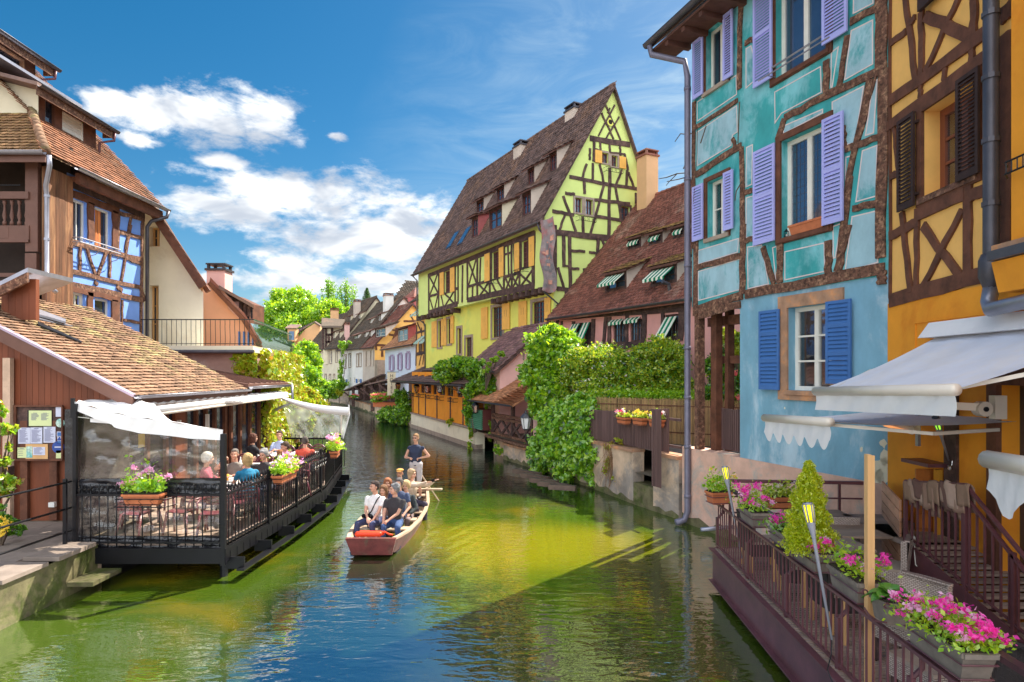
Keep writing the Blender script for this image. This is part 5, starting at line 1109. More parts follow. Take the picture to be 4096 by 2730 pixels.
# wall lanterns
def lanternmesh(root,c,s=1.0,m=m_iron,mg=None):
    mb=MB(); c=Vector(c)
    mb.lathe(c+Vector((0,0,.30*s)),[(.17*s,0),(.09*s,.10*s),(.03*s,.14*s),(.03*s,.2*s)],6)
    for k in range(6):
        t=math.pi*2*k/6; mb.bar(c+Vector((.09*s*math.cos(t),.09*s*math.sin(t),0)),c+Vector((.15*s*math.cos(t),.15*s*math.sin(t),.3*s)),.014*s,.014*s)
    mb.lathe(c+Vector((0,0,-.05*s)),[(.03*s,0),(.1*s,.05*s)],6)
    o=mb.build('lantern_frame',m,root); MB().lathe(c,[(.085*s,0),(.143*s,.295*s)],6).build('lantern_glass',mg or m_pane,o); return o
m_amber=film('amber_lantern_glass',(1,.6,.3),.25,.3,.05,.05,diff=(.9,.45,.2))
labs=['black wall lantern by the hotel sign at the far end of the restaurant','black lantern hanging left of the first ochre windows','black lantern in front of the third restaurant window','white glass lantern under the restaurant eave beside the vine','black lantern half hidden under the vine on the ochre wall']
for (x,y),lb in zip(((572,1075),(718,1092),(800,1092),(900,1088),(1055,1092)),labs):
    a,z=fq.px(*T2(x,y),.45); t_=thing('wall_lantern',lb,'lantern',tuple(w(a,z,.45)),'lanterns along the restaurant wall'); lanternmesh(t_,w(a,z-.2,.45),1.25,mg=m_pane if x==900 else m_amber)
    MB().tube([w(a,z+.42,.45),w(a,z+.48,.3),w(a,z+.42,.02)],.02,5).build('bracket',m_iron,t_)
# hotel sign
a,z=fq.px(*T2(527,1035),.5); sg=thing('hanging_sign','cream vertical sign lettered HOTEL hanging by the far lantern','sign',tuple(w(a,z,.5)))
MB().fbox(fq,a-.03,a+.03,.25,.85,z-1.0,z+.7).build('sign_board',m_creamwall,sg)
def text(s,loc,rot,size,m,parent,ex=.004):
    cu=bpy.data.curves.new('lettering','FONT'); cu.body=s; cu.size=size; cu.extrude=ex; cu.align_x='CENTER'; cu.align_y='CENTER'; cu.space_line=.85; cu.resolution_u=3
    t=bpy.data.objects.new('lettering',cu); col.objects.link(t); bpy.context.view_layer.update()
    me=bpy.data.meshes.new_from_object(t.evaluated_get(bpy.context.evaluated_depsgraph_get())); bpy.data.objects.remove(t); bpy.data.curves.remove(cu)
    o=bpy.data.objects.new('lettering',me); col.objects.link(o); me.materials.clear(); me.materials.append(m); o.rotation_euler=rot; o.location=Vector(loc)-LOC[parent.name]; o.parent=parent; LOC[o.name]=Vector(loc); return o
MB().tube([w(a,z+.72,.0),w(a,z+.72,.9)],.02,5).build('sign_arm',m_iron,sg)
text('H\nO\nT\nE\nL',w(a-.04,z-.15,.55),(math.radians(90),0,math.atan2(-fq.n.y,-fq.n.x)),.34,m_darkwood,sg)
m_tilemauve=mat('mauve_brown_tile',(.24,.13,.13),.85,.15,4,.3,30,c2=(.30,.18,.14),c2amt=.35,c2scale=1,isl=.35)
cp=fq.w(2.25,0,-.35); PB=House('pink_outbuilding','pink gabled outbuilding with purple-brown tiles in front of the green house','house',(cp.x,cp.y),UQ,4.3,4.6,.7,3.75,5.95,m_pinkpale,m_tilemauve,tw=.19,tl=.19,ov=.35,rid=.5,gut=True)
for x,y0,y1,x1 in ((1553,812,860,1566),(1556,945,970,1568)): r=PXF(PB.gf,T2,x,y0,y1,x1,.03); MB().fbox(PB.gf,r[0],r[1],-.01,.02,r[2],r[3]).build('wall_slot',m_greystone,PB.root)
# open timber pavilion with tiled canopy
PV=thing('timber_pavilion','open timber pavilion with cross-braced rail and tiled canopy over the water','pavilion',tuple(w(0,.9)))
za=fq.px(*T2(1135,1180),.45); zb_=fq.px(*T2(1465,1212),.45); s1_,s0_=za[0],zb_[0]; zE=(za[1]+zb_[1])/2
m=MB(); roofslab(m,fq,s0_-.2,s1_,zE,.5,zE+1.2,-1.7,.08); ro=m.build('roof',m_tileorange,PV); vv=(-fq.n*2.2+Vector((0,0,1.2)))
tiles(ro,w(s0_-.2,zE,.5),fq.u,vv,s1_-s0_+.2,vv.length,.17,.17,m_tileorange,nind=120,lift=.03)
gutter(PV,fq,s0_-.2,s1_,zE,.55)
pa=fq.px(*T2(1310,1300))[0]; pb=fq.px(*T2(1620,1340))[0]; pa,pb=max(pa,pb),min(pa,pb); pm=fq.px(*T2(1465,1300))[0]
for a in (pa,pm,pb): MB().fbox(fq,a-.07,a+.07,-.12,.02,.88,zE+.05).build('post',m_darkwood,PV)
for z in (.98,1.68,1.83): MB().fbox(fq,pb,pa,-.1,.03,z-.05,z+.05).build('rail',m_oldwood,PV)
st=(pa-pb)/4
for i in range(4):
    a=pb+i*st; MB().beam(fq,(a+.05,1.03),(a+st-.05,1.63),.09,-.07,0.0).build('brace',m_darkwood,PV); MB().beam(fq,(a+.05,1.63),(a+st-.05,1.03),.09,-.06,0.012).build('brace',m_darkwood,PV)
MB().fbox(fq,pb-.3,pa+.3,-1.9,.25,.78,.87).build('platform',m_oldwood,PV)
MB().fbox(fq,s0_-1.5,pa+.3,-1.6,-.2,-1.0,.77).build('stone_base',m_quay,PV)
MB().fbox(fq,pb-1.2,pb-.1,-1.2,-.02,.5,zE+.3).build('end_wall',m_pinkpale,PV)
bx=fq.px(*T2(1250,1340),.2)[0]; bx2=fq.px(*T2(1132,1340),.2)[0]
LVb=thing('louvred_box','green louvred equipment box on the quay wall below the vine','box',tuple(w(bx,1.2)))
m=MB().fbox(fq,bx,bx2,-.3,.28,1.05,2.0); m.build('case',m_winbrown,LVb)
m_louv=mat('green_louvre_paint',(.10,.32,.20),.5,.1)
for i in range(10): z=1.08+i*.09; MB().hexa([w(bx-.02,z,.36),w(bx2+.02,z,.36),w(bx2+.02,z+.05,.285),w(bx-.02,z+.05,.285),w(bx-.02,z+.02,.36),w(bx2+.02,z+.02,.36),w(bx2+.02,z+.08,.285),w(bx-.02,z+.08,.285)]).build('slat',m_louv,LVb)
a,z=fq.px(*T2(1180,1255),.5); t_=thing('wall_lantern','brass lantern hanging above the green louvred box','lantern',tuple(w(a,z,.5))); lanternmesh(t_,w(a,z-.12,.5),1.1,mg=m_amber); MB().tube([w(a,z+.3,.5),w(a,z+.5,.4),w(a,z+.5,.1)],.02,5).build('bracket',m_iron,t_)
a,z=fq.px(*T2(1575,1350),.6); t_=thing('star_lantern','large white-glass lantern with star cut-outs on the pavilion rail','lantern',tuple(w(a,z,.6))); 
lanternmesh(t_,w(a,z-.25,.6),1.35,m_zincdark,mg=m_canvas); m=MB(); m.tube([w(a,z-.9,.1),w(a,z-.8,.5),w(a,z-.65,.62),w(a,z-.45,.6)],.03,6)
m.build('bracket',m_iron,t_)
for i,(dx,dz) in enumerate(((-.06,.02),(.06,.02),(-.06,-.1),(.06,-.1))):
    P=[(a+dx+(.035 if k%2==0 else .015)*math.sin(k*math.pi/5),z-.12+dz+(.035 if k%2==0 else .015)*math.cos(k*math.pi/5)) for k in range(10)]; MB().poly(fq,P,.86,.865).build('star',m_dark,t_)
# timber boat sheds by the far quay
for nm,lb,(xa,ya,xb,yb_),d in (('lean_to_roof','dark timber canopy on posts over the far quay',(1060,1270,1395,1125),60),('lean_to_roof','lower dark canopy beside the hotel sign',(1250,1218,1500,1160),52)):
    pA=at(*T4(xa,ya),d+3); pB=at(*T4(xb,yb_),d); rt=thing(nm,lb,'canopy',(pA.x,pA.y,.8))
    MB().hexa([pA,pB,pB+Vector((1.5,4,0)),pA+Vector((0,6,0)),pA+Vector((0,0,.12)),pB+Vector((0,0,.12)),pB+Vector((1.5,4,.12)),pA+Vector((0,6,.12))]).build('roof',m_tilebrown,rt)
    for f_ in (.25,.55,.9): p=pA.lerp(pB,f_)+Vector((0,.4,0)); MB().box(p.x-.12,p.x+.12,p.y-.12,p.y+.12,.3,p.z-.0).build('post',m_darkwood,rt); MB().bar(p+Vector((0,0,-1.2)),p+Vector((-1.0,-.2,-.35)),.14,.14).build('brace',m_darkwood,rt)
    p=pA.lerp(pB,.6)
    MB().box(p.x-1.2,pB.x+1.2,p.y+2,p.y+2.15,.7,p.z-.3).build('back_wall',m_darkwood,rt)
gw=thing('garden_wall','low grey pierced wall across the far end of the canal','wall',(-20,68,.6))
pA=at(*T4(890,1360),70);pB=at(*T4(1108,1372),66); nseg=20
MB().hexa([(pA.x,pA.y,.6),(pB.x,pB.y,.6),(pB.x,pB.y+.3,.6),(pA.x,pA.y+.3,.6),(pA.x,pA.y,1.05),(pB.x,pB.y,1.05),(pB.x,pB.y+.3,1.05),(pA.x,pA.y+.3,1.05)]).build('wall_base',m_greystone,gw)
MB().hexa([(pA.x,pA.y,1.5),(pB.x,pB.y,1.5),(pB.x,pB.y+.3,1.5),(pA.x,pA.y+.3,1.5),(pA.x,pA.y,1.75),(pB.x,pB.y,1.75),(pB.x,pB.y+.3,1.75),(pA.x,pA.y+.3,1.75)]).build('wall_top',m_greystone,gw)
for i in range(nseg): p=pA.lerp(pB,(i+.5)/nseg); MB().box(p.x-.09,p.x+.09,p.y+.02,p.y+.26,1.05,1.5).build('baluster',m_greystone,gw)
# wide quay closes the canal at the far bend

q0=at(*T4(1728,490),84); t_=thing('roof_aerial','thin television aerial on the big brown hip roof','aerial',tuple(q0)); q1=at(*T4(1728,340),84); m=MB(); m.tube([q0,q1],.035,5)
for i in range(6): z=q1.z-.15-i*.22; m.bar((q1.x-.55+.05*i,q1.y,z),(q1.x+.55-.05*i,q1.y,z),.03,.03)
m.build('aerial_rods',m_zinc,t_)
# ---------------- left bank: tall brown and blue timbered house ----------------
T1=lambda x,y:(x/1.742,100+y/1.742)
T2L=lambda x,y:(x/1.96,900+y/1.96)
XL=-12.1
frL=Fr((XL,16.9),(0,1),-1)   # facade towards the canal
frS=Fr((-11.93,15.9),(-1,0),1) # face towards the bridge
LH=thing('timbered_house','brown and blue half-timbered house with balconies and big shed dormers on the left bank','house',(XL,16.9,.66))
def LX(T,x0,y0,y1,x1,o=0): return pxr(frL,*T(x0,y0),T(x0,y1)[1],T(x1,y0)[0],o)
hl=[LX(T1,503,1205,1500,600),LX(T1,660,1262,1545,770),LX(T2L,552,520,668,668),LX(T2L,742,570,775,862)]
m=wallgeo(MB(),frL,rect(-.05,3.45,.6,9.15),hl,.15); m.build('wall',m_bluetim,LH)
m=MB(); m.add([(XL,16.9+3.45,.6),(XL-12,16.9+3.45,.6),(XL-12,20.35,9.1),(XL,20.35,9.1)],[(0,1,2,3)]); m.add([(XL,20.35,9.1),(XL-12,20.35,9.1),(XL-6,20.35,15.4)],[(0,1,2)]); m.build('end_wall',m_creamwall,LH)
window(LH,frL,hl[0],m_winwhite,2,1,.13,fw=.06,leaf=1,glass=m_glass); window(LH,frL,hl[1],m_winwhite,1,1,.13,fw=.06,leaf=1,glass=m_glass)
a0,a1,z0,z1=hl[1]; MB().grid(lambda u,v:frL.w(a0+.07+(a1-a0-.35)*u,z0+.07+(z1-z0-.14)*v,-.10+.012*math.sin(u*18)),16,2).build('curtain',mat('orange_curtain',(.55,.18,.05),.8,.3,3,stretch=(1,1,.2)),LH,True)
window(LH,frL,hl[2],m_winwhite,2,1,.13,fw=.06,leaf=1,glass=m_pane,curtain=1); window(LH,frL,hl[3],m_winwhite,1,1,.13,fw=.06,leaf=1,glass=m_glass)
# tilted casement
a0,a1,z0,z1=hl[3]; m=MB(); m.bar(frL.w(a0+.1,z0+.1,-.1),frL.w(a0+.1,z1-.1,-.3),.05,.05); m.bar(frL.w(a1-.12,z0+.1,-.1),frL.w(a1-.12,z1-.1,-.3),.05,.05); m.bar(frL.w(a0+.1,z1-.1,-.3),frL.w(a1-.12,z1-.1,-.3),.05,.05); m.build('open_casement',m_winwhite,LH)
# dark wood panels round the windows
zw=hl[0][2]; dk=[(T1,628,1240,628,1500,.26),(T1,800,1300,800,1560,.3),(T1,505,1180,825,1300,.2),(T2L,700,530,700,690,.22),(T2L,893,590,893,770,.3),(T2L,545,500,935,590,.14)]
tims(LH,frL,dk,m_brownwood,None or (lambda x,y:(x,y)),o1=.05) if False else None
for T,x0,y0,x1,y1,w_ in dk: tims(LH,frL,[(x0,y0,x1,y1,w_)],m_brownwood,T,o1=.045)
tims(LH,frL,[(505,1110,1000,1330,.22)],m_darkwood,T1,o1=.05)
tl_=[(555,365,1095,490,.13),(550,470,1115,590,.17),(557,135,1100,270,.16),(622,160,620,365,.09),(675,180,740,390,.1),(828,215,762,395,.1),(855,220,855,415,.09),(1020,0,945,440,.09),(1108,-10,1100,870,.1),(985,262,1100,310,.1),(935,60,1105,105,.1),(925,595,925,800,.1),(952,590,952,800,.07),(965,745,1095,770,.09),(735,445,760,470,.1),(910,480,950,520,.12),(1095,480,1125,600,.14)]
tims(LH,frL,tl_,m_oldwood,T2L,o1=.04)
tims(LH,frL,[(908,1345,870,1568,.09),(830,1440,990,1490,.1),(820,1310,1000,1360,.12),(990,1350,985,1568,.1),(822,1310,815,1560,.08)],m_oldwood,T1,o1=.042)
# french balcony rail
a0,z0=frL.px(*T2L(560,95),.15); a1,_=frL.px(*T2L(900,190),.15); m=MB(); q=frL.w
for dz in (0,-.12): m.tube([q(a0,z0+dz,.02),q(a0+.05,z0+dz,.35),q(a1-.05,z0+dz,.35),q(a1,z0+dz,.02)],.015,5)
for i in range(10): x=a0+.05+(a1-a0-.1)*i/9; m.tube([q(x,z0,.35),q(x,z0-.12,.35)],.012,4)
for i in (0,.5,1): x=a0+(a1-a0)*i; m.tube([q(x,z0-.35,.02),q(x,z0-.3,.2),q(x,z0-.12,.34)],.012,4)
m.build('balcony_rail',m_zinc,LH)
# weathered cladding on the bay: separate boards
nb=9
for i in range(nb):
    y0=15.9+(16.86-15.9)*i/nb; MB().box(-12.06,-11.93+R.uniform(-.006,.006),y0+.003,y0+(16.86-15.9)/nb-.003,2.0,9.0).build('cladding_board',m_cladold,LH)
# bay towards the bridge: posts, panels, balconies
w=frS.w
def SX(T,x0,y0,y1,x1): return pxr(frS,*T(x0,y0),T(x0,y1)[1],T(x1,y0)[0])
m=MB(); m.fbox(frS,.25,6,-1.3,-1.2,.6,9.9); m.build('loggia_wall',mat('loggia_shade_tone',(.045,.028,.022),.8,.2),LH)  # near-black wall colour imitates the shade inside the loggia
for T,x0,y0,y1,x1 in ((T1,175,960,1580,262),(T2L,195,222,640,285)): r=SX(T,x0,y0,y1,x1); MB().fbox(frS,r[0],r[1],-.12,.0,r[2],r[3]).build('post',m_brownpaint,LH)
MB().fbox(frS,0.0,.02,-.12,.0,.6,9.2).build('post',m_brownpaint,LH)
def hz(T,y0,y1,o=-.1,nm='panel',x0=0,x1=176):
    z1=frS.px(*T(60,y0))[1]; z0=frS.px(*T(60,y1))[1]; MB().fbox(frS,.44 if nm!='rail' else .6,4.2,o-.06,o+.05,z0,z1).build(nm,m_brownpaint,LH); return z0,z1
zA=hz(T1,890,945,0.0,'beam'); hz(T1,1165,1215,0.0,'beam'); zP=hz(T1,1400,1515,-.02,'panel'); hz(T2L,118,140,.0,'beam'); hz(T2L,380,410,.0,'beam'); hz(T2L,440,490,.06,'beam')
zr=frS.px(*T1(60,1115))[1]; MB().tube([w(.7,zr,-.03),w(4.2,zr,-.03)],.012,5).build('rail',m_iron,LH)
z0=frS.px(*T1(60,1395))[1]; z1=frS.px(*T1(60,1222))[1]; hh=z1-z0
bal=None
for i in range(9):
    a=.55+i*.19; b=MB().lathe(w(a,z0,-.05),[(.05,0),(.05,hh*.12),(.025,hh*.2),(.055,hh*.38),(.03,hh*.62),(.022,hh*.8),(.045,hh*.88),(.05,hh)],8).build('baluster',m_brownpaint,LH,True) if bal is None else inst(bal,w(a,0,0)-w(.55,0,0),LH)
    bal=bal or b
z0=frS.px(*T2L(60,700))[1]; z1=frS.px(*T2L(60,505))[1]; b2=MB().lathe(w(.62,z0,-.02),[(.05,0),(.03,.1),(.07,.45),(.03,.8),(.05,1.0)],8).build('baluster',m_brownpaint,LH,True)
z0=frS.px(*T2L(150,100))[1]; MB().fbox(frS,.95,2.6,.031,.036,z0-.02,z0+.28).build('panel_moulding',m_brownpaint,LH)
m_tileold=mat('old_red_brown_tile',(.27,.115,.06),.9,.2,6,.4,30,c2=(.20,.12,.08),c2amt=.4,c2scale=1.5,isl=.4)
ez=9.25; tn_=1.07
def east(y,h): return Vector((-11.62-h,y,ez+h*tn_-.1))
m=MB(); 
m.add([east(15.45,0),east(20.75,0),east(20.75,5.8),east(17.2,5.8),east(16.95,1.5)],[(0,1,2,3,4)]); m.add([Vector((-11.62,15.45,ez-.1)),Vector((-18,15.45,ez-.1)),Vector((-18,16.95,ez+1.5)),east(16.95,1.5)],[(0,1,2,3)])
ro=m.build('roof',m_tile,LH)
sv=Vector((-1,0,tn_)); tiles(ro,east(15.45,0)+Vector((0,0,.02)),(0,1,0),sv,5.3,8.4,.17,.155,m_tileold,keep=lambda a,b: b/1.4646<a+.05 or b/1.4646>1.45 and a>1.2,nind=300,lift=.035)
sv2=Vector((0,1,tn_)); tiles(ro,Vector((-17.6,15.45,ez-.08)),(1,0,0),sv2,6.0,2.15,.17,.155,m_tilemoss,keep=lambda a,b:a<5.98-b/1.4646,nind=170,lift=.035)
for i in range(11):
    t0=i*.145; c0=Vector((-11.62-t0,15.45+t0,ez+t0*tn_-.05)); c1=Vector((-11.62-t0-.2,15.45+t0+.2,ez+(t0+.2)*tn_)); MB().tube([c0+Vector((0,0,.03)),c1],[.12,.09],8).build('hip_tile',m_tile,ro,True)
gutter(LH,frS,-.35,6,9.18,.55,m_zinc,.08); gutter(LH,frL,-.45,3.95,9.16,.56,m_zinc,.08)
m=MB(); m.fbox(frS,-.3,6,.42,.46,8.95,9.16); m.build('fascia',m_brownpaint,LH); m=MB(); m.fbox(frL,-.15,3.85,.3,.42,8.82,9.1); m.fbox(frL,-.15,3.85,.0,.3,8.95,9.0); m.build('fascia',m_brownwood,LH)
pipe(LH,[(-11.5,15.4,9.1),(-11.5,15.42,8.85),(-11.82,15.72,8.45),(-11.84,15.78,8.2),(-11.84,15.78,5.95),(-11.6,15.78,5.75)],.055,m_zinc)
for z in (8.2,7.1,6.0): MB().tube([(-11.84,15.78,z-.03),(-11.84,15.78,z+.03)],.066,10).build('pipe_collar',m_zinc,LH)
pipe(LH,[(-11.5,20.75,9.1),(-11.52,20.7,8.9),(-11.9,20.45,8.7),(-12.0,20.4,8.5),(-12.0,20.4,4.6)],.06,m_zincdark)
# long shed dormers
def ldorm(xf,zs,zt,y0,y1,xb,zb,wins,lab=None,eave=.35):
    d=thing if False else None
    f=Fr((xf,y0),(0,1),-1); L_=y1-y0
    m=wallgeo(MB(),f,rect(0,L_,zs-1.0,zt),[(a-y0,b-y0,c,d_) for a,b,c,d_ in wins],.12); dm=m.build('dormer',m_brownwood,LH)
    for yy in (y0,y1): MB().add([(xf,yy,zs+.15),(xf,yy,zt),(xb,yy,zb),(xb,yy,zs+.15)],[(0,1,2,3)]).build('cheek',m_creamwall,dm)
    sl=(zb-zt)/(xb-xf); ze=zt-sl*-0+(-eave)*0
    zf=zt+sl*(eave)
    m=MB(); m.hexa([(xf+eave,y0-.5,zf),(xf+eave,y1+.35,zf),(xb,y1+.35,zb),(xb,y0-.5,zb),(xf+eave,y0-.5,zf+.1),(xf+eave,y1+.35,zf+.1),(xb,y1+.35,zb+.1),(xb,y0-.5,zb+.1)]); m.build('dormer_roof',m_tilebrown,dm)
    m=MB(); m.box(xf+eave-.03,xf+eave+.0,y0-.5,y1+.36,zf-.24,zf-.002); m.box(xf+.0,xf+eave-.03,y1+.3,y1+.34,zf-.2,zf-.002); m.build('fascia',m_oldwood,dm)
    g=gutter(LH,Fr((xf,y0),(0,1),-1),-.5,L_+.45,zf+.03,eave+.06,m_zincdark,.07)
    pipe(LH,[(xf+eave+.05,y1+.3,zf-.02),(xf+eave+.04,y1+.28,zf-.3),(xf+.08,y1+.05,zf-.45),(xf+.06,y1+.02,zs-.6)],.04,m_brownsteel)
    return dm,f
dm,f=ldorm(-12.95,10.3,11.42,16.95,19.3,-17.5,12.6,[(16.2+1.0,17.55,10.35,11.3),(17.85,18.75,10.3,11.25)])
a0,a1,z0,z1=.9,1.8,10.3,11.25; m=MB()
for i in range(15): z=z0+i*(z1-z0)/15; m.fbox(f,a0+.04,a1-.04,-.08,-.06+.012*(i%2),z,z+(z1-z0)/15-.002)
m.build('roller_shutter',m_winwhite,dm); 
m=MB(); 
for x0,x1,q0,q1 in ((a0,a0+.04,z0,z1),(a1-.04,a1,z0,z1),(a0,a1,z1-.04,z1)): m.fbox(f,x0,x1,-.06,-.02,q0,q1)
m.fbox(f,.25,.28,-.06,-.02,10.35,11.3); m.build('window',m_winwhite,dm); MB().fbox(f,.25,.6,-.1,-.08,10.35,11.3).build('pane',m_glass,dm)
dm2,f=ldorm(-14.45,12.0,13.15,16.3,18.8,-18.5,14.3,[(17.3,18.35,12.1,12.95)])
m=MB(); 
for x0,x1,q0,q1 in ((1.0,1.06,12.1,12.95),(1.99,2.05,12.1,12.95),(1.06,1.99,12.1,12.16),(1.06,1.99,12.89,12.95)): m.fbox(f,x0,x1,-.08,.02,q0,q1)
m.build('window',m_stone,dm2); MB().fbox(f,1.06,1.99,-.1,-.08,12.16,12.89).build('pane',m_glass,dm2)
m=MB(); m.hexa([(-13.3,16.0,11.9),(-13.3,19.2,11.9),(-14.6,19.2,12.15),(-14.6,16.0,12.15),(-13.3,16.0,11.98),(-13.3,19.2,11.98),(-14.6,19.2,12.23),(-14.6,16.0,12.23)]); m.build('flat_roof',m_zinc,LH)
# white plates on the upper face
# small shed at the extreme left
SHD=thing('roof_canopy','small shed roof with white zinc edge above red boards at the far left','canopy',tuple(at(60,1300,13.4)))
pA=at(*T2L(-40,500),13.2); pB=at(*T2L(218,372),13.2)
MB().hexa([pA,pB,pB+Vector((-.1,1.5,0)),pA+Vector((-.3,1.5,0)),pA+Vector((0,0,.1)),pB+Vector((0,0,.1)),pB+Vector((-.1,1.5,.1)),pA+Vector((-.3,1.5,.1))]).build('roof',m_zinc,SHD)
MB().hexa([pA+Vector((0,-.03,-.22)),pB+Vector((0,-.03,-.22)),pB+Vector((0,.03,-.22)),pA+Vector((0,.03,-.22)),pA+Vector((0,-.03,-.005)),pB+Vector((0,-.03,-.005)),pB+Vector((0,.03,-.005)),pA+Vector((0,.03,-.005))]).build('fascia',m_oldwood,SHD)
for i in range(5):
    X0=-10+i*28; MB().box(at(X0,1200,13.3).x,at(X0+27,1200,13.3).x,13.4,13.5,at(0,1280,13.4).z,at(0,1165-i*12,13.4).z).build('board',m_cladred,SHD)
# ---------------- white gabled house and pink house behind the terrace ----------------
yW=21.6; WH=thing('gabled_house','cream gabled house with wide wooden verge behind the iron terrace rail','house',(-14,yW,4.6))
ap=at(597,775,yW); er=at(842,1150,yW); 
frW=Fr((-9,yW),(-1,0),1)
xr_=er.x-.25; sl=(ap.z-er.z)/(er.x-ap.x)
out=[( -9-xr_ ,.6),(-9-xr_,er.z+.1*sl),(-9-ap.x,ap.z+.05),(-9-ap.x+5,ap.z-5*sl),(-9-ap.x+5,.6)]
hw=[pxr(frW,*T2L(1252,15),T2L(1252,170)[1],T2L(1172,15)[0]),pxr(frW,*T2L(1243,475),T2L(1243,930)[1],T2L(1165,475)[0])]
m=wallgeo(MB(),frW,out,hw,.3); m.build('wall',m_white if False else mat('warm_white_plaster',(.84,.78,.64),.88,.05,1,.3,18,c2=(.74,.66,.52),c2amt=.3,c2scale=.8),WH)
for h in hw: window(WH,frW,h,m_lightwood,2,3 if h[3]-h[2]>1.2 else 2,.28,fw=.06,glass=m_glass)
m=MB(); yf=yW-.75; yb_=yW+6
for sg,xe in ((1,er.x+.12),(-1,ap.x-4.5)):
    ze_=ap.z-abs(xe-ap.x)*sl; SHF=-.55*(yb_-yf); m.hexa([(ap.x,yf,ap.z+.02),(xe,yf,ze_+.02),(xe+SHF,yb_,ze_+.02),(ap.x+SHF,yb_,ap.z+.02),(ap.x,yf,ap.z+.2),(xe,yf,ze_+.2),(xe+SHF,yb_,ze_+.2),(ap.x+SHF,yb_,ap.z+.2)])
ro=m.build('roof',mat('varnished_soffit',(.42,.17,.05),.7,.3,4,.3),WH)
MB().bar((ap.x,yf-.02,ap.z+.06),(er.x+.12,yf-.02,er.z-.12*sl+.1),.06,.3,(0,1,0) if False else (0,0,1)).build('bargeboard',m_brownwood,WH)
MB().bar((ap.x,yf+.4,ap.z-.08),(er.x+.1,yf+.4,er.z-.2),.12,.16).build('purlin',m_brownwood,WH)
vv=Vector((ap.x-er.x,0,ap.z-er.z)); tiles(ro,(er.x+.1,yf,er.z-.1*sl+.2),(-.55,1,0),vv,7,vv.length*.98,.18,.16,m_tilebrown)
PK=thing('gabled_house','salmon pink house with small timbered dormer behind the cream gable','house',(-11,25,.66)); yP=25.0
Q=lambda x,y,d=yP: at(*T2L(x,y),d)
MB().prism([Vector((-15,yP,.6)),Vector((Q(1990,950).x,yP,.6)),Q(2010,900),Q(1905,735),Q(1665,470),Vector((-15,yP,Q(1665,470).z))],(-2.9,6,0)).build('wall',mat('salmon_plaster',(.80,.42,.27),.85,.05,1,.2,20),PK)
a=Q(1640,455,24.6); b=Q(1905,735,24.6); c=Q(2045,965,24.6)
m=MB(); 
for p,q in ((a,b),(b,c)): m.hexa([p,q,q+Vector((-3.4,7,0)),p+Vector((-3.4,7,0)),p+Vector((.05,0,.22)),q+Vector((.05,0,.22)),q+Vector((-3.35,7,.22)),p+Vector((-3.35,7,.22))])
m.build('roof',m_tilered,PK)
MB().bar(a,b,.1,.16).bar(b,c,.1,.16).build('bargeboard',m_brownwood,PK)
p=Q(1722,500,26); chimney(PK,(p.x,26,p.z-1.5),.75,.7,2.2,m_pinkpale,m_zincdark)
p0=Q(1745,640); p1=Q(1890,590); m=MB(); zt=Q(1800,560).z
m.prism([Q(1740,525),Q(1900,600),Q(1900,760),Q(1790,660)],(0,2.2,0)); dm=m.build('dormer',m_brownwood,PK); MB().prism([Q(1745,530),Q(1880,595),Q(1880,740),Q(1795,660)],(0,-.03,0)).build('dormer_front',m_pinkpale,dm)
for (x0,y0,x1,y1) in ((1890,600,1890,740),(1925,620,1925,735),(1955,640,1955,720),(1745,530,1895,590),(1800,590,1890,590)): MB().bar(Q(x0,y0,24.95),Q(x1,y1,24.95),.12,.12,(0,1,0)).build('beam',m_darkwood,dm)
MB().hexa([Q(1715,500,24.5),Q(1990,655,24.5),Q(1990,655,27.5),Q(1715,500,27.5)]+[Q(1715,500,24.5)+Vector((0,0,.14)),Q(1990,655,24.5)+Vector((0,0,.14)),Q(1990,655,27.5)+Vector((0,0,.14)),Q(1715,500,27.5)+Vector((0,0,.14))]).build('dormer_roof',m_tilebrown,dm)
m=MB()
for i in range(3): x=1915+i*25; m.hexa([Q(x,640,24.98),Q(x+16,645,24.98),Q(x+16,740,24.98),Q(x,735,24.98)]+[Q(x,640,25.05),Q(x+16,645,25.05),Q(x+16,740,25.05),Q(x,735,25.05)])
m.build('dormer_glazing',m_glass,dm)
# blue shuttered wall glimpsed through the rail
for i,(x0,x1) in enumerate(((1868,1880),(1905,1918),(1940,1950),(1975,1985))):
    MB().prism([Q(x0,835,24.9),Q(x1,840,24.9),Q(x1,945,24.9),Q(x0,945,24.9)],(0,.05,0)).build('shutter',m_blueshut,PK)
# ---------------- roof terrace with iron rail ----------------
TR=thing('roof_terrace','roof terrace slab on a brown rendered wall covered by climbing leaves at its corner','terrace',(-10,20,4.4))
tA=(-12.05,20.36); tB=(-8.35,20.0); tC=(-9.85,27.6)
m=MB(); m.hexa([(tA[0],20.0,4.36),(*tB,4.36),(*tC,4.36),(-13,27.6,4.36),(tA[0],20.0,4.57),(*tB,4.57),(*tC,4.57),(-13,27.6,4.57)]); m.build('slab',m_creamwall,TR)
m=MB(); m.hexa([(-12.05,20.25,.6),(-8.5,20.25,.6),(-10.0,27.5,.6),(-12.05,27.5,.6),(-12.05,20.25,4.355),(-8.5,20.25,4.355),(-10,27.5,4.355),(-12.05,27.5,4.355)]); m.build('wall',mat('brown_render',(.42,.24,.19),.9,.12,1.5,.4,15,c2=(.5,.35,.3),c2amt=.3),TR)
m=MB(); m.tube([(-12,19.95,4.38),(-8.3,19.95,4.38)],.06,8); m.build('gutter',m_zincdark,TR)
m_greeniron=mat('green_black_iron',(.02,.10,.05),.45,.5,6,.1); 
TRr=thing('terrace_railing','bow-fronted green and black iron railing round the roof terrace','railing',(-10,20.05,4.57))
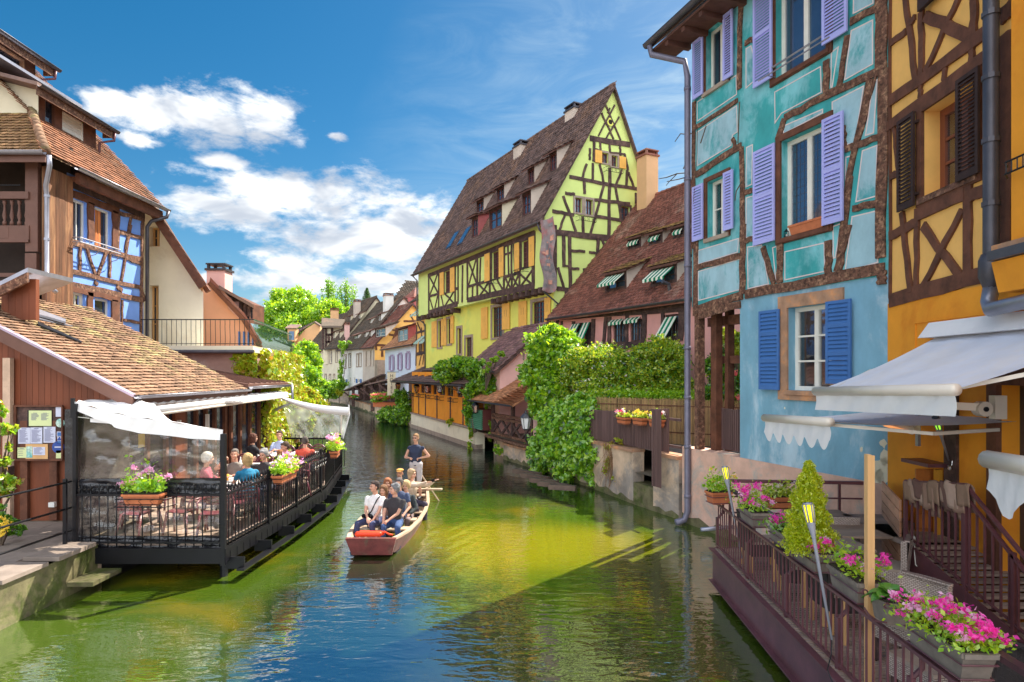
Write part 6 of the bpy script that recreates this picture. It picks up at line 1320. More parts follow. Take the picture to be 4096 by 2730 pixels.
def belly(x,y,nx,ny,mm,name='baluster'):
    P=[(0,0),(.12,.12),(.15,.25),(.06,.45),(-.01,.6),(.03,.72),(0,.83)]; return MB().tube([(x+nx*a,y+ny*a,4.58+b) for a,b in P],.009,5).build(name,mm,TRr,True)
b0=None
for i in range(23):
    x=-11.95+i*.157
    if b0 is None: b0=belly(x,20.05,.35,-.6,m_iron)
    else: inst(b0,(i*.157,0,0),TRr)
MB().bar((-12,20.05,5.42),(tB[0],20.05,5.42),.04,.03).build('top_rail',m_iron,TRr); MB().bar((-12,20.05,4.64),(tB[0],20.05,4.64),.03,.02).build('bottom_rail',m_iron,TRr)
ln=math.hypot(tC[0]-tB[0],tC[1]-tB[1]); dx,dy=(tC[0]-tB[0])/ln,(tC[1]-tB[1])/ln; nx,ny=dy,-dx; b1=None; n_=40
for i in range(n_):
    s=ln*i/(n_-1)
    if b1 is None: b1=belly(tB[0],tB[1]+.05,nx*.9,ny*.9,m_greeniron)
    else: inst(b1,(dx*s,dy*s,0),TRr)
MB().bar((tB[0],20.05,5.42),(*tC,5.42),.04,.03).build('top_rail',m_greeniron,TRr)
# ---------------- wooden restaurant hut ----------------
HU=thing('restaurant_hut','red-brown boarded restaurant hut with mossy tiled lean-to roof','restaurant',(-9.5,12.7,.69))
ye0,ye1=12.38,17.75; xe,zE_=-7.57,3.2; xt,zt_=-12.02,5.5; slp=(zt_-zE_)/(xe-xt)
def zr_(x): return zE_+(xe-x)*slp
m=MB(); m.hexa([(xe,ye0,zE_-.14),(xe,ye1,zE_-.14),(xt,ye1,zt_-.14),(xt,ye0,zt_-.14),(xe,ye0,zE_),(xe,ye1,zE_),(xt,ye1,zt_),(xt,ye0,zt_)]); ro=m.build('roof',m_brownpaint,HU)
vv=Vector((xt-xe,0,zt_-zE_)); tiles(ro,(xe+.03,ye0+.06,zE_),(0,1,0),vv,ye1-ye0-.1,vv.length,.165,.15,m_tile,nind=300,lift=.035)
MB().hexa([(xe+.02,ye0-.05,zE_-.24),(xt,ye0-.05,zt_-.24),(xt,ye0+.0,zt_-.24),(xe+.02,ye0+.0,zE_-.24),(xe+.02,ye0-.05,zE_+.02),(xt,ye0-.05,zt_+.02),(xt,ye0,zt_+.02),(xe+.02,ye0,zE_+.02)]).build('bargeboard',m_brownpaint,HU)
MB().hexa([(xe+.03,ye0-.07,zE_+.02),(xt,ye0-.07,zt_+.02),(xt,ye0+.06,zt_+.02),(xe+.03,ye0+.06,zE_+.02),(xe+.03,ye0-.07,zE_+.07),(xt,ye0-.07,zt_+.07),(xt,ye0+.06,zt_+.07),(xe+.03,ye0+.06,zE_+.07)]).build('verge_flashing',mat('mauve_zinc',(.42,.33,.42),.5,.1,metal=.3),HU)
frH=Fr((xe,ye0),(0,1),-1); gutter(HU,frH,-.02,ye1-ye0,zE_+.03,.08,m_zinc,.06)
MB().box(xe-.12,xe-.06,ye0+.02,ye1,zE_-.32,zE_-.15).build('fascia',m_brownpaint,HU)
# flashings and the stepped strip near the top
for pts in ([(205,640),(515,755),(515,775),(200,690)],):
    P=[hit(*T2L(x,y),(xe,0,zE_+.15),Vector((slp,0,1)).normalized()) for x,y in pts]; MB().prism(P,(0,0,.05)).build('lead_flashing',m_zinc,HU)
for pts in ([(210,720),(400,765),(570,800),(440,765),(220,700)],[(295,765),(640,920),(640,930),(300,790)]):
    P=[hit(*T2L(x,y),(xe,0,zE_+.09),Vector((slp,0,1)).normalized()) for x,y in pts]; MB().prism(P,(0,0,.03)).build('lead_flashing',m_zinc if pts[0][0]==210 else m_iron,HU)
# gable boards
for i in range(46):
    x0=-7.95-i*.125; x1=x0-.119; zb=2.86 if x0>-13.2 else .69
    MB().add([(x0,12.7,zb),(x1,12.7,zb),(x1,12.7,zr_(x1)-.16),(x0,12.7,zr_(x0)-.16),(x0,12.74,zb),(x1,12.74,zb),(x1,12.74,zr_(x1)-.16),(x0,12.74,zr_(x0)-.16)],[(0,1,2,3)[::-1],(0,4,5,1)[::-1],(0,3,7,4)[::-1],(1,5,6,2)[::-1]]).build('cladding_board',m_cladred,HU)
MB().box(-13.3,-7.9,12.745,12.8,.66,zE_-.05).build('gable_wall',m_cladred,HU)
m=MB(); m.box(-13.0,-7.9,12.70,12.74,2.72,2.855); m.build('lintel',m_brownwood,HU)
for x0,x1 in ((-13.05,-12.9),(-10.05,-9.9),(-9.45,-9.3),(-8.1,-7.95)): MB().box(x0,x1,12.66,12.74,.69,2.72).build('post',m_brownwood,HU)
for x0,x1 in ((-12.58,-12.35),): MB().box(*(at(18,1800,12.6).x,at(48,1800,12.6).x),12.55,12.65,.69,4.0).build('post',mat('pale_peeling_wood',(.6,.42,.3),.8,.2),HU)
# canal side front, sliding frames
m=MB(); m.box(-8.3,-8.25,12.8,17.7,.66,1.15); m.build('front_wall',m_brownwood,HU)
for i,y in enumerate((12.85,13.85,14.6,15.0,15.45,16.0,16.5,17.0,17.6)): 
    wd=.10 if i not in (3,) else .45
    MB().box(-8.32,-8.14,y,y+wd,.68,zE_-.3).build('post',m_brownwood if i!=3 else m_cladred,HU)
MB().box(-8.24,-8.22,12.95,17.6,1.15,zE_-.35).build('glazing',m_glass,HU)
MB().box(-8.3,-7.95,12.8,17.7,2.78,2.95).build('head_beam',m_brownwood,HU)
MB().box(-13.2,-8.3,12.8,17.7,.62,.68).build('hut_floor',m_deck,HU)
for y,z in ((15.05,2.45),(16.45,2.5)): MB().box(-8.14,-8.05,y,y+.05,z-.28,z+.1).build('hinge_block',m_white,HU)
MB().box(-8.21,-8.2,13.62,13.86,2.05,2.35).build('notice',emis('yellow_card',(.8,.6,.02),0.0),HU)
# notice board with menus
TN=lambda x,y:(x/2.904,1580+y/2.904)
frG=Fr((-8,12.66),(-1,0),1); nb_=thing('notice_board','glazed notice board with menus and stickers on the red-brown wall','notice board',(-11.4,12.64,1.7))
def NR_(x0,y0,x1,y1,m_,name='paper',o=.0,th=.012,par=None):
    a0,z1=frG.px(*TN(x0,y0)); a1,z0=frG.px(*TN(x1,y1)); return MB().fbox(frG,min(a0,a1),max(a0,a1),o,o+th,z0,z1).build(name,m_,par or nb_),(min(a0,a1),max(a0,a1),z0,z1)
m_paper=mat('white_paper',(.62,.64,.78),.6,.03); m_papery=mat('yellow_green_paper',(.68,.75,.38),.6,.03); m_ink=mat('grey_ink',(.12,.12,.25),.7); m_aqua=mat('aqua_print',(.12,.5,.48),.6,.3,20,c2=(.55,.7,.6)); m_navy=mat('navy_sticker',(.03,.08,.35),.4)
NR_(180,130,735,755,m_darkwood,'backing',-.02)
for q in ((170,120,735,140),(170,745,740,765),(175,140,200,745),(725,140,742,745)): NR_(*q,m_brownwood,'board_frame',.0,.04)
def lines(r,n,m_=m_ink,par=None,head=True,f0=.1,f1=.9):
    a0,a1,z0,z1=r; m=MB()
    for i in range(n):
        z=z1-(z1-z0)*(.14+.8*i/n); e=R.uniform(.55,1); m.fbox(frG,a1-(a1-a0)*(f0+(f1-f0)*e),a1-(a1-a0)*f0,.0135,.0145,z-.006,z+.001)
    if head: m.fbox(frG,a0+(a1-a0)*.3,a1-(a1-a0)*.3,.0135,.0145,z1-(z1-z0)*.09,z1-(z1-z0)*.05)
    m.build('printed_text',m_,par)
NR_(322,178,608,368,m_iron,'paper_frame',-.004); p,r=NR_(340,183,603,362,m_papery); lines((r[0]+.03,(r[0]+r[1])/2,r[2]+.1,r[3]-.04),9,par=p); lines(((r[0]+r[1])/2,r[1]-.03,r[2]+.1,r[3]-.04),9,par=p)
for q in ((216,382,354,568),(358,380,495,566),(510,372,648,556)): p,r=NR_(*q,m_paper); lines(r,16,par=p)
NR_(300,572,558,745,m_lightwood,'paper_frame',-.004); NR_(312,585,545,745,m_iron,'paper',.0,.004); p,r=NR_(387,606,528,700,m_paper); lines(r,7,par=p)
p,r=NR_(208,612,312,732,m_papery); lines(r,4,par=p); p,r=NR_(312,598,380,730,m_aqua)
p,r=NR_(652,142,732,255,m_paper); p,r=NR_(664,428,730,486,m_paper); NR_(672,436,726,478,m_blueshut,'sticker',.012,.004,p); p,r=NR_(670,490,724,565,m_paper)
a,z=frG.px(*TN(696,512)); MB().poly(frG,[(a-.05,z-.03),(a+.05,z-.03),(a,z+.05)],.013,.017).build('sticker_triangle',m_navy,p); NR_(675,535,720,560,m_blueshut,'sticker',.012,.004,p)
for (x,y,rr_,m_) in ((703,328,.09,m_aqua),(680,608,.125,m_navy)):
    a,z=frG.px(*TN(x,y)); MB().poly(frG,[(a+rr_*math.cos(t),z+rr_*math.sin(t)) for t in [i*.393 for i in range(16)]],.0,.012).build('round_sticker',m_,nb_)
NR_(640,600,722,614,m_paper,'sticker',.013,.003); p,r=NR_(655,645,722,738,m_papery)
NR_(590,1245,658,1298,m_white,'socket_box',.0,.07,HU); NR_(20,825,168,1060,m_darkwood,'letter_box',.0,.16,HU); NR_(105,880,160,905,m_papery,'name_plate',.161,.005,HU)
# sign inside
og=thing('open_sign','small cream signboard lettered OPEN hanging behind the plastic screen','sign',(-7.95,12.3,2.3))
a=at(410,1795,12.2); MB().box(a.x-.19,a.x+.19,12.2,12.22,a.z-.1,a.z+.11).build('sign_board',m_creamwall,og); text('OPEN',(a.x,12.19,a.z),(math.radians(90),0,0),.12,m_darkwood,og,.003)
# second part of the hut behind with flat metal roof
H2b=thing('restaurant_annex','low annex with brown standing seam roof behind the boarded hut','restaurant',(-9.5,18,.66))
P=[(-7.57,17.8,3.27),(-7.57,21.0,3.27),(-8.8,22.0,3.5),(-12.0,20.2,4.1),(-12.0,17.8,4.1)]; MB().prism(P,(0,0,.1)).build('roof',m_brownpaint,H2b)
for i in range(8): y=17.95+i*.4; MB().bar((-7.6,y,3.4),(-11.8,y,4.2),.03,.04).build('seam',m_brownpaint,H2b)
f=Fr((-7.57,17.8),(0,1),-1); gutter(H2b,f,0,3.2,3.3,.08,m_zinc,.07)
for y in (18.0,18.6,19.3,20.0,20.6): MB().box(-8.3,-8.15,y,y+.12,.66,3.2).build('post',m_brownwood,H2b)
MB().box(-8.28,-8.2,17.9,20.8,.66,1.2).build('front_wall',m_brownwood,H2b); MB().box(-8.24,-8.22,18,20.6,1.2,3.1).build('glazing',m_glass,H2b)
pipe(H2b,[(-7.45,20.95,3.3),(-7.4,20.95,2.7),(-7.9,20.95,2.5),(-8.2,20.9,2.3)],.05,m_zinc)
# rolled awning cassette and folded canvas
AW=thing('awning_cassette','long white awning cassette under the hut eaves with rolled canvas','awning',(-7.35,12.5,2.95))
MB().tube([(-7.4,12.45,2.93),(-7.4,20.3,3.0)],.075,12).build('cassette',m_canvas,AW,True)
MB().tube([(-7.33,12.45,2.84),(-7.33,20.3,2.92)],.03,8).build('front_bar',m_alu,AW,True)
for i in range(22):
    y=12.6+i*.36; MB().ball((-7.62,y+.15,3.05+R.uniform(-.01,.01)),(.07,.2,.05),8,5).build('folded_canvas',m_canvas,AW,True)
m=MB(); 
for i in range(5): m.ball((-7.3+R.uniform(-.04,.04),16.0+i*.15,2.98-.01*i),(.1,.16,.07),8,6)
m.build('canvas_bundle',m_canvas,AW,True)
# ---------------- trees, shrubs, climbers ----------------
def blobs_px(lst):
    """(X,Y,d,rpx,rpz[,ry]) picture size in px -> world ellipsoids standing at distance d"""
    out=[]
    for q in lst:
        X,Y,d,rx,rz=q[:5]; p=at(X,Y,d); k=d/FPX; ry=q[5] if len(q)>5 else rx*k; out.append((p.x,p.y,p.z,rx*k,ry,rz*k))
    return out
def trunk(parent,pts,r0,r1,branches=()):
    m=MB(); n=len(pts); m.tube(pts,[r0+(r1-r0)*i/(n-1) for i in range(n)],8)
    for b in branches: m.tube(b,[r1*.9]+[r1*.5]*(len(b)-2)+[r1*.15],5)
    return m.build('trunk',m_bark,parent,True)
def plant(name,label,cat,bl,n,size,mats,base=None,group=None,tr=None,up=.3,flat=None,shell=.55):
    B=blobs_px(bl) if len(bl[0])<6 or bl[0][0]>300 else bl
    c=B[0]; base=base or (c[0],c[1],.7); t_=thing(name,label,cat,tuple(base),group)
    P=blobpts(B,n,shell); nm=len(mats)
    # leaf colours mixed at random; in thick shrubs the dark ones imitate inner shade
    idx=NR.choice(nm,len(P),p=np.array([m_[1] for m_ in mats])/sum(m_[1] for m_ in mats))
    for k,(mm,_) in enumerate(mats):
        Q=P[idx==k]
        if len(Q): leaves('crown' if tr else 'foliage',Q,size,mm,t_,kind='stuff',up=up,flat=flat)
    if tr:
        b=Vector(base); top=Vector(c[:3]); br=[]
        for q in B: br.append([b.lerp(top,.55),b.lerp(Vector(q[:3]),.8),Vector(q[:3])])
        trunk(t_,[b,b.lerp(top,.4)+Vector((.1,0,0)),b.lerp(top,.8)],tr,tr*.4,br)
    else:
        b=Vector(base); m=MB()
        for q in B[:5]:
            for _ in range(2): e=Vector(q[:3])+Vector((R.uniform(-.5,.5)*q[3],R.uniform(-.5,.5)*q[4],R.uniform(-.2,.6)*q[5])); m.tube([b,b.lerp(e,.5)+Vector((0,0,.1)),e],[.03,.02,.008],5)
        m.build('stem',m_bark,t_)
    return t_
plant('round_tree','big round bright green tree beyond the far roofs','tree',[(1160,1245,112,70,70),(1110,1270,110,60,60),(1205,1225,112,55,60),(1130,1200,113,45,45),(1190,1180,113,40,35),(1230,1280,110,45,55),(1080,1310,110,45,45),(1170,1310,109,70,55),(1240,1200,113,25,30)],30000,.42,[(l_bright,6),(l_mid,3)],base=(-39.5,112,.7),tr=.6)
plant('round_tree','second green tree right of the big round one','tree',[(1320,1240,104,50,42),(1290,1265,103,45,40),(1350,1262,104,35,30),(1385,1250,105,25,20)],9000,.4,[(l_bright,6),(l_mid,3)],base=(-30.5,104,.7),tr=.4)
for X0,lb,hs_ in ((1320,'tall thin poplar with broom-like branches, left of the pair',(1105,1230)),(1388,'tall thin poplar with broom-like branches, right of the pair',(1115,1235))):
    base=at(X0+5,1330,118); base.z=.7; t_=thing('poplar_tree',lb,'tree',tuple(base),'poplars beyond the roofs'); P=[];m=MB()
    m.tube([base,at(X0+5,1300,118)],[.35,.25],7)
    for i in range(11):
        xo=R.uniform(-36,36); top=at(X0+xo,hs_[0]+abs(xo)*.8+R.uniform(0,25),118+R.uniform(-1,1)); bt=at(X0+xo*.2,1290,118); mid=bt.lerp(top,.5)+Vector(((top.x-bt.x)*.22,0,0)); m.tube([bt,mid,top],[.12,.07,.02],5)
        for k in range(130):
            f=R.random()**.8; p=(bt.lerp(mid,f*2) if f<.5 else mid.lerp(top,f*2-1)); P.append((p.x+R.gauss(0,.28),p.y+R.gauss(0,.28),p.z+R.gauss(0,.3)))
    m.build('trunk',m_bark,t_); leaves('crown',P,.36,l_mid,t_,kind='stuff')
base=at(1470,1300,125); base.z=.7; t_=thing('spruce_tree','dark spruce tip rising behind the grey roof','tree',tuple(base)); P=[]; m=MB(); tp_=at(1468,1155,125); m.tube([base,tp_],[.3,.04],6)
for i in range(16):
    f=i/16; c=tp_.lerp(at(1468,1225,125),f); r=.15+f*1.7
    for k in range(9):
        a=k*.7+i; e=c+Vector((math.cos(a)*r,math.sin(a)*r,-.25*r+.2)); m.tube([c,e],[.04,.015],4)
        for s in range(14): q=c.lerp(e,R.random()); P.append((q.x+R.gauss(0,.06),q.y+R.gauss(0,.06),q.z-R.random()*.22))
m.build('trunk',m_bark,t_); leaves('crown',P,.22,l_dark,t_,kind='stuff')
plant('leafy_tree','light green tree in front of the cream house at the canal bend','tree',[(1225,1420,58,48,50),(1190,1455,56,42,45),(1250,1460,58,38,50),(1215,1500,55,50,40),(1250,1530,56,42,40),(1200,1560,52,45,35)],14000,.26,[(l_bright,6),(l_mid,4)],base=(-19.3,57,.7),tr=.22)
plant('shrub','dark green shrubs on the left bank under the leafy tree','shrub',[(1310,1560,62,45,28),(1270,1575,55,35,25),(1350,1545,64,40,25),(1335,1575,62,35,20),(1240,1590,45,40,22)],9000,.22,[(l_mid,5),(l_bright,3),(l_dark,2)])
plant('shrub','round yellow-green shrub above the pierced garden wall','shrub',[(1358,1572,60,14,12)],900,.15,[(l_yel,1)])
plant('climbing_plant','green creeper climbing between the white and cream houses','climber',[(1362,1510,71,12,45),(1366,1440,71,10,50),(1372,1385,71,18,20),(1400,1375,70,12,8),(1350,1540,71,35,14)],3200,.22,[(l_mid,1),(l_bright,1)])
# wall of climbing leaves at the terrace corner
P=[]; 
for i in range(11000):
    s=R.random(); z=R.uniform(.7,4.45); x=-8.3+(-9.8+8.3)*s+abs(R.gauss(0,.13)); y=20.2+7.3*s
    z2=4.45-abs(R.gauss(0,1.7)); P.append((x+.06+.25*math.sin(z*3+y*2)**2,y,max(.6,z2)))
for i in range(1500): P.append((-8.3-abs(R.gauss(0,.25)),20.1-abs(R.gauss(0,.06)),4.3-abs(R.gauss(0,.5))*1.2))
P=np.array(P); idx=NR.rand(len(P)); cl=thing('climbing_plant','yellow-green and rust climbing leaves hanging down the terrace wall','climber',(-8.3,20.2,.7))
leaves('foliage',P[idx<.62],.17,l_yel,cl,kind='stuff',flat=(.8,-.3,0)); leaves('foliage',P[(idx>=.62)&(idx<.8)],.17,l_orange,cl,kind='stuff',flat=(.8,-.3,0)); leaves('foliage',P[idx>=.8],.17,l_bright,cl,kind='stuff',flat=(.8,-.3,0))
m=MB(); 
for i in range(9): y=20.4+i*.75; m.tube([(-8.35-.2*(y-20.2),y,.6),(-8.3-.2*(y-20.2),y+.2,2.4),(-8.3-.2*(y-20.2),y+R.uniform(-.3,.3),4.3)],.02,5)
m.build('stem',m_bark,cl)
plant('shrub','rust and yellow shrub below the climbing leaves beside the water','shrub',[(1215,1580,30,50,28),(1180,1600,28,50,30),(1255,1600,32,40,22),(1150,1640,25,50,60),(1220,1660,27,50,60),(1290,1650,28,40,50)],14000,.12,[(l_yel,5),(l_orange,2),(l_bright,4)])
plant('shrub','bushy dark green shrub overhanging the far quay beside the ochre restaurant','shrub',[(1610,1620,43.5,32,55),(1590,1665,43.5,42,35),(1560,1655,46,40,25),(1540,1670,47,30,20),(1628,1660,42.6,20,45),(1600,1580,43.5,26,20)],14000,.17,[(l_mid,5),(l_dark,3),(l_bright,2)],base=(-7.2,43.8,.8))
fl=plant('flower_box','long planter of salmon geraniums on the far restaurant terrace','planter',[(1530,1585,47.5,45,14),(1505,1600,47.5,25,12),(1570,1580,47,20,12)],3500,.13,[(l_bright,3),(l_mid,3)],base=(-9.4,47.5,1.2))
P=blobpts(blobs_px([(1520,1585,47.3,35,11),(1545,1588,47.3,28,9)]),1300,.7); leaves('blossoms',P,.12,f_salmon,fl,kind='stuff')
MB().box(-10.6,-8.2,47.3,47.7,1.1,1.45).build('trough',m_terra,fl)
a=plant('flower_box','small pink flower planter by the far boat canopy','planter',[(1415,1587,61,20,7)],700,.14,[(l_mid,3)],base=(-15.6,61,1.0)); leaves('blossoms',blobpts(blobs_px([(1415,1584,61,20,6)]),350,.8),.14,f_salmon,a,kind='stuff')
# vine over the ochre restaurant
tb=fq.w(fq.px(1900,1640,.3)[0],.9,.3)
V=plant('pergola_vine','twisted vine with umbrella-like green crown in front of the restaurant roof','climber',[(1845,1462,31,62,38),(1775,1475,32.5,45,30),(1800,1510,32,50,25),(1905,1485,30,55,40),(1945,1530,29,45,45),(1900,1560,29.5,45,35),(1960,1580,28.6,30,40),(1880,1620,29.5,25,45),(1745,1500,33,20,15)],17000,.15,[(l_mid,5),(l_bright,3),(l_dark,2)],base=tuple(tb),tr=.10,up=.7)
plant('climbing_plant','green ivy climbing the purple-tiled roof verge of the pink outbuilding','climber',[(1980,1440,28.1,16,12),(2005,1415,28.1,16,12),(1960,1460,28.2,14,10),(1945,1480,28.2,14,14)],1500,.12,[(l_bright,2),(l_mid,1)],base=(-1.2,28.2,2.9))
plant('climbing_plant','leafy vine tendrils hanging on the restaurant base wall left','climber',[(1783,1675,35.5,9,40),(1778,1705,35.5,10,14)],700,.13,[(l_mid,1),(l_bright,1)],base=(-3.8,35.5,1))
plant('climbing_plant','leafy vine tendrils hanging on the restaurant base wall right','climber',[(1815,1690,33.6,26,12),(1835,1705,33.3,8,18),(1800,1700,34,10,14)],900,.13,[(l_mid,1),(l_yel,1)],base=(-3.0,33.6,1))
plant('climbing_plant','thin ivy strands at the posts of the timber pavilion','climber',[(1945,1650,28.8,8,70),(1960,1720,28.4,8,40),(1885,1720,30,10,60),(1870,1660,30.2,12,50),(1992,1800,26.6,22,20),(1880,1790,30,14,20)],3000,.11,[(l_mid,1),(l_orange,.3),(l_bright,.7)],base=(-.9,28.8,.8))
# big bushes by the quay
plant('large_leafy_shrub','tall bright green shrub column standing over the pavilion roof','shrub',[(2195,1400,23.5,92,78),(2165,1500,23.5,78,75),(2250,1375,23.5,75,55),(2270,1450,23.2,75,65),(2160,1610,23.2,62,65),(2215,1570,23,75,65),(2200,1335,23.5,62,34)],22000,.18,[(l_bright,7),(l_mid,4),(l_dark,1)],base=(1.6,23.6,1.5),up=.1)
plant('ivy_mass','thick ivy tumbling over the quay wall down to the water','climber',[(2230,1690,22.6,85,80),(2300,1680,21.6,95,80),(2385,1690,20.5,72,85),(2180,1800,23,72,62),(2260,1800,21.6,95,75),(2350,1810,20.3,90,80),(2170,1870,23,50,45),(2290,1880,21,70,55),(2370,1890,20,45,55),(2400,1640,20.5,50,50),(2330,1620,21.5,70,45)],36000,.15,[(l_ivy,6),(l_mid,3),(l_bright,3),(l_dark,1.5)],base=(1.4,21.8,1.4),flat=(-.6,-.5,.1))
plant('rose_shrub','wide flowering rose shrub with yellowish tips behind the picket fence','shrub',[(2340,1455,22.3,90,72),(2430,1450,21.8,95,72),(2510,1480,21.3,90,66),(2280,1550,22.5,60,60),(2400,1560,21.5,90,55),(2540,1545,21,60,45),(2460,1580,21,90,40)],26000,.095,[(l_rose,5),(l_yel,2),(l_mid,3),(l_dark,1.5),(f_white,.35)],base=(3.4,21.8,1.5))
plant('garden_shrub','tall golden-green shrub beside the grey downpipe','shrub',[(2640,1400,20.5,70,55),(2580,1430,20.8,60,55),(2700,1440,20,60,65),(2620,1500,20.5,80,60),(2700,1540,20,70,45),(2560,1520,20.8,50,45)],22000,.09,[(l_rose,5),(l_yel,3),(l_mid,3),(l_dark,1.5)],base=(5.0,20.4,1.5))
plant('garden_shrub','dark shrub with pink roses seen through the open porch','shrub',[(2880,1480,19,60,60),(2930,1440,19,60,70),(2880,1570,18.6,70,45),(2960,1540,18.6,50,60)],14000,.09,[(l_mid,5),(l_dark,4),(l_yel,1)],base=(6.5,18.8,1.5))
plant('garden_shrub','bright laurel branches at the top of the porch opening','shrub',[(2920,1345,18.5,45,30),(2945,1390,18.5,35,35),(2700,1340,21,0.1,0.1)],3500,.10,[(l_rose,3),(l_yel,2)],base=(6.8,18.5,1.5))
h=thing('hedge','clipped low hedge along the top of the reed screen','hedge',(3.5,19.9,2.7)); P=[]
for i in range(8000): s=R.random(); P.append((2.6+s*4.9+R.gauss(0,.05),21.0-s*3.4+R.gauss(0,.12),2.98+R.gauss(0,.09)))
leaves('foliage',P,.08,l_bright,h,kind='stuff'); MB().bar((2.6,21.0,2.8),(7.5,17.6,2.8),.1,.2).build('stem',m_bark,h)
for (X,Y),rl in zip(((2922,1525),(2940,1495),(2955,1590)),('middle','uppermost','lowest')):
    p=at(X,Y,17.6); t_=thing('rose',rl+' of three pink rose blooms seen through the porch opening','flower',tuple(p),'pink roses in the porch garden'); leaves('petals',[(p.x+R.gauss(0,.035),p.y+R.gauss(0,.035),p.z+R.gauss(0,.035)) for _ in range(50)],.07,f_salmon,t_); MB().tube([p,p+Vector((.1,.2,-.5))],.008,4).build('stem',m_bark,t_)
a=plant('trailing_plant','straggling half-dry plant hanging over the stained quay wall','climber',[(2500,1760,18.6,50,16),(2460,1790,18.8,35,25),(2450,1860,18.9,35,55),(2470,1920,18.6,25,30),(2540,1755,18.3,25,12)],5000,.07,[(l_yel,4),(l_orange,2),(l_bright,3)],base=(3.1,18.7,1.6))
m=MB()
for i in range(60): p=at(2450+R.gauss(0,22),1770,18.75); q=at(2450+R.gauss(0,30),1900+R.uniform(-60,70),18.6); m.tube([p,p.lerp(q,.5)+Vector((R.gauss(0,.06),-.1,0)),q],.005,3)
m.build('dry_stems',mat('dry_stem',(.22,.12,.06),.9),a)
# reed screen
RSC=thing('reed_screen','tan reed screen behind the three terracotta pots','fence',(3,20.3,1.9)); p0=Vector((2.75,20.2,0)); p1=Vector((7.3,17.1,0)); V_=[];F_=[]
m=MB()
for i in range(520):
    p=p0.lerp(p1,i/520)+Vector((R.gauss(0,.008),R.gauss(0,.008),0)); zt=2.9+R.uniform(-.04,.03); m.hexa([p+Vector((x,y,z)) for z in (1.55,zt) for x,y in ((-.005,-.005),(.005,-.005),(.005,.005),(-.005,.005))])
m.build('reeds',mat('reed',(.42,.27,.12),.8,.15,3,.1,isl=.4),RSC,kind='stuff')
MB().bar(p0+Vector((0,-.02,2.7)),p1+Vector((0,-.02,2.7)),.02,.03).bar(p0+Vector((0,-.02,1.9)),p1+Vector((0,-.02,1.9)),.02,.03).build('batten',m_brownwood,RSC)
# picket fence
FE=thing('picket_fence','brown picket fence on the quay wall with pots hanging on it','fence',(3.2,18.4,1.5)); fF=Fr((4.05,15.75),(-.42,1),1)
m_picket=mat('brown_picket',(.13,.075,.07),.75,.2,3,.3,20,stretch=WD,isl=.2)
pk=None; GA=(fF.px(2606,1800,.28)[0],fF.px(2670,1800,.28)[0])
for i in range(60):
    a=.05+i*.082; 
    if i*.082>4.55: break
    g= min(GA)<a+.02<max(GA)
    top=2.78-.006*i+R.uniform(-.012,.012)
    m=MB().fbox(fF,a,a+.052,.27 if g else -.28,.295 if g else -.255,.78 if g else 1.58,top)
    m.build('picket',m_picket,FE)
MB().fbox(fF,0,4.6,-.32,-.285,2.45,2.52).fbox(fF,0,4.6,-.32,-.285,1.75,1.82).build('rail',m_picket,FE)
FE2=thing('picket_fence','brown picket fence filling the porch opening of the turquoise house','fence',(5,14,1.9))
for i in range(26):
    a=AL+.02+i*.052*1.4; 
    if a>LB-.25: break
    MB().fbox(frb,a,a+.045,-.42,-.395,1.9,2.86+R.uniform(-.012,.012)).build('picket',m_picket,FE2)
MB().fbox(frb,AL+.01,LB-.2,-.46,-.425,2.5,2.56).fbox(frb,AL+.01,LB-.2,-.46,-.425,2.05,2.11).build('rail',m_picket,FE2)
# planters with flowers
def cluster(parent,p,r,mm,n=34,name='blossom'):
    P=[(p[0]+R.gauss(0,r*.55),p[1]+R.gauss(0,r*.55),p[2]+R.gauss(0,r*.42)) for _ in range(n)]; return leaves(name,P,r*.75,mm,parent,up=.5)
def potshape(m,c,u,L_,W_,h,taper=.82):
    u=Vector(u).normalized(); v=Vector((-u.y,u.x,0)); c=Vector(c)
    lo=[c+u*(a*L_/2*taper)+v*(b*W_/2*taper) for a,b in ((-1,-1),(1,-1),(1,1),(-1,1))]; hi=[c+u*(a*L_/2)+v*(b*W_/2)+Vector((0,0,h)) for a,b in ((-1,-1),(1,-1),(1,1),(-1,1))]
    m.hexa(lo+hi); t_=.018
    for s in (1,-1):
        m.bar(hi[0].lerp(hi[3],.5+.5*s)+Vector((0,0,-.015)),hi[1].lerp(hi[2],.5+.5*s)+Vector((0,0,-.015)),.03,.035); m.bar(hi[0].lerp(hi[1],.5+.5*s)+Vector((0,0,-.014)),hi[3].lerp(hi[2],.5+.5*s)+Vector((0,0,-.014)),.03,.035)
    return m
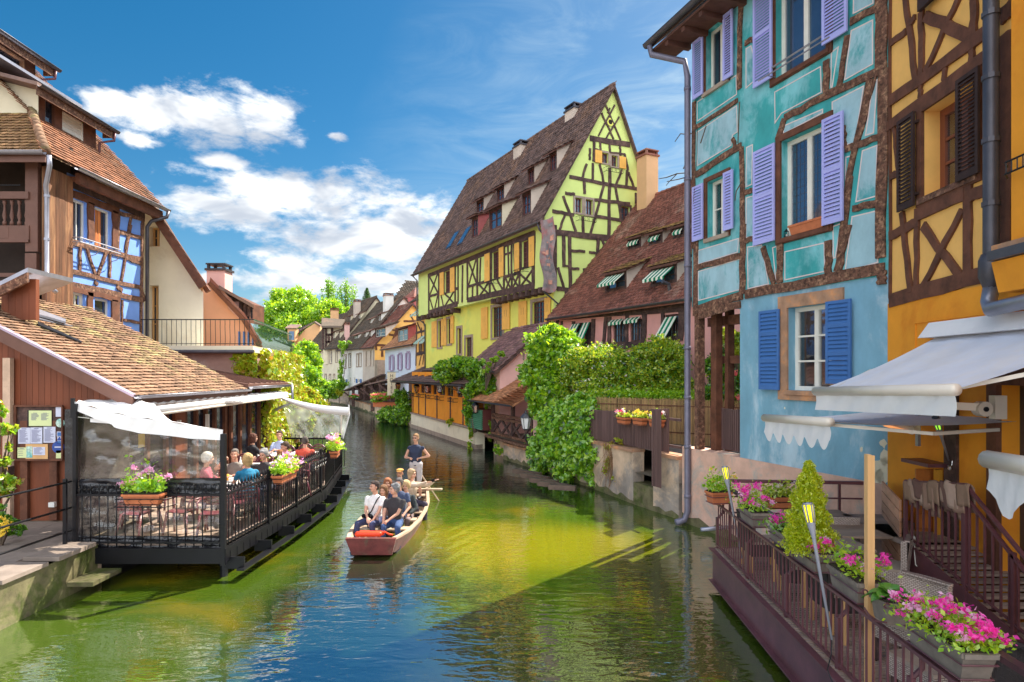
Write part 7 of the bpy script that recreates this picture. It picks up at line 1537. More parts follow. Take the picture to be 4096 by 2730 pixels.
def flowerbox(label,c,u,L_,W_,h,mpot,leafm,flm,nl,nf,fr_=.05,ls=.055,spread=.14,hgt=.2,holder=m_iron,group=None,name='flower_box'):
    c=Vector(c); t_=thing(name,label,'planter',tuple(c),group); potshape(MB(),c,u,L_,W_,h).build('pot',mpot,t_)
    U=Vector(u).normalized(); V=Vector((-U.y,U.x,0)); top=c+Vector((0,0,h)); potshape(MB(),top+Vector((0,0,.001)),u,L_*.92,W_*.85,.012,1).build('soil',m_soil,t_)
    P=[];
    for i in range(nl):
        a=R.uniform(-1,1); b=R.gauss(0,.5); z=abs(R.gauss(0,.5)); q=top+U*(a*(L_/2+spread*.3))+V*(b*(W_/2+spread))+Vector((0,0,hgt*(.15+z)*(1-.35*abs(b)))); P.append(tuple(q))
    leaves('foliage',P,ls,leafm,t_,kind='stuff',up=.8); m=MB()
    for i in range(nf):
        a=R.uniform(-1,1); b=R.uniform(-1,1); q=top+U*(a*(L_/2+.03))+V*(b*(W_/2+spread*.75))+Vector((0,0,hgt*R.uniform(.55,1.35)-abs(b)*.04)); cluster(t_,q,fr_*R.uniform(.8,1.2),R.choice(flm))
        m.tube([top+U*(a*L_*.4),q],.003,3)
    m.build('flower_stems',l_bright,t_)
    if holder:
        m=MB(); w2=W_/2+.02
        for z in (.02,h*.62):
            k=(.84+.16*z/h); P4=[c+U*(s1*(L_/2*k+.015))+V*(s2*(W_/2*k+.015))+Vector((0,0,z)) for s1,s2 in ((-1,-1),(1,-1),(1,1),(-1,1),(-1,-1))]; m.tube(P4,.007,4)
        m.build('holder',holder,t_)
    return t_
fy=-.30
for X,Y,mm,lb in ((2481,1660,[f_red,f_white],'first terracotta pot with red and white flowers on the picket fence'),(2545,1664,[f_yell],'middle terracotta pot with pale yellow plants on the picket fence'),(2612,1672,[f_yell,f_white,f_red],'third terracotta pot with dry tufts nearest the downpipe on the fence')):
    a,_=fF.px(X,Y,.02); z=fF.px(X,Y+38,.02)[1]; flowerbox(lb,fF.w(a,z,-.1),fF.u,.48,.2,.2,m_terra,l_rose,mm,260,9,.05,.06,.05,.16,group=None)
# plant pots and small creeper on left bank
plant('rose_bush','leafy rose bush with an orange bloom at the extreme left','shrub',[(10,1730,11.0,45,55),(25,1830,11,40,60),(10,1930,11,50,55),(60,1950,11,30,25),(45,1720,11,35,20),(5,1640,11,22,35)],900,.10,[(l_rose,4),(l_mid,3),(l_orange,1)],base=(-9.4,11.2,.69),shell=.2)
plant('flowering_plant','low yellow flowering plant beside the path railing','flower',[(20,2090,10.6,40,25),(60,2120,11,40,25),(10,2050,10.6,30,25)],1300,.07,[(l_mid,5),(l_dark,3)],base=(-8.9,10.8,.69)); 
t_=thing('yellow_blossoms','cluster of large yellow blossoms at the lower left edge','flower',tuple(at(10,2090,10.2)))
for X,Y in ((8,2075),(15,2110),(28,2095),(4,2130)): cluster(t_,at(X,Y,10.2),.07,f_yell,30)
# beams in the water below the ivy
for i,(x0,y0,x1,y1) in enumerate(((90,1072,250,1098),(140,1098,300,1125),(195,1128,360,1150),(245,1150,420,1172),(308,1172,475,1182))):
    pA=hit(2000+x0/1.568,1200+y0/1.568,(0,0,.28),Vector((0,0,1))); pB=hit(2000+x1/1.568,1200+y1/1.568,(0,0,.28),Vector((0,0,1)))
    t_=thing('mooring_beam','weathered plank jutting over the water below the ivy, '+('farthest of five','fourth nearest','middle of five','second nearest','nearest of five')[i],'beam',tuple(pA),'planks below the ivy'); MB().bar(pA,pB,.2,.14).build('plank',mat('wet_plank',(.12,.08,.06),.6,.3) if i==0 else MATS['wet_plank'],t_)
MB().tube([(4.85,13.6,.32),(4.1,13.45,.3)],.045,8).build('outlet_pipe',m_zinc,B,True)
# ---------------- left floating terrace ----------------
EDGE=[(11.0,-5.12),(13.5,-5.0),(16.5,-5.0),(20.4,-5.65)]
def ex(y):
    for (y0,x0),(y1,x1) in zip(EDGE,EDGE[1:]):
        if y<=y1+1e-6: return x0+(x1-x0)*(y-y0)/(y1-y0)
    return EDGE[-1][1]
DK=thing('floating_terrace','wooden restaurant terrace on black steel beams over the water','terrace',(-6.3,11,.4))
for i in range(64):
    y=11.02+i*.146; MB().add([(-8.15 if y>12.8 else -7.3,y,.63),(ex(y)-.02,y,.63),(ex(y)-.02,y+.136,.63),(-8.15 if y>12.8 else -7.3,y+.136,.63),(-8.15 if y>12.8 else -7.3,y,.692),(ex(y)-.02,y,.692),(ex(y)-.02,y+.136,.692),(-8.15 if y>12.8 else -7.3,y+.136,.692)],[(3,2,1,0),(4,5,6,7),(0,1,5,4),(1,2,6,5),(2,3,7,6),(3,0,4,7)]).build('deck_board',m_deck,DK)
MB().box(-7.75,-5.05,10.93,11.0,.33,.60).build('front_beam',m_iron,DK)
for (y0,x0),(y1,x1) in zip(EDGE,EDGE[1:]):
    MB().bar((x0+.03,y0,.47),(x1+.03,y1,.47),.06,.24).build('edge_beam',m_iron,DK)
    MB().bar((x0+.30,y0-.0,.20),(x1+.30,y1,.22),.14,.035).build('outer_beam',m_iron,DK)
for i in range(9): y=11.1+i*1.12; MB().box(ex(y)-.02,ex(y)+.32,y,y+.04,.19,.40).build('bracket',m_iron,DK); MB().box(-7.3,ex(y),y,y+.08,.36,.6).build('joist',m_iron,DK)
MB().tube([(-5.25,11.3,-1.1),(-5.25,11.3,.35)],.07,8).build('pile',m_iron,DK)
MB().hexa([(-7.4,11.1,-.1),(-7.2,11.1,-.1),(-7.2,20.4,-.1),(-7.4,20.4,-.1),(-7.4,11.1,.6),(-7.2,11.1,.6),(-7.2,20.4,.6),(-7.4,20.4,.6)]).build('back_beam',m_iron,DK)
RL=thing('terrace_railing','black wrought iron railing with spear tips round the floating terrace','railing',(-5.1,11,.67))
def spear(x,y,z0=.62,z1=1.74,r=.011):
    return MB().tube([(x,y,z0),(x,y,z1-.12)],r,5).lathe((x,y,z1-.12),[(.008,0),(.022,.03),(.014,.06),(.001,.13)],5).build('baluster',m_iron,RL,True)
sp0=spear(-7.6,10.96); n_=17
for i in range(1,n_): inst(sp0,(i*.152,0,0 if i%3 else .0),RL)
def scroll(x,y,ux,uy,z=1.56,s=.07,name='scroll'):
    m=MB()
    for sg in (1,-1):
        P=[]
        for k in range(12): t=k/11*4.4; rr_=s*(1-k/13); P.append((x+ux*sg*(.012+rr_*(1-math.cos(t))),y+uy*sg*(.012+rr_*(1-math.cos(t))),z+s*1.0+ rr_*math.sin(t)*1.2-s*.4))
        m.tube(P,.007,4)
    return m.build(name,m_iron,RL,True)
sc0=scroll(-7.6,10.96,1,0)
for i in range(1,n_): inst(sc0,(i*.152,0,.0 if i%2 else .05),RL)
for z,t in ((1.54,.035),(.70,.03)): MB().bar((-7.75,10.96,z),(-5.1,10.96,z),t,t).build('rail',m_iron,RL)
for x in (-7.72,): MB().box(x-.03,x+.03,10.93,10.99,.6,3.15).build('post',m_iron,RL)
MB().box(-5.14,-5.06,10.92,11.0,.3,2.62).build('post',m_iron,RL)
y=11.12; k=0; sside=None; scs=None
while y<20.35:
    x=ex(y)+.03
    if sside is None: sside=spear(x,y); scs=scroll(x,y,0,1,s=.05); x0_,y0_=x,y
    else:
        inst(sside,(x-x0_,y-y0_,0),RL); 
        if not(12.9<y<14.2): inst(scs,(x-x0_,y-y0_,0),RL)
    if k%2==0: MB().tube([(x,y,.62),(x+.03,y,.5),(x+.03,y,.36)],.009,4).build('drop_bar',m_iron,RL)
    y+=.125; k+=1
for (y0,x0),(y1,x1) in zip(EDGE,EDGE[1:]):
    for z,t in ((1.54,.035),(.70,.03),(.60,.03)): MB().bar((x0+.03,y0,z),(x1+.03,y1,z),t,t).build('rail',m_iron,RL)
for y in (12.75,14.3,16.1,18.2,20.4): x=ex(y)+.03; MB().box(x-.03,x+.03,y-.03,y+.03,.35,1.72).build('post',m_iron,RL)
MB().bar((-7.5,20.42,1.54),(-5.62,20.42,1.54),.05,.06).build('rail',m_iron,RL); MB().bar((-7.5,20.42,.75),(-5.62,20.42,.75),.04,.04).build('rail',m_iron,RL)
for i in range(14): inst(sp0,(.2+i*.145,20.42-10.96,0),RL)
# lower film and black tarp
SCR=thing('plastic_screen','clear plastic windbreak with black tarp bands at the near end of the terrace','screen',(-6.4,11.05,.67))
def ripple(f,amp,name,mm,nu=40,nv=24,z=0,ph=0):
    def g(u,v):
        p=f(u,v); d=amp*(math.sin(u*23+v*7+ph)+.6*math.sin(u*51-v*11)+.5*math.sin(v*19+u*5)); return Vector((p[0],p[1]+d,p[2]))
    return MB().grid(g,nu,nv).build(name,mm,SCR if z==0 else z,True)
zA=lambda X,Y:at(X,Y,11.05)
def quadf(a,b,c,d): return lambda u,v: a.lerp(b,u).lerp(d.lerp(c,u),v)
TF=lambda x,y:(300+x/3.137,1600+y/3.137)
q=[zA(*TF(62,995)),zA(*TF(1805,975)),zA(*TF(1822,455)),zA(*TF(92,120))]
ripple(quadf(*q),.006,'upper_film',m_film)
q=[at(*TF(55,1185),11.02),at(*TF(1830,1180),11.02),at(*TF(1830,978),11.02),at(*TF(55,998),11.02)]; ripple(quadf(*q),.01,'tarp_band',m_blacktarp)
q=[Vector((-7.7,11.04,.78)),Vector((-5.15,11.04,.78)),Vector((-5.15,11.04,1.5)),Vector((-7.7,11.04,1.5))]; ripple(quadf(*q),.01,'lower_film',m_film2)
q=[Vector((-7.7,11.02,.58)),Vector((-5.15,11.02,.58)),Vector((-5.15,11.02,.80)),Vector((-7.7,11.02,.80))]; ripple(quadf(*q),.012,'tarp_skirt',m_blacktarp)
MB().box(-7.95,-7.78,11.02,12.6,.69,3.05).build('tarp_side',m_blacktarp,SCR)
SS=thing('plastic_screen','long clear plastic sheet behind the side railing of the terrace','screen',(-5.1,14,.67))
def sf2(u,v): y=11.15+u*9.1; return Vector((ex(y)-.03+.012*math.sin(y*9+v*4)+.008*math.sin(y*23),y,.78+.72*v))
MB().grid(sf2,90,6).build('lower_film',m_film2,SS,True)
FS=thing('plastic_screen','far clear plastic screen with white hem at the end of the terrace','screen',(-6.4,20.4,1.5))
a,b,c,d=at(1165,1752,20.38),at(1372,1752,20.38),at(1398,1650,20.38),at(1128,1605,20.38)
MB().grid(lambda u,v:(lambda p:Vector((p[0],p[1]+.02*math.sin(u*17+v*6),p[2])))(quadf(a,b,c,d)(u,v)),24,12).build('film',film('hazy_plastic_screen',(.85,.88,.8),.34,.2,.07,.4,1.8,diff=(.75,.8,.72),streak=.6),FS,True)
def hem(u,v):
    p=at(1128+(1398-1128)*u,1588+42*u+18*math.sin(u*3.1)*.5,20.36).lerp(at(1128+(1398-1128)*u,1600+62*u+16*math.sin(u*3.1),20.36),v); return Vector((p.x,p.y-.12*math.sin(v*3.14),p.z))
MB().grid(hem,16,4).build('white_hem',m_canvas,FS,True)
MB().tube([at(1395,1620,20.35),at(1398,1660,20.35),at(1372,1755,20.35)],.02,6).build('edge_cord',m_canvas,FS); MB().tube([(-5.65,20.38,.7),(-5.6,20.38,2.5)],.03,6).build('post',m_alu,FS)
def hem2(u,v): 
    y=17.9+2.45*u; return Vector((-7.35+.6*v*u,y,2.98-.10*v*u))
# near canopy of loose white canvas
CN=thing('canvas_canopy','loose white canvas canopy sagging over the near terrace screen','awning',(-6.6,11.5,3.0))
top=[TF(0,20),(450,1622),(560,1650),(650,1680),TF(1130,250),TF(1500,330),TF(1860,380)]
rowF=[at(X,Y,11.0) for X,Y in ((300,1607),(380,1632),(470,1655),(560,1672),(650,1682),(770,1705),(893,1722))]
rowB=[at(X,Y,d) for X,Y,d in ((330,1603,12.6),(430,1598,12.6),(500,1596,12.6),(555,1598,12.6),(617,1618,12.3),(680,1686,11.4),(880,1722,11.1))]
def cf(u,v):
    t=u*6; i=min(5,int(t)); f=t-i; a=rowF[i].lerp(rowF[i+1],f); b=rowB[i].lerp(rowB[i+1],f); p=a.lerp(b,v); p.z-=.09*math.sin(v*3.14)*math.sin(u*3.14)+.015*math.sin(u*31+v*9); return p
MB().grid(cf,36,14).build('canopy_cloth',m_canvas,CN,True)
def vf(u,v):
    t=u*6; i=min(5,int(t)); f=t-i; a=rowF[i].lerp(rowF[i+1],f); dr=.14+.10*math.sin(u*3.1)+(.03 if u>.3 else 0); return Vector((a.x,a.y-.02+.012*math.sin(u*40+v*3),a.z-dr*v))
MB().grid(vf,48,6).build('valance',m_canvas,CN,True)
lowb=[TF(190,235),TF(190,280),TF(820,330),TF(1250,345),TF(1240,300),TF(900,240)]
MB().prism([at(X,Y,11.03) for X,Y in lowb],(0,.02,0)).build('inner_flap',m_canvas,CN)
MB().tube([at(301,1668,10.98),at(358,1674,11.0)],.006,4).build('guy_cord',m_rope,CN)
m=MB(); m.grid(lambda u,v:quadf(*[at(*TF(x,y),11.6) for x,y in ((415,985),(700,985),(760,560),(600,590))])(u,v)+Vector((0,.05*math.sin(u*5),0)),8,8); m.build('hanging_sheet',m_film,CN,True)
MB().box(-7.8,-7.75,10.95,11.0,2.9,3.25).build('post',m_iron,CN)
# path railing at lower left
PR=thing('path_railing','black three-bar railing along the stone path','railing',(-7.6,9,.7))
for z0,z1 in ((1.84,1.79),(1.38,1.33),(.98,.93)): MB().tube([(-7.75,7.6,z0),(-7.75,10.9,z1)],.018,6).build('rail',m_iron,PR,True)
for y in (10.75,8.2): MB().box(-7.78,-7.72,y-.02,y+.02,.66,1.86).build('post',m_iron,PR)
MB().tube([(-7.5,8.6,.5),(-7.5,10.9,.5)],.03,6).build('quay_pipe',m_iron,PR,True)
MB().box(-7.33,-6.9,10.2,10.95,.18,.25).build('step',m_algae,None); st_=bpy.data.objects['step']; tag(st_,'small stone landing step under the near end of the terrace','step')
# terracotta boxes with geraniums
flowerbox('terracotta box of pink and white geraniums at the near end of the terrace',(-6.42,10.82,1.40),(1,0,0),.66,.2,.19,m_terra,l_ivy,[f_pale,f_pale,f_white],420,10,.06,.075,.05,.36)
flowerbox('terracotta box of pale pink geraniums on the side railing',(-4.83,13.2,1.40),(0,1,0),1.0,.2,.18,m_terra,l_bright,[f_pale,f_pale,f_white],900,16,.06,.07,.08,.28)
flowerbox('small terracotta box of pink flowers near the far end of the terrace railing',(-4.85,17.0,1.40),(-.17,1,0),.8,.2,.18,m_terra,l_bright,[f_pale,f_white,f_salmon],700,14,.06,.07,.1,.30)
# scrolled iron trays
for c,(ux,uy) in (((-6.42,10.82,1.40),(1,0)),((-4.8,15.1,1.45),(0,1))):
    t_=thing('flower_tray','scrolled iron tray holding the terracotta box in front' if ux else 'empty iron flower tray on the side railing','rack',c); m=MB(); L2=.52; 
    for z in (-.02,.12): m.tube([(c[0]-ux*L2+uy*.0,c[1]-uy*L2-ux*.0+.1*ux,c[2]+z),(c[0]-ux*L2*.8+uy*.14,c[1]-uy*L2*.8-ux*.14,c[2]+z),(c[0]+ux*L2*.8+uy*.14,c[1]+uy*L2*.8-ux*.14,c[2]+z),(c[0]+ux*L2,c[1]+uy*L2+.1*ux,c[2]+z)],.008,4)
    for i in range(5):
        s=-.4+i*.2; x=c[0]+ux*s+uy*.14; y=c[1]+uy*s-ux*.14; m.tube([(x-ux*.05,y-uy*.05,c[2]-.02),(x+ux*.04,y+uy*.04,c[2]+.03),(x-ux*.02,y-uy*.02,c[2]+.09),(x+ux*.05,y+uy*.05,c[2]+.12)],.006,4)
    m.build('scrollwork',m_iron,t_)
# plastic armchairs
def plastic_chair():
    t_=thing('plastic_chair','x','chair',(0,0,0)); m_=m_plastred
    m=MB(); m.grid(lambda u,v:Vector((-.22+.44*u,-.22+.42*v,.43+.02*math.cos((v-.4)*3)-.012*math.sin(u*3.14))),8,6); m.grid(lambda u,v:Vector((-.22+.44*u,-.22+.42*v,.405+.02*math.cos((v-.4)*3))),8,6); m.build('seat',m_,t_,True)
    P=[]; 
    for i in range(13): a=math.pi*i/12; P.append((-.25*math.cos(a),.24+.06*math.sin(a),.43+.42*math.sin(a)**.7))
    MB().tube(P,.022,6).build('back_frame',m_,t_,True)
    for i in range(5):
        z=.52+i*.065; hw=.23*math.sqrt(max(.1,1-((z-.43)/.46)**2)); MB().box(-hw,hw,.262+ (z-.43)*.08,.278+(z-.43)*.08,z-.018,z+.018).build('back_slat',m_,t_)
    for sx in (-1,1):
        MB().tube([(sx*.26,.24,.62),(sx*.28,.05,.655),(sx*.27,-.18,.64),(sx*.25,-.22,.45)],.02,6).build('armrest',m_,t_,True)
        for y0,y1 in ((-.2,-.25),(.2,.3)): MB().tube([(sx*.21,y0,.42),(sx*.26,y1,.0)],[.03,.018],6).build('leg',m_,t_,True)
    return t_
pc0=plastic_chair(); first=[True]
def chair(x,y,rz,label):
    if first[0]: pc0.location=(x,y,.693); pc0.rotation_euler=(0,0,rz); pc0['label']=label; pc0['group']='maroon plastic terrace chairs'; first[0]=False; return pc0
    return copy_tree(pc0,(x,y,.693),rz,label)
def table(x,y,lx,ly,label,h=.73):
    t_=thing('terrace_table',label,'table',(x,y,.69),'white tables of the left terrace'); MB().box(x-lx/2,x+lx/2,y-ly/2,y+ly/2,.69+h-.03,.69+h).build('table_top',m_tabwhite,t_)
    for sx in (-1,1):
        for sy in (-1,1): MB().tube([(x+sx*(lx/2-.08),y+sy*(ly/2-.08),.69+h-.03),(x+sx*(lx/2-.04),y+sy*(ly/2-.04),.69)],[.03,.02],6).build('leg',m_plastred,t_,True)
    return t_
table(-6.75,12.1,.8,.8,'empty maroon-legged table behind the near plastic screen')
table(-5.86,13.2,.78,.9,'table with beer and plates shared by the first four diners')
table(-5.75,15.5,.8,.8,'white table in front of the red-shirted man'); table(-6.6,15.3,.8,.8,'empty white table beside the auburn-haired girl'); table(-6.95,17.45,.8,.8,'white table shared by the couple at the hut doors'); table(-5.9,17.6,.8,.8,'empty white table beside the far flower box')
for x,y,r,lb in ((-6.9,11.5,2.9,'chair left of three behind the near plastic screen'),(-6.15,11.65,-.25,'chair in the middle behind the near screen, back towards the canal bridge'),(-5.5,11.5,.2,'chair by the corner post behind the near screen'),(-7.3,12.2,-1.4,'chair against the hut behind the near screen'),(-6.6,13.0,-1.57,'chair under the white-haired woman'),(-6.15,14.1,.0,'chair under the grey-shirted man'),(-5.4,12.5,-2.6,'chair under the blonde woman in teal'),(-5.4,13.95,.2,'chair under the grey-haired eater in black'),(-6.6,14.55,3.14,'empty chair with its round back beside the hut'),(-5.5,14.6,3.14,'chair under the auburn-haired girl'),(-5.3,15.15,-.9,'chair under the man in purple'),(-5.45,16.3,3.0,'chair under the red-shirted man'),(-6.5,16.2,.2,'empty chair in the middle of the terrace'),(-7.15,16.75,3.3,'chair under the woman in black'),(-6.7,18.25,0,'chair under the man in pale blue'),(-5.8,18.4,.1,'empty chair beside the far flower box'),(-6.2,18.6,.3,'empty chair near the far screen')):
    chair(x,y,r,lb)
# things on the tables
def glassobj(name,label,x,y,z,prof,mm,cat='glass'):
    t_=MB().lathe((x,y,z),prof,10).build(name,mm,None,True); t_.location=(0,0,0); tag(t_,label,cat); return t_
m_beer=mat('beer',(.75,.38,.05),.1,.02); m_froth=mat('froth',(.85,.8,.7),.8,.02)
glassobj('beer_glass','tall glass of amber beer in front of the grey-shirted man',-6.0,13.05,1.425,[(.03,0),(.035,.02),(.042,.14)],m_beer)
glassobj('plate','white plate with food beside the beer',-5.85,12.95,1.425,[(.05,0),(.12,.012),(.125,.018)],m_white,'plate'); glassobj('plate','white plate in front of the blonde woman in teal',-5.65,13.3,1.425,[(.05,0),(.12,.012),(.125,.018)],m_white,'plate')
glassobj('condiment_bottle','oil bottle on the empty table beside the hut',-6.7,15.3,1.425,[(.03,0),(.03,.1),(.012,.14),(.012,.2)],m_white,'bottle'); glassobj('condiment_jar','small mustard jar next to the oil bottle',-6.6,15.35,1.425,[(.03,0),(.03,.08)],m_beer,'jar')
# ---------------- people ----------------
m_skin=mat('skin',(.62,.33,.23),.55,.06,4,.05); m_skin2=mat('tanned_skin',(.50,.25,.16),.55,.06,4,.05)
def cloth(n,c,v=.08): return MATS.get(n) or mat(n,c,.85,v,6,.35,12)
m_eye=mat('dark_eye',(.02,.015,.015),.3); m_lip=mat('lips',(.45,.12,.10),.5); m_shoe=mat('dark_shoe',(.03,.025,.03),.5)
def capsule(m,a,b,ra,rb,n=10):
    a=Vector(a);b=Vector(b); d=(b-a); L_=d.length or 1e-5; d/=L_; P=[];Rr=[]
    for k in range(4): t=math.pi/2*k/4; P.append(a-d*ra*math.cos(t)); Rr.append(max(.001,ra*math.sin(t)))
    P.append(a);Rr.append(ra);P.append(b);Rr.append(rb)
    for k in range(1,5): t=math.pi/2*k/4; P.append(b+d*rb*math.sin(t)); Rr.append(max(.001,rb*math.cos(t)))
    m.tube(P,Rr,n)
def ik(s,h,l1,l2,pole):
    s=Vector(s);h=Vector(h); d=h-s; L_=min(d.length,l1+l2-.005); u=d.normalized(); a=(l1*l1-l2*l2+L_*L_)/(2*L_); r=math.sqrt(max(0,l1*l1-a*a)); p=Vector(pole); p=(p-u*p.dot(u)).normalized(); return s+u*a+p*r, s+u*L_
def person(label,loc,rz,hair='short',hc=(.05,.03,.02),shirt=(.1,.1,.1),pants=(.03,.04,.08),sleeve=.5,hands=((-.18,-.35,.62),(.18,-.35,.62)),stand=False,yaw=0,pitch=0,skin=None,sc=1.0,extra=None,lean=0,vox=.011,female=False,fist=(0,0),knees=None,long_=False,shorts=False):
    skin=skin or m_skin; t_=thing('person',label,'person',tuple(loc)); cz,sz=math.cos(rz),math.sin(rz); loc=Vector(loc)
    def W(p): p=Vector(p)*sc; return Vector((loc.x+p.x*cz-p.y*sz,loc.y+p.x*sz+p.y*cz,loc.z+p.z))
    hip=.93 if stand else .50; wd=.9 if female else 1.0
    tl=lambda z,y=0:(0,y-lean*(z-hip),z)
    sh=hip+.48; shy=-lean*.48; nk=sh+.07; hd=Vector((0,shy-.02-.02,sh+.235))
    body=MB(); top=MB(); leg=MB()
    def torso(m,g,bottom=True):
        def add(z,rx,ry,y=0): 
            c=W((0,y-lean*(z-hip),z)); return c,rx+g,ry+g
        # lofted torso: elliptic rings
        rings=[(hip-.06,.10,.08,0),(hip-.02,.155*wd,.115,0),(hip+.10,.148*wd,.112,0),(hip+.22,.150*wd,.112,-.01),(hip+.34,.172*wd,.120,-.015),(hip+.43,.178*wd,.108,0),(hip+.49,.13*wd,.085,.0),(hip+.53,.065,.062,-.005),(hip+.55,.02,.02,-.005)]
        n=16; vs=[];fs=[]
        for z,rx,ry,y in rings:
            for k in range(n): t=2*math.pi*k/n; vs.append(W(((rx+g)*math.cos(t),(ry+g)*math.sin(t)+y-lean*(z-hip),z+(g if z>hip+.45 else -g if z<hip-.04 else 0))))
        for i in range(len(rings)-1):
            for k in range(n): k2=(k+1)%n; fs.append((i*n+k,i*n+k2,(i+1)*n+k2,(i+1)*n+k))
        fs.append(tuple(range(n))[::-1]); fs.append(tuple(range((len(rings)-1)*n,len(rings)*n))); m.add(vs,fs)
    torso(body,-.012); torso(top,.006)
    capsule(body,W((0,shy,sh+.0)),W((0,shy-.01,sh+.14)),.058*sc,.052*sc)
    # head
    cy,sy=math.cos(yaw),math.sin(yaw)
    def Hh(p): p=Vector(p); q=Vector((p.x*cy-p.y*sy,p.x*sy+p.y*cy,p.z)); cp,sp_=math.cos(pitch),math.sin(pitch); q=Vector((q.x,q.y*cp-q.z*sp_,q.y*sp_+q.z*cp)); return W(hd+q)
    def ell(m,c,r,n=14,k=10):
        b=MB(); b.ball((0,0,0),r,n,k); m.add([Hh(Vector(v)+Vector(c)) for v in b.v],b.f)
    ell(body,(0,.015,.03),(.076,.093,.090)); ell(body,(0,-.022,-.03),(.060,.068,.082)); ell(body,(0,-.055,-.085),(.030,.026,.022)); ell(body,(0,-.098,-.018),(.013,.018,.026)); ell(body,(0,-.085,.035),(.045,.015,.014))
    for s in (-1,1): ell(body,(s*.080,.008,-.01),(.013,.022,.032),8,6); ell(body,(s*.032,-.078,-.03),(.022,.018,.02),8,6)
    # arms
    for i,s in enumerate((-1,1)):
        S=(s*.185*wd,shy,sh-.035); el,hn=ik(S,hands[i],.28,.25,(s*.8,.35,-1)); S=Vector(S); fa=(hn-el).normalized()
        capsule(body,W(S),W(el),.043*sc,.036*sc); capsule(body,W(el),W(hn),.037*sc,.024*sc)
        f=1.0 if sleeve>=1.9 else sleeve
        if sleeve>0:
            capsule(top,W(S),W(S.lerp(el,min(1,sleeve))),.060*sc,.054*sc)
            if sleeve>1: capsule(top,W(el),W(el.lerp(hn,min(.93,sleeve-1))),.050*sc,.040*sc)
        # hand: palm, four fingers, thumb
        side=Vector((1,0,0)) if abs(fa.x)<.8 else Vector((0,-1,0)); side=(side-fa*side.dot(fa)).normalized(); nrm_=fa.cross(side).normalized()
        if nrm_.z>0: nrm_=-nrm_
        pm=hn+fa*.045
        for q in (-.022,0,.022): capsule(body,W(hn+side*q*.7),W(hn+fa*.08+side*q),.015*sc,.013*sc,8)
        cur=.9 if fist[i] else .35
        for k,(q,L_) in enumerate(((-.030,.055),(-.010,.068),(.010,.072),(.030,.06))):
            a=hn+fa*.085+side*q; d1=(fa*math.cos(cur)+nrm_*math.sin(cur)); d2=(fa*math.cos(cur*2.2)+nrm_*math.sin(cur*2.2)); b=a+d1*L_*.5; c=b+d2*L_*.5
            capsule(body,W(a),W(b),.0095*sc,.009*sc,6); capsule(body,W(b),W(c),.009*sc,.0075*sc,6)
        a=hn+fa*.03-side*s*.03; b=a+fa*.03-side*s*.025+nrm_*.01; capsule(body,W(a),W(b),.012*sc,.010*sc,6); capsule(body,W(b),W(b+fa*.03+nrm_*.012),.010*sc,.008*sc,6)
    # legs
    feet=[]
    for i,s in enumerate((-1,1)):
        Hp=Vector((s*.09,0,hip-.02))
        if stand: K=Vector((s*.10,-.02,.50)); F=Vector((s*.12,.01,.07))
        else:
            kx=(knees[i] if knees else s*.14); K=Vector((kx,-.42,.49)); F=Vector((kx*1.05,-.44+ (.04 if i else -.03),.07))
        capsule(body,W(Hp),W(K),.070*sc,.048*sc); capsule(body,W(K),W(F),.048*sc,.035*sc)
        capsule(leg,W(Hp),W(Hp.lerp(K,.6) if 0 else K),.093*sc,.068*sc)
        if not shorts: capsule(leg,W(K),W(F+Vector((0,0,.03))),.066*sc,.054*sc)
        capsule(body,W(F+Vector((0,0,-.03))),W(F+Vector((0,-.15,-.04))),.030*sc,.026*sc)
        sm=MB(); capsule(sm,W(F+Vector((0,.03,-.035))),W(F+Vector((0,-.17,-.045))),.042*sc,.036*sc); feet.append(sm)
    capsule(leg,W((-.07,0,hip)),W((.07,0,hip)),.118*sc,.118*sc); capsule(leg,W((0,-lean*.05,hip+.04)),W((0,-lean*.08,hip+.06)),.135*sc,.13*sc)
    def rm(o,v=vox):
        md=o.modifiers.new('fuse','REMESH'); md.mode='VOXEL'; md.voxel_size=v; md.use_smooth_shade=True; s2=o.modifiers.new('smooth','SMOOTH'); s2.iterations=3; s2.factor=.5; return o
    rm(body.build('body',skin,t_,True))
    o=rm(top.build('shirt',cloth('cloth_%.2f_%.2f_%.2f'%shirt,shirt),t_,True),.014)
    # folds in the cloth
    tx=bpy.data.textures.get('folds') or bpy.data.textures.new('folds','CLOUDS'); tx.noise_scale=.09; dm=o.modifiers.new('folds','DISPLACE'); dm.texture=tx; dm.strength=.022; dm.mid_level=.5; dm.texture_coords='GLOBAL'
    o=rm(leg.build('shorts' if shorts else 'trousers',cloth('cloth_%.2f_%.2f_%.2f'%pants,pants),t_,True),.015); dm=o.modifiers.new('folds','DISPLACE'); dm.texture=tx; dm.strength=.02; dm.texture_coords='GLOBAL'
    for f_ in feet: f_.build('shoe',m_shoe,t_,True)
    for s in (-1,1):
        b=MB(); ell(b,(s*.031,-.083,.008),(.012,.008,.007),8,5); b.build('eye',m_eye,t_,True)
    b=MB(); ell(b,(0,-.087,-.052),(.024,.008,.006),8,5); b.build('mouth',m_lip,t_,True)
    hm=cloth('hair_%.2f_%.2f_%.2f'%hc,hc,.3)
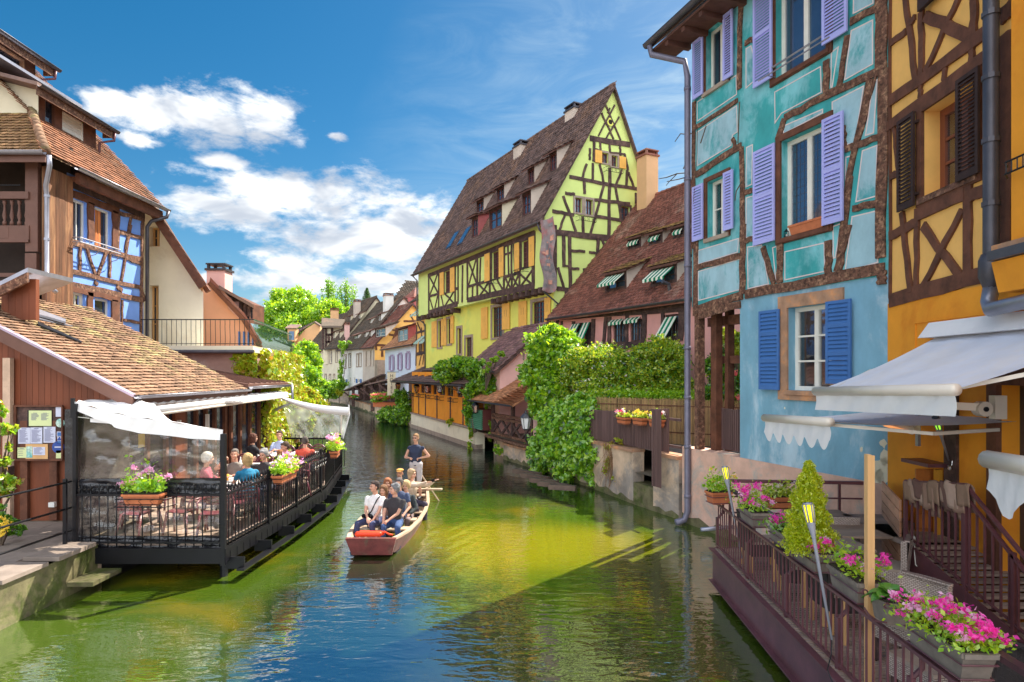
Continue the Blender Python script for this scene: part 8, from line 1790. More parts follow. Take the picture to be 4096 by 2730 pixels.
    if hair!='none':
        h=MB(); r=random.Random(hash(label)%1000 if False else len(label))
        vol={'short':.0,'curly':.022,'bob':.014,'pony':.004,'cap':-.01,'grey':.006,'long':.01}[hair]
        ell(h,(0,.028,.045),(.083+vol,.094+vol,.086+vol)); ell(h,(0,.055,.0),(.080+vol,.062+vol,.075+vol)); ell(h,(0,-.045,.088),(.052+vol*.5,.035,.026+vol*.5))
        for s in (-1,1): ell(h,(s*.068,.018,.0),(.020+vol,.035+vol,.045+vol))
        if hair in('curly','bob','grey'):
            for k in range(34 if hair=='curly' else 16):
                a=r.uniform(0,6.28); e=r.uniform(-.2,1.4); ell(h,(.092*math.cos(a)*math.cos(e),.03+abs(.10*math.sin(a))*(1 if math.sin(a)>-.3 else -.4)*math.cos(e),.03+.10*math.sin(e)),(.024,.024,.022),6,5)
        if hair in('bob','long'):
            for s in (-1,1): ell(h,(s*.075,.03,-.05),(.025,.05,.075))
            ell(h,(0,.07,-.06),(.07,.035,.09))
        if hair=='long': ell(h,(0,.075,-.15),(.06,.03,.10))
        if hair=='pony': ell(h,(0,.13,.01),(.025,.03,.03)); ell(h,(0,.14,-.06),(.02,.02,.07))
        o=rm(h.build('hair',hm,t_,True),.010); tx2=bpy.data.textures.get('locks') or bpy.data.textures.new('locks','CLOUDS'); tx2.noise_scale=.018; dm=o.modifiers.new('locks','DISPLACE'); dm.texture=tx2; dm.strength=.014; dm.texture_coords='GLOBAL'
    if extra: extra(t_,W,Hh,ell,hd,sh,hip,shy)
    return t_
def HL(X,Y,d,z=1.22): p=at(X,Y,d); return (p.x,p.y,p.z-z)
# left terrace diners
def dp(lb,x,y,rz,**k): return person(lb,(x,y,.69),rz,**k)
th=(-.12,-.42,.80),(.12,-.42,.80)
dp('person with white hair and maroon top seated behind the plastic screen',-6.45,12.95,math.pi/2+.35,hair='curly',hc=(.65,.62,.58),shirt=(.42,.08,.14),sleeve=1.1,hands=th,female=True,lean=.12)
dp('person in grey polo shirt lifting food to the mouth, facing the bridge',-6.12,13.75,.15,hair='short',hc=(.18,.15,.13),shirt=(.20,.17,.15),hands=((-.16,-.32,1.12),(.14,-.40,.80)),lean=.15,fist=(1,0))
dp('person with short blonde hair and teal top, back to the water',-5.42,12.75,math.pi+.6,hair='bob',hc=(.55,.36,.16),shirt=(.02,.20,.36),hands=th,female=True,lean=.15)
dp('person with grey hair and black top eating with a raised hand',-5.42,13.75,.1-.35,hair='grey',hc=(.30,.29,.29),shirt=(.04,.035,.04),hands=((-.20,-.28,1.10),(.12,-.4,.8)),lean=.2,pitch=.25,fist=(1,0))
dp('young person with auburn ponytail seated between two tables',-5.52,14.75,math.pi+.3,hair='pony',hc=(.33,.13,.05),shirt=(.30,.20,.30),sc=.88,hands=th,female=True)
dp('person in purple shirt bending over the table',-5.34,15.15,-.9,hair='short',hc=(.08,.05,.035),shirt=(.16,.04,.10),sleeve=1.6,hands=th,lean=.35,pitch=.3)
dp('person with dark hair and red T-shirt seen from behind',-5.42,16.2,math.pi+.15,hair='short',hc=(.10,.08,.07),shirt=(.70,.10,.06),hands=th,lean=.1)
dp('person in black top turned towards the man in pale blue',-7.1,16.95,math.pi/2+.9,hair='bob',hc=(.12,.045,.03),shirt=(.03,.03,.035),sleeve=.6,hands=((-.2,-.38,.80),(.2,-.35,.85)),female=True)
dp('person with dark glasses and pale blue shirt, hands joined on the table',-6.72,18.0,0,hair='short',hc=(.07,.035,.025),shirt=(.48,.56,.80),sleeve=1.5,hands=((-.05,-.42,.82),(.05,-.42,.82)),lean=.12)
# ---------------- the boat ----------------
m_boatwood=mat('sun_bleached_boat_wood',(.50,.36,.25),.7,.2,4,.3,20,stretch=(1,.2,1)); m_hull=mat('dark_red_hull_paint',(.16,.035,.03),.5,.25,5,.3,c2=(.12,.10,.06),c2amt=.35,c2scale=2)
BT=thing('tour_boat','long flat-bottomed wooden boat with square bow full of passengers','boat',(-2.79,14.8,0))
ys=[12.35,12.6,13.2,14.2,15.2,16.2,17.0,17.6]; hw=[.46,.52,.62,.69,.69,.62,.50,.40]; gz=[.40,.38,.35,.33,.33,.34,.38,.42]; bz=[.16,.05,-.05,-.08,-.08,-.05,0,.10]
BXc=-2.80
def hull(inset,dz,name,mm,up=0):
    m=MB(); v=[];f=[]; n=len(ys)
    for y,h,g,b in zip(ys,hw,gz,bz): v+=[(BXc-h+inset,y,g+up),(BXc-(h-inset)*.78,y,b+dz),(BXc+(h-inset)*.78,y,b+dz),(BXc+h-inset,y,g+up)]
    for i in range(n-1):
        for k in range(3): f.append((i*4+k,i*4+k+1,(i+1)*4+k+1,(i+1)*4+k))
    f.append((0,1,2,3)[::-1]); f.append(tuple((n-1)*4+k for k in range(4))); m.add(v,f); return m.build(name,mm,BT)
hull(0,0,'hull',m_hull); hull(.05,.04,'inner_hull',m_boatwood,-.003)
for s in (-1,1):
    m=MB()
    for i in range(len(ys)-1): m.hexa([(BXc+s*(hw[i]-.05),ys[i],gz[i]-.02),(BXc+s*(hw[i]+.03),ys[i],gz[i]-.02),(BXc+s*(hw[i+1]+.03),ys[i+1],gz[i+1]-.02),(BXc+s*(hw[i+1]-.05),ys[i+1],gz[i+1]-.02),(BXc+s*(hw[i]-.05),ys[i],gz[i]+.025),(BXc+s*(hw[i]+.03),ys[i],gz[i]+.025),(BXc+s*(hw[i+1]+.03),ys[i+1],gz[i+1]+.025),(BXc+s*(hw[i+1]-.05),ys[i+1],gz[i+1]+.025)])
    m.build('gunwale',m_boatwood,BT)
MB().hexa([(BXc-.40,12.38,.06),(BXc+.40,12.38,.06),(BXc+.40,12.44,.06),(BXc-.40,12.44,.06),(BXc-.5,12.26,.42),(BXc+.5,12.26,.42),(BXc+.5,12.36,.42),(BXc-.5,12.36,.42)]).build('bow_board',m_hull,BT)
for y,z in ((13.75,.26),(14.6,.26),(15.4,.26),(16.2,.26),(17.0,.36),(17.35,.42)): h=np.interp(y,ys,hw)-.06; MB().box(BXc-h,BXc+h,y-.13,y+.13,z-.035,z).build('thwart',m_boatwood,BT)
for i in range(9): y=13.0+i*.5; h=np.interp(y,ys,hw)-.05; b=np.interp(y,ys,bz)+.045; MB().hexa([(BXc+h*.76,y-.02,b),(BXc+h*.70,y-.02,b),(BXc+h*.70,y+.03,b),(BXc+h*.76,y+.03,b),(BXc+h,y-.02,.33),(BXc+h-.05,y-.02,.33),(BXc+h-.05,y+.03,.33),(BXc+h,y+.03,.33)]).build('rib',m_boatwood,BT)
MB().box(BXc-.1,BXc+.85,17.25,17.37,.43,.47).build('stern_plank',m_boatwood,BT)
lb_=thing('lifebuoy','red-orange rescue float lying in the bow of the boat','float',(BXc-.1,12.6,.4)); m_float=mat('red_orange_plastic',(.85,.07,.02),.4,.04)
m=MB(); capsule(m,(BXc-.33,12.56,.43),(BXc+.12,12.56,.43),.055,.05); capsule(m,(BXc-.3,12.68,.42),(BXc+.15,12.68,.42),.05,.045); m.build('float_body',m_float,lb_,True); MB().tube([(BXc+.12,12.6,.42),(BXc+.2,12.62,.47),(BXc+.3,12.6,.42),(BXc+.38,12.58,.41)],.018,6).build('strap',m_float,lb_,True)
# passengers
def strap(t_,W,Hh,ell,hd,sh,hip,shy):
    MB().tube([W((.12,-.02,sh+.03)),W((.10,-.13,sh-.03)),W((-.02,-.145,hip+.2)),W((-.15,-.12,hip+.08))],.014,5).build('bag_strap',m_iron,t_); m=MB(); capsule(m,W((-.20,-.14,hip+.09)),W((-.02,-.17,hip+.10)),.05,.045); m.build('shoulder_bag',m_iron,t_,True)
def glasses(t_,W,Hh,ell,hd,sh,hip,shy):
    m=MB()
    for s in (-1,1): ell(m,(s*.032,-.092,.010),(.026,.010,.018),8,6)
    m.build('sunglasses',m_eye,t_,True)
def cap(t_,W,Hh,ell,hd,sh,hip,shy):
    m=MB(); ell(m,(0,.01,.095),(.098,.115,.040)); ell(m,(0,-.085,.075),(.070,.055,.012)); m.build('flat_cap',mat('tan_cap',(.55,.30,.08),.85,.1),t_,True)
def shawl(t_,W,Hh,ell,hd,sh,hip,shy):
    m=MB(); m.tube([W((-.05,-.06,sh+.08)),W((-.05,-.14,sh-.1)),W((-.03,-.15,hip+.1))],.03,6); m.tube([W((.05,-.06,sh+.08)),W((.05,-.14,sh-.1)),W((.04,-.15,hip+.12))],.03,6); m.build('scarf',m_curtain,t_,True)
def phone(t_,W,Hh,ell,hd,sh,hip,shy):
    MB().hexa([W((.40+a,-.40+b,hip+.52+c)) for c in (0,.07) for a,b in ((-.06,-.01),(.06,-.01),(.06,.012),(-.06,.012))]).build('camera',m_iron,t_)
def bag(t_,W,Hh,ell,hd,sh,hip,shy):
    m=MB(); ell(m,(-.14,-.36,-.62),(.10,.05,.12)); m.build('carrier_bag',mat('grey_bag',(.35,.25,.25),.5,.1),t_,True)
def BP(lb,X,Y,d,rz,**k): 
    p=at(X,Y,d); return person(lb,(p.x,p.y,p.z-1.215),rz,**k)
BP('person in white polo shirt with a black shoulder strap, front left of the boat',1501,1946,13.45,-.25,hair='short',hc=(.06,.04,.035),shirt=(.78,.74,.74),pants=(.05,.06,.14),hands=((-.02,-.32,.60),(.10,-.36,.52)),yaw=-.7,extra=strap,vox=.0085,knees=(-.20,.14))
BP('person with grey hair and dark short-sleeved shirt, front right of the boat',1580,1956,13.35,-.15,hair='grey',hc=(.20,.20,.21),shirt=(.045,.035,.045),pants=(.04,.08,.20),hands=((-.13,-.36,.56),(-.02,-.34,.62)),yaw=-.9,extra=bag,vox=.0085,fist=(1,1),knees=(-.10,.20))
BP('person with long brown hair half hidden behind the white polo shirt',1536,1962,14.15,-.2,hair='long',hc=(.20,.10,.05),shirt=(.35,.25,.25),hands=((-.1,-.3,.6),(.1,-.3,.6)),female=True)
BP('person in navy shirt seated behind the dark-shirted man',1597,1934,14.3,-.1,hair='grey',hc=(.12,.10,.10),shirt=(.05,.07,.14),hands=((-.15,-.32,.6),(.2,-.3,.58)))
BP('person with auburn hair in the third row of the boat',1551,1934,15.0,.1,hair='bob',hc=(.35,.13,.06),shirt=(.16,.10,.10),hands=((-.1,-.3,.6),(.1,-.3,.6)),female=True)
BP('person with curly blonde hair, dark jacket and white scarf',1625,1944,14.9,-.1,hair='curly',hc=(.62,.42,.22),shirt=(.035,.045,.05),pants=(.25,.18,.18),sleeve=1.9,hands=((-.02,-.30,.62),(.16,-.30,.60)),female=True,extra=shawl)
BP('person in tan flat cap and dark jacket near the back of the boat',1601,1895,16.0,-.1,hair='cap',hc=(.2,.17,.15),shirt=(.07,.055,.055),sleeve=1.9,hands=((-.15,-.32,.6),(.15,-.32,.6)),extra=cap,skin=m_skin2)
BP('person with light hair and beige jacket raising a camera to the right',1645,1897,15.8,.75,hair='bob',hc=(.50,.34,.2),shirt=(.55,.42,.32),pants=(.06,.05,.08),sleeve=1.9,hands=((.30,-.36,1.02),(.46,-.36,1.03)),yaw=.4,female=True,extra=phone)
p=at(1664,1755,16.9); person('person standing at the stern in navy vest, checked shorts and sunglasses',(p.x,p.y,p.z-1.63),-.15,stand=True,hair='short',hc=(.30,.17,.08),shirt=(.025,.045,.08),pants=(.50,.46,.48),sleeve=.06,hands=((-.12,-.20,1.13),(.16,-.10,1.12)),yaw=-.1,extra=glasses,fist=(1,1),shorts=True)
pl=MB().tube([(p.x+.10,p.y-.05,p.z-.9),(p.x+.75,p.y+1.6,-.6)],.02,6).build('boat_pole',m_boatwood,None,True); tag(pl,'wooden steering pole held at the stern of the boat','pole')
# ---------------- right terrace in front of the ochre house ----------------
ZD=.67; RX=lambda y: 3.25+(y-6.07)*.0475   # outer edge x at depth y
YE=10.72
TRR=thing('canal_terrace','raised brown steel terrace with slatted deck in front of the ochre house','terrace',(3.5,10.7,.4))
n_=0; y=1.2
bd=None
while y<YE-.05:
    x0=RX(y); L_=5.85-x0+.041*(y-2.5)
    b=MB().box(x0+.02,5.85,y,y+.052,ZD-.03,ZD+.0) if bd is None or y<3 else None
    if b: bd=b.build('deck_slat',m_deck,TRR); yb0=y; xb=x0
    else: inst(bd,(x0-xb,y-yb0,R.uniform(-.002,.002)),TRR)
    y+=.075
MB().hexa([(RX(1),1,.12),(RX(1)+.012,1,.12),(RX(YE)+.012,YE,.12),(RX(YE),YE,.12),(RX(1),1,ZD+.01),(RX(1)+.012,1,ZD+.01),(RX(YE)+.012,YE,ZD+.01),(RX(YE),YE,ZD+.01)]).build('fascia',m_brownsteel,TRR)
for z in (.13,ZD): MB().bar((RX(1)-.03,1,z),(RX(YE)-.03,YE,z),.09,.018).build('flange',m_brownsteel,TRR)
MB().box(RX(YE),5.95,YE-.01,YE+.01,.12,ZD+.01).build('end_fascia',m_brownsteel,TRR)
for i in range(7): yy=1.6+i*1.5; MB().box(RX(yy)+.05,5.8,yy,yy+.1,.2,ZD-.04).build('joist',m_brownsteel,TRR)
# railing with pickets, posts and inner handrail
RR=thing('terrace_railing','brown steel railing with square pickets carrying the flower troughs','railing',(RX(YE)+.06,YE,ZD))
def rx(y): return RX(y)+.07
y=1.3; pk=None
while y<YE:
    if pk is None: pk=MB().box(rx(y)-.008,rx(y)+.008,y-.008,y+.008,ZD+.05,1.44).build('picket',m_brownsteel,RR); pky=y;pkx=rx(y)
    else: inst(pk,(rx(y)-pkx,y-pky,0),RR)
    y+=.118
for z,t in ((ZD+.06,.035),(1.44,.04)): MB().bar((rx(1),1,z),(rx(YE),YE,z),t,.03).build('rail',m_brownsteel,RR)
for y in (YE,9.15,7.7,6.35,5.1,3.9): 
    MB().box(rx(y)-.012,rx(y)+.03,y-.03,y+.03,ZD-.02,1.2).build('post',m_brownsteel,RR); MB().tube([(rx(y)+.01,y,1.18),(rx(y)+.10,y,1.27),(rx(y)+.11,y,1.45),(3.74+.04*(y-7)*.5,y,1.66)],.022,6).build('post_arm',m_brownsteel,RR)
def hx(y): return rx(y)+.27
MB().bar((hx(1),1,1.665),(hx(YE),YE,1.665),.075,.045).build('handrail',m_handrail,RR)
# back railing along the pink wall
BR=thing('terrace_railing','brown three-bar railing across the far end of the terrace','railing',(4.5,10.85,ZD))
yR=10.78
def RBX(X): return (X-2048)/FPX*yR
for z,t in ((1.82,.055),(1.55,.025),(1.27,.025),(.78,.025)): MB().bar((RBX(2915),yR,z),(RBX(3556),yR-.25,z),t,t).build('rail',m_brownsteel,BR)
for X in (2915,3130,3350,3545): MB().box(RBX(X)-.018,RBX(X)+.018,yR-.08,yR-.04,ZD,1.82).build('post',m_brownsteel,BR)
pk=None
for i in range(15):
    x=RBX(3180)+i*.11
    if pk is None: pk=MB().box(x-.006,x+.006,yR-.12,yR-.10,ZD,1.27).build('picket',m_brownsteel,BR)
    else: inst(pk,(i*.11,0,0),BR)
# troughs
def trough(X,Y,yy,label,L_,leafm,flm,nl,nf,**k):
    x=rx(yy)+.10; return flowerbox(label,(x,yy,1.47),(0.04,1,0),L_,.24,.22,k.pop('pot',m_greypot),leafm,flm,nl,nf,holder=m_brownsteel,**k)
trough(0,0,9.15,'second trough from the far end, with magenta geraniums and pale pot',.62,l_bright,[f_pink,f_pink,f_pale],420,16,fr_=.05,ls=.05,spread=.10,hgt=.26)
trough(0,0,6.2,'long grey trough of magenta geraniums beside the big-leaved plant',.62,l_bright,[f_pink,f_pink,f_pale],420,11,fr_=.045,ls=.045,spread=.08,hgt=.24)
trough(0,0,4.78,'nearest grey trough overflowing with bright magenta geraniums at the lower right corner',.72,l_bright,[f_pink,f_pink,f_pink,f_pale],1100,34,fr_=.045,ls=.042,spread=.13,hgt=.17)
a=trough(0,0,7.15,'grey trough with pale gravel holding the small golden conifer',.66,l_bright,[f_pink],60,3,fr_=.05,ls=.05,spread=.05,hgt=.1)
flowerbox('terracotta pot of spiky green herbs at the far corner of the terrace',(RX(10.5)+.02,10.45,1.50),(1,.2,0),.36,.24,.2,m_terra,l_bright,[f_yell],500,4,.04,.05,.09,.30,holder=m_brownsteel)
flowerbox('terracotta pot hung on the far railing beside the conifer',(RBX(3100),10.62,1.38),(1,0,0),.44,.2,.2,m_terra,l_rose,[f_white],380,3,.05,.06,.10,.22)
flowerbox('magenta geranium trailing left of the conifer',(rx(7.9)+.08,7.95,1.50),(0,1,0),.45,.2,.18,m_greypot,l_mid,[f_pink],240,7,.05,.05,.13,.16,holder=m_brownsteel)
# golden conifer
CT=thing('small_conifer','golden-green columnar conifer growing in the grey trough','tree',(rx(7.15)+.10,7.15,1.68)); cx_,cy_=rx(7.15)+.04,7.12; P=[]
for i in range(24000):
    f=R.random()**.7; z=1.66+1.02*(1-f); rr=(.25*f**.62+.012)*(1+.16*math.sin(z*31+R.random())) ; a=R.uniform(0,6.28); q=rr*(R.random()**.35)
    k=1+.22*math.sin(a*5+z*9); P.append((cx_+q*k*math.cos(a),cy_+q*k*math.sin(a),z+R.gauss(0,.015)))
leaves('crown',P,.026,l_tuja,CT,kind='stuff',up=.9); MB().tube([(cx_,cy_,1.6),(cx_,cy_,2.5)],[.02,.004],6).build('trunk',m_bark,CT)
# big-leaved plant: every leaf its own
BL=thing('broad_leaved_plant','young plant with broad ribbed green leaves in a grey pot between the geraniums','plant',(rx(5.6)+.12,5.6,1.5))
c0=Vector((rx(5.6)+.12,5.58,1.47)); potshape(MB(),c0,(.04,1,0),.26,.24,.2).build('pot',m_greypot,BL); potshape(MB(),c0+Vector((0,0,.205)),(.04,1,0),.24,.2,.01,1).build('soil',m_soil,BL)
l_broad=leafmat('broad_leaf',(.07,.22,.02),(.13,.32,.03),.3,.12)
for i in range(26):
    a=i*2.4; el=.2+.9*(i/26); L_=.17+.05*math.sin(i*1.7); d=Vector((math.cos(a)*math.cos(el),math.sin(a)*math.cos(el),math.sin(el))); s=Vector((-math.sin(a),math.cos(a),0)); b=c0+Vector((0,0,.21))+d*.03
    def lf(u,v): 
        w_=.062*math.sin(math.pi*min(1,u*.97+.03))**.7; t_=(v-.5)*2; p=b+d*(L_*u)+Vector((0,0,-.10*u*u*L_/.17))+s*(w_*t_)+Vector((0,0,.018*abs(t_)+.004*math.sin(u*30)*(1-abs(t_)))); return p
    MB().grid(lf,7,4).build('leaf',l_broad,BL,True)
potholder=MB(); 
for sx in (-1,1):
    P=[]
    for k in range(10): t=k/9*4.7; r_=.035*(1-k/13); P.append((c0.x-.15+r_*math.cos(t),c0.y+sx*.17,c0.z+.19+r_*math.sin(t)))
    potholder.tube(P,.008,5)
potholder.tube([(c0.x-.15,c0.y-.17,c0.z+.05),(c0.x-.17,c0.y,c0.z+.0),(c0.x-.15,c0.y+.17,c0.z+.05)],.009,5)
potholder.build('holder',m_brownsteel,BL)
# solar torches leaning on the railing
m_torch=mat('grey_torch_plastic',(.30,.30,.34),.4,.05); m_glow=emis('yellow_lamp_glow',(1.0,.85,.0),.35); m_glowg=emis('green_lamp_glow',(.35,.85,.05),.35)
def torch(label,top,foot,gm,sc_=1.0,par=None):
    top=Vector(top);foot=Vector(foot); d=(foot-top).normalized(); t_=thing('garden_torch',label,'lamp',tuple(foot)); s=sc_
    a=top+d*.02*s; b=top+d*.20*s; c=top+d*.36*s
    m=MB(); m.tube([top,top+d*.02*s],[.048*s,.052*s],12); side=d.cross(Vector((0,1,0))).normalized(); up_=d.cross(side)
    for k in range(6): t=k*math.pi/3+.3; o=(side*math.cos(t)+up_*math.sin(t)); m.bar(a+o*.050*s,b+o*.038*s,.014*s,.014*s)
    m.tube([b,b+d*.02*s,c,foot],[.042*s,.042*s,.020*s,.011*s],10); m.build('torch_body',m_torch,t_,True); MB().tube([a,b],[.044*s,.034*s],10).build('lamp_glass',gm,t_,True); MB().tube([top-d*.006,top],[.046*s,.046*s],12).build('solar_panel',m_glasslit,t_); return t_
yt1=10.0; p=at(2898,1867,9.9); torch('yellow-lit garden torch near the far end of the railing',p,at(2968,2235,9.6),m_glow,1.0)
torch('large yellow-lit garden torch leaning in front of the conifer',at(3230,2012,6.2),at(3328,2560,5.95),m_glow,.95)
t_=torch('green-lit torch fixed to the ochre wall below the awning',at(3742,1670,8.3),at(3795,1842,8.55),m_glowg,.95)
MB().tube([at(3328,2555,5.95),at(3325,2620,5.9),at(3310,2680,5.9),at(3330,2730,5.85)],.006,5).build('cable',m_iron,bpy.data.objects['garden_torch.001'])
# timber posts
for lb,X,yy,zt in (('tall pale timber post lashed to the outside of the railing',3478,5.86,2.93),):
    x=(X-2048)/FPX*yy; t_=thing('timber_post',lb,'post',(x,yy,.1)); MB().box(x-.034,x+.0,yy-.03,yy+.03,.1,zt).build('post_plank',m_lightwood,t_); MB().box(x+.002,x+.034,yy-.028,yy+.028,.1,zt-.01).build('post_plank',m_lightwood,t_); MB().bar((x-.04,yy,1.0),(x+.1,yy+.05,.96),.012,.012).build('cable_tie',m_iron,t_)
for i,(X,Y,yy) in enumerate(((3010,2300,9.0),(3130,2400,8.0),(3265,2560,6.9),(3178,2500,7.4))):
    x=rx(yy)+.35; t_=thing('timber_brace','short yellow timber leg inside the railing, '+('farthest','third','nearest','second')[i]+' from the camera side','post',(x,yy,ZD)); MB().bar((x,yy,ZD),(x+.05,yy+.1,1.35),.05,.05).build('brace_plank',m_lightwood,t_)
# wicker chairs
def wicker(m_,label):
    t_=thing('wicker_chair',label,'chair',(0,0,0))
    m=MB(); m.grid(lambda u,v:Vector((-.25+.5*u,.20+.03*math.sin(u*3.14)+.05*v,.40+.46*v)),10,8); m.grid(lambda u,v:Vector((-.25+.5*u,.25+.03*math.sin(u*3.14)+.05*v,.40+.46*v)),10,8); m.box(-.25,.25,.24,.30,.84,.865); m.box(-.255,-.24,.2,.27,.42,.85); m.box(.24,.255,.2,.27,.42,.85); m.build('backrest',m_,t_)
    MB().box(-.25,.25,-.26,.22,.25,.43).build('seat_apron',m_,t_); MB().box(-.245,.245,-.27,.2,.432,.465).build('seat_cushion',mat('grey_cushion',(.42,.33,.27),.85,.08) if 'grey_cushion' not in MATS else MATS['grey_cushion'],t_)
    for sx in (-1,1):
        for sy in (-1,1): MB().box(sx*.22-.02,sx*.22+.02,sy*.21-.02,sy*.21+.02,0,.26).build('leg',m_lightwood if m_ is m_rattandark else m_darkwood,t_)
    return t_
WG='rattan chairs of the canal terrace'
c1_=wicker(m_rattan,'pale rattan chair next to the stair landing, facing left'); c1_.location=(5.02,8.35,ZD); c1_.rotation_euler=(0,0,-2.2); c1_['group']=WG
copy_tree(c1_,(4.95,10.45,ZD),.1,'pale rattan chair at the back table behind the conifer'); copy_tree(c1_,(5.0,9.6,ZD),3.0,'pale rattan chair tucked under the near side of the back table')
copy_tree(c1_,(4.15,6.45,ZD),-1.1,'pale rattan chair just behind the nearest geraniums'); copy_tree(c1_,(3.78,5.55,ZD),-1.35,'pale rattan chair between post and railing')
c2_=wicker(m_rattandark,'dark rattan chair with pale cushion behind the middle of the railing'); c2_.location=(3.9,7.4,ZD); c2_.rotation_euler=(0,0,1.6); c2_['group']=WG
copy_tree(c2_,(3.9,8.4,ZD),1.4,'dark rattan chair beside the second trough'); copy_tree(c2_,(3.8,4.8,ZD),-1.35,'dark rattan chair at the lower right behind the big geranium trough'); copy_tree(c2_,(3.85,9.6,ZD),1.5,'dark rattan chair near the far torch')
def wtable(x,y,lx,ly,rz,label):
    t_=thing('terrace_table',label,'table',(x,y,ZD)); c,s=math.cos(rz),math.sin(rz)
    q=lambda a,b,z:(x+a*c-b*s,y+a*s+b*c,z)
    for i in range(6): b0=-ly/2+ly*i/6; b1=b0+ly/6-.004; MB().hexa([q(-lx/2,b0,1.39),q(lx/2,b0,1.39),q(lx/2,b1,1.39),q(-lx/2,b1,1.39),q(-lx/2,b0,1.42),q(lx/2,b0,1.42),q(lx/2,b1,1.42),q(-lx/2,b1,1.42)]).build('table_board',m_tabletop,t_)
    m=MB(); m.tube([q(0,0,ZD),q(0,0,1.39)],.035,12); m.lathe(q(0,0,ZD),[(.24,0),(.24,.015),(.04,.03)],16); m.build('pedestal',m_steel,t_,True); return t_
wtable(4.95,10.05,.95,.6,-.03,'grey boarded bistro table at the back, by the pale rattan chair'); wtable(5.15,9.0,1.05,.75,-.05,'grey boarded table with mosaic edge beside the timber post'); wtable(4.42,8.25,.5,.6,.05,'low slatted steel table behind the conifer trough')
# plank screen and bench against the ochre wall
PSn=thing('plank_screen','pale pine plank bench back against the ochre wall','bench',(5.9,9.6,ZD))
for i in range(7):
    z=1.93-i*.155; a,b=at(3556,0,9.95),at(3655,0,8.6); MB().hexa([(a.x-.12,a.y,z-.14+.03),(b.x-.2,b.y,z-.14),(b.x-.17,b.y,z-.14),(a.x-.09,a.y,z-.14+.03),(a.x-.12,a.y,z+.03),(b.x-.2,b.y,z),(b.x-.17,b.y,z),(a.x-.09,a.y,z+.03)]).build('plank',m_pinewood,PSn)
# bar counter with goods
BC=thing('bar_counter','orange stained plank bar counter behind the landing railing','counter',(6.0,8.6,1.4))
xa,xb_=at(3665,0,8.9).x,at(3965,0,8.9).x; zz=at(0,1845,8.9).z
for i in range(5): z=1.25+i*.215; MB().box(xa,xb_,8.9,8.93,z,z+.208).build('plank',m_orangewood,BC)
for X in (3755,3812,3960): x=at(X,0,8.75).x; MB().box(x-.04,x+.04,8.72,8.80,1.2,zz-.1).build('post',mat('ochre_post',(.72,.33,.03),.6,.1) if 'ochre_post' not in MATS else MATS['ochre_post'],BC)
MB().box(xa-.03,xb_+.3,8.6,9.2,zz-.05,zz).build('counter_top',m_brownsteel,BC)
m_plaid=striped('red_plaid_cloth',(.42,.10,.12),(.55,.42,.42),(1,0,.6),.05); x0=at(3835,0,8.4).x; tcl=MB().box(x0,x0+.75,8.35,8.42,1.93,2.12).build('plaid_cloth',m_plaid,None); tag(tcl,'red and white plaid tablecloth edge below the glassware','tablecloth'); 
x0=at(3840,0,8.3).x
for i in range(8):
    x=at(3868+i*11,0,8.45).x; z=2.13+.05*(i%2); o=MB().lathe((x,8.45+.06*(i%3),z),[(.022,0),(.025,.05),(.02,.09),(.012,.12)] if i%2 else [(.03,0),(.03,.09),(.02,.10)],10).build('condiment_jar',(m_steel,m_glass,m_white,m_beer)[i%4],None,True); tag(o,('steel-lidded shaker','dark glass bottle','white sugar pot','amber oil jar')[i%4]+(' at the left of the cluttered tray on the plaid cloth' if i<4 else ' at the right of the cluttered tray under the white awning roll'),'jar')
t_=thing('shaker_rack','small wire rack with two steel shakers on the counter','rack',tuple(at(3815,1860,8.5))); p=at(3815,1868,8.5); m=MB(); m.tube([p+Vector((-.03,0,.0)),p+Vector((-.02,0,.08)),p+Vector((.015,0,.09)),p+Vector((.01,0,.0))],.005,5); m.build('wire_handle',m_steel,t_)
for s in (-1,1): MB().lathe(p+Vector((s*.05,0,-.04)),[(.03,0),(.032,.05),(.025,.06)],10).build('shaker',m_steel,t_)
# landing, stair and its railing
ST=thing('steel_stair','brown steel landing and stair with wooden treads leading up to the ochre house','stair',(5.4,8.3,.67))
TP=[(3656,2160,8.35),(3894,2362,7.25),(4062,2525,6.55),(4230,2700,6.0)]; P3=[at(*q) for q in TP]; P3=[Vector((5.3,p.y,p.z)) for p in P3]
P3[0].z=at(3656,2160,P3[0].y).z
for i in range(3):
    a,b=P3[i],P3[i+1]; hgt=.42 if i==0 else .38; MB().hexa([a+Vector((-.01,0,-hgt)),b+Vector((-.01,0,-hgt)),b+Vector((.01,0,-hgt)),a+Vector((.01,0,-hgt)),a+Vector((-.01,0,0)),b+Vector((-.01,0,0)),b+Vector((.01,0,0)),a+Vector((.01,0,0))]).build('stringer',m_brownsteel,ST)
MB().box(5.3,6.2,8.3,10.0,1.36,1.42).build('landing_floor',m_deck,ST); MB().box(5.31,6.2,8.30,8.32,1.1,1.42).build('landing_fascia',m_brownsteel,ST)
k=0; y=8.22
while y>3.6:
    z=1.42-.0-(8.22-y)*.30-max(0,7.2-y)*.12
    MB().box(5.31,6.25,y-.12,y,z-.03,z).build('tread',m_deck,ST); y-=.14
sr=[at(*q) for q in ((3650,1925,8.35),(3862,1938,7.25),(4094,2225,6.42),(4300,2480,5.75))]; sr=[Vector((5.3,p.y,p.z)) for p in sr]
def sx_(y,pts): return float(np.interp(-y,[-p.y for p in pts],[p.z for p in pts]))
pkk=None; y=8.33
while y>5.9:
    zt=sx_(y,sr)-.12; zb=sx_(y,P3)+.04; MB().box(5.29,5.31,y-.01,y+.01,zb,zt).build('picket',m_brownsteel,ST); y-=.115
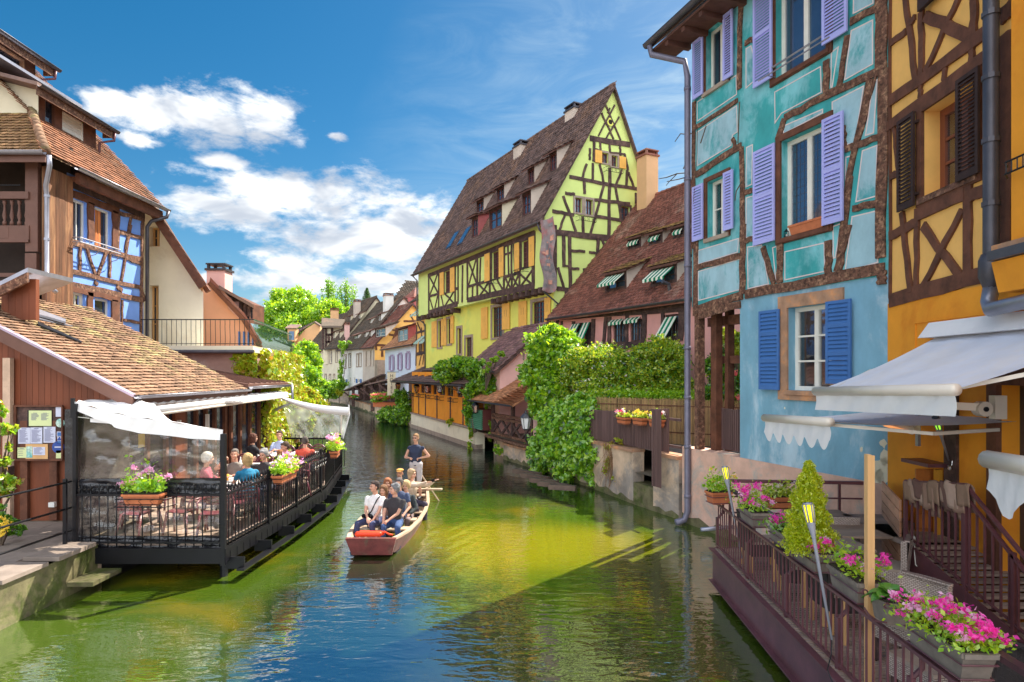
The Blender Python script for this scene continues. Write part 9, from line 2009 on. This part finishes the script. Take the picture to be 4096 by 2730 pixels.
for dz in (0,-.14): 
    for i in range(3): MB().bar(sr[i]+Vector((0,0,dz)),sr[i+1]+Vector((0,0,dz)),.04,.03).build('rail',m_brownsteel,ST)
for i in range(3): MB().bar(P3[i]+Vector((0,0,.08)),P3[i+1]+Vector((0,0,.08)),.03,.02).build('rail',m_brownsteel,ST); MB().box(5.28,5.32,P3[i].y-.02,P3[i].y+.02,P3[i].z-.3,sr[i].z).build('post',m_brownsteel,ST)
r2=[p+Vector((.85,0,0)) for p in sr]; 
for i in range(1,3): MB().bar(r2[i],r2[i+1],.04,.03).build('rail',m_brownsteel,ST)
# blankets folded over the landing rail
BK='brown fleece blankets over the stair railing'; tones=[(.30,.19,.13),(.42,.28,.21),(.18,.10,.08),(.52,.36,.28),(.36,.22,.16)]
a,b=sr[0],sr[1]
for i in range(11):
    f=i/11; y0=a.y+(b.y-a.y)*f+.02; y1=a.y+(b.y-a.y)*(f+.17); z=sx_(y0,sr)+.012*(i%3)+.02; L_=R.uniform(.24,.40)
    mm=cloth('cloth_%.2f_%.2f_%.2f'%tones[i%5],tones[i%5])
    def bf(u,v):
        t=(v-.45)*2; yy=y0+(y1-y0)*u-.05*abs(t); 
        return Vector((5.3+(.035+.006*(i%3))*(1 if t>0 else -1)*min(1,abs(t)*5)+.012*math.sin(u*7+i)*abs(t),yy,z-abs(t)**1.2*L_+.01*math.sin(u*5+i)))
    m=MB().grid(bf,6,16); o=m.build('blanket',mm,None,True); so_=o.modifiers.new('thickness','SOLIDIFY'); so_.thickness=.012; tag(o,('grey-brown','fawn','dark chocolate','pale taupe','hazel')[i%5]+' blanket folded over the landing rail, '+('farthest from the camera','second from the wall end','third from the wall end','fourth from the wall end','fifth from the wall end','sixth, in the middle of the row','fifth from the stair end','fourth from the stair end','third from the stair end','second from the stair end','nearest the descending stair')[i],'blanket',BK)
# white cable on the corner post
p=lambda X,Y,d=8.2:at(X,Y,d)
cb=MB().tube([p(3657,2145),p(3650,2190),p(3652,2235),p(3665,2270),p(3662,2320),p(3680,2310,8.1),p(3700,2290,8.1),p(3662,2260,8.1),p(3658,2210,8.15),p(3660,2150)],.008,6).tube([p(3662,2290),p(3668,2325),p(3666,2350)],.009,6).build('power_cable',m_rope,None,True); tag(cb,'looped white power cable hanging from the corner post of the landing','cable')
# awnings
AWG='folding-arm awnings of the ochre house'
def awning(label,fl,fr2,br,bl,val,scal=0,arms=True,cloth_m=None,nsc=6,roll=.06):
    fl,fr2,br,bl=[Vector(q) for q in (fl,fr2,br,bl)]; t_=thing('folding_awning',label,'awning',tuple(fl),None)
    def g(u,v): p_=fl.lerp(fr2,u).lerp(bl.lerp(br,u),v); p_.z-=.05*math.sin(v*3.14)+.008*math.sin(u*23); return p_
    MB().grid(g,20,12).build('cloth',cloth_m or m_canvaslav,t_,True)
    MB().tube([fl,fr2],roll,12).build('front_bar',m_alu,t_,True)
    m=MB(); nu=nsc*10
    def vg(u,v):
        h=val*(1-(scal*.5*(1+math.cos(u*nsc*2*math.pi)))) ; q=fl.lerp(fr2,u); return q+Vector((.012*math.sin(u*37+v*4),.01*math.sin(u*21),-roll*.6-h*v))
    m.grid(vg,nu,5); m.build('valance',m_canvas,t_,True)
    if arms:
        for u in (.12,.88):
            f0=fl.lerp(fr2,u)+Vector((0,0,-.03)); b0=bl.lerp(br,u)+Vector((0,0,-.12)); mid=f0.lerp(b0,.5)+Vector((0,.5 if u<.5 else -.5,-.04)); m=MB(); m.bar(f0,mid,.05,.04); m.bar(mid,b0,.05,.04); m.build('arm',m_alu if not arms=='d' else m_brownsteel,t_)
    return t_
fwz=lambda y:5.85+.041*(y-2.5)
awning('large pale grey awning over the canal terrace with plain white valance',at(3262,1566,8.55),at(3825,1560,5.9),(fwz(6.0),5.9,4.22),(fwz(8.84),8.84,4.24),.22,.0)
a2=bpy.data.objects['folding_awning']; MB().hexa([(fwz(6)-.28,5.6,4.2),(fwz(6)+.0,5.6,4.2),(fwz(8.95),8.95,4.2),(fwz(8.95)-.26,8.95,4.2),(fwz(6)-.1,5.6,4.42),(fwz(6),5.6,4.42),(fwz(8.95),8.95,4.42),(fwz(8.95)-.1,8.95,4.42)]).build('cassette',m_canvas,a2)
awning('lower white awning with scalloped valance reaching towards the blue wall',at(3058,1672,9.85),at(3322,1690,7.9),(fwz(7.3)-.1,7.3,3.12),(fwz(9.8)-.05,9.9,3.14),.33,.42,nsc=6)
awning('near white awning roll with one deep scallop at the right edge',at(3950,1838,5.15),at(4330,1905,4.1),(5.85,4.2,3.35),(5.9,5.5,3.15),.40,.5,nsc=2,roll=.075,arms=False)
# gear bracket on the wall, heater
BKt=thing('awning_bracket','grey cast awning bracket with round joint on the ochre wall','bracket',tuple(at(3960,1625,7.3))); c=at(3975,1630,7.4); m=MB(); m.box(c.x-.02,c.x+.12,c.y-.05,c.y+.05,c.z-.14,c.z+.14); m.tube([c+Vector((-.14,-.06,-.02)),c+Vector((-.14,.06,-.02))],.09,14); m.bar(c+Vector((-.14,0,.0)),c+Vector((-.55,.1,.02)),.08,.09); m.build('bracket_body',m_alu,BKt)
MB().tube([c+Vector((-.14,-.075,-.02)),c+Vector((-.14,-.06,-.02))],.03,10).build('joint_cap',m_iron,BKt)
HT=thing('infrared_heater','grey infrared terrace heater with glowing element under the awnings','heater',tuple(at(3590,1720,8.6))); ca,cb_=at(3520,1700,9.0),at(3650,1728,8.3)
MB().hexa([ca+Vector((0,0,0)),cb_+Vector((0,0,-.04)),cb_+Vector((.14,.05,.02)),ca+Vector((.12,.05,.05)),ca+Vector((.02,0,.07)),cb_+Vector((.02,0,.05)),cb_+Vector((.13,.05,.11)),ca+Vector((.12,.05,.12))]).build('heater_body',m_alu,HT); MB().bar(ca.lerp(cb_,.15)+Vector((-.005,0,.01)),ca.lerp(cb_,.85)+Vector((-.005,0,-.01)),.02,.035).build('element',emis('orange_heat_element',(.7,.28,.10),.3),HT)
x=(3672-2048)/FPX*8.75; MB().box(x-.02,x+.02,8.72,8.78,at(0,1785,8.75).z,at(0,1660,8.75).z).build('heater_bracket',m_zinc,HT)
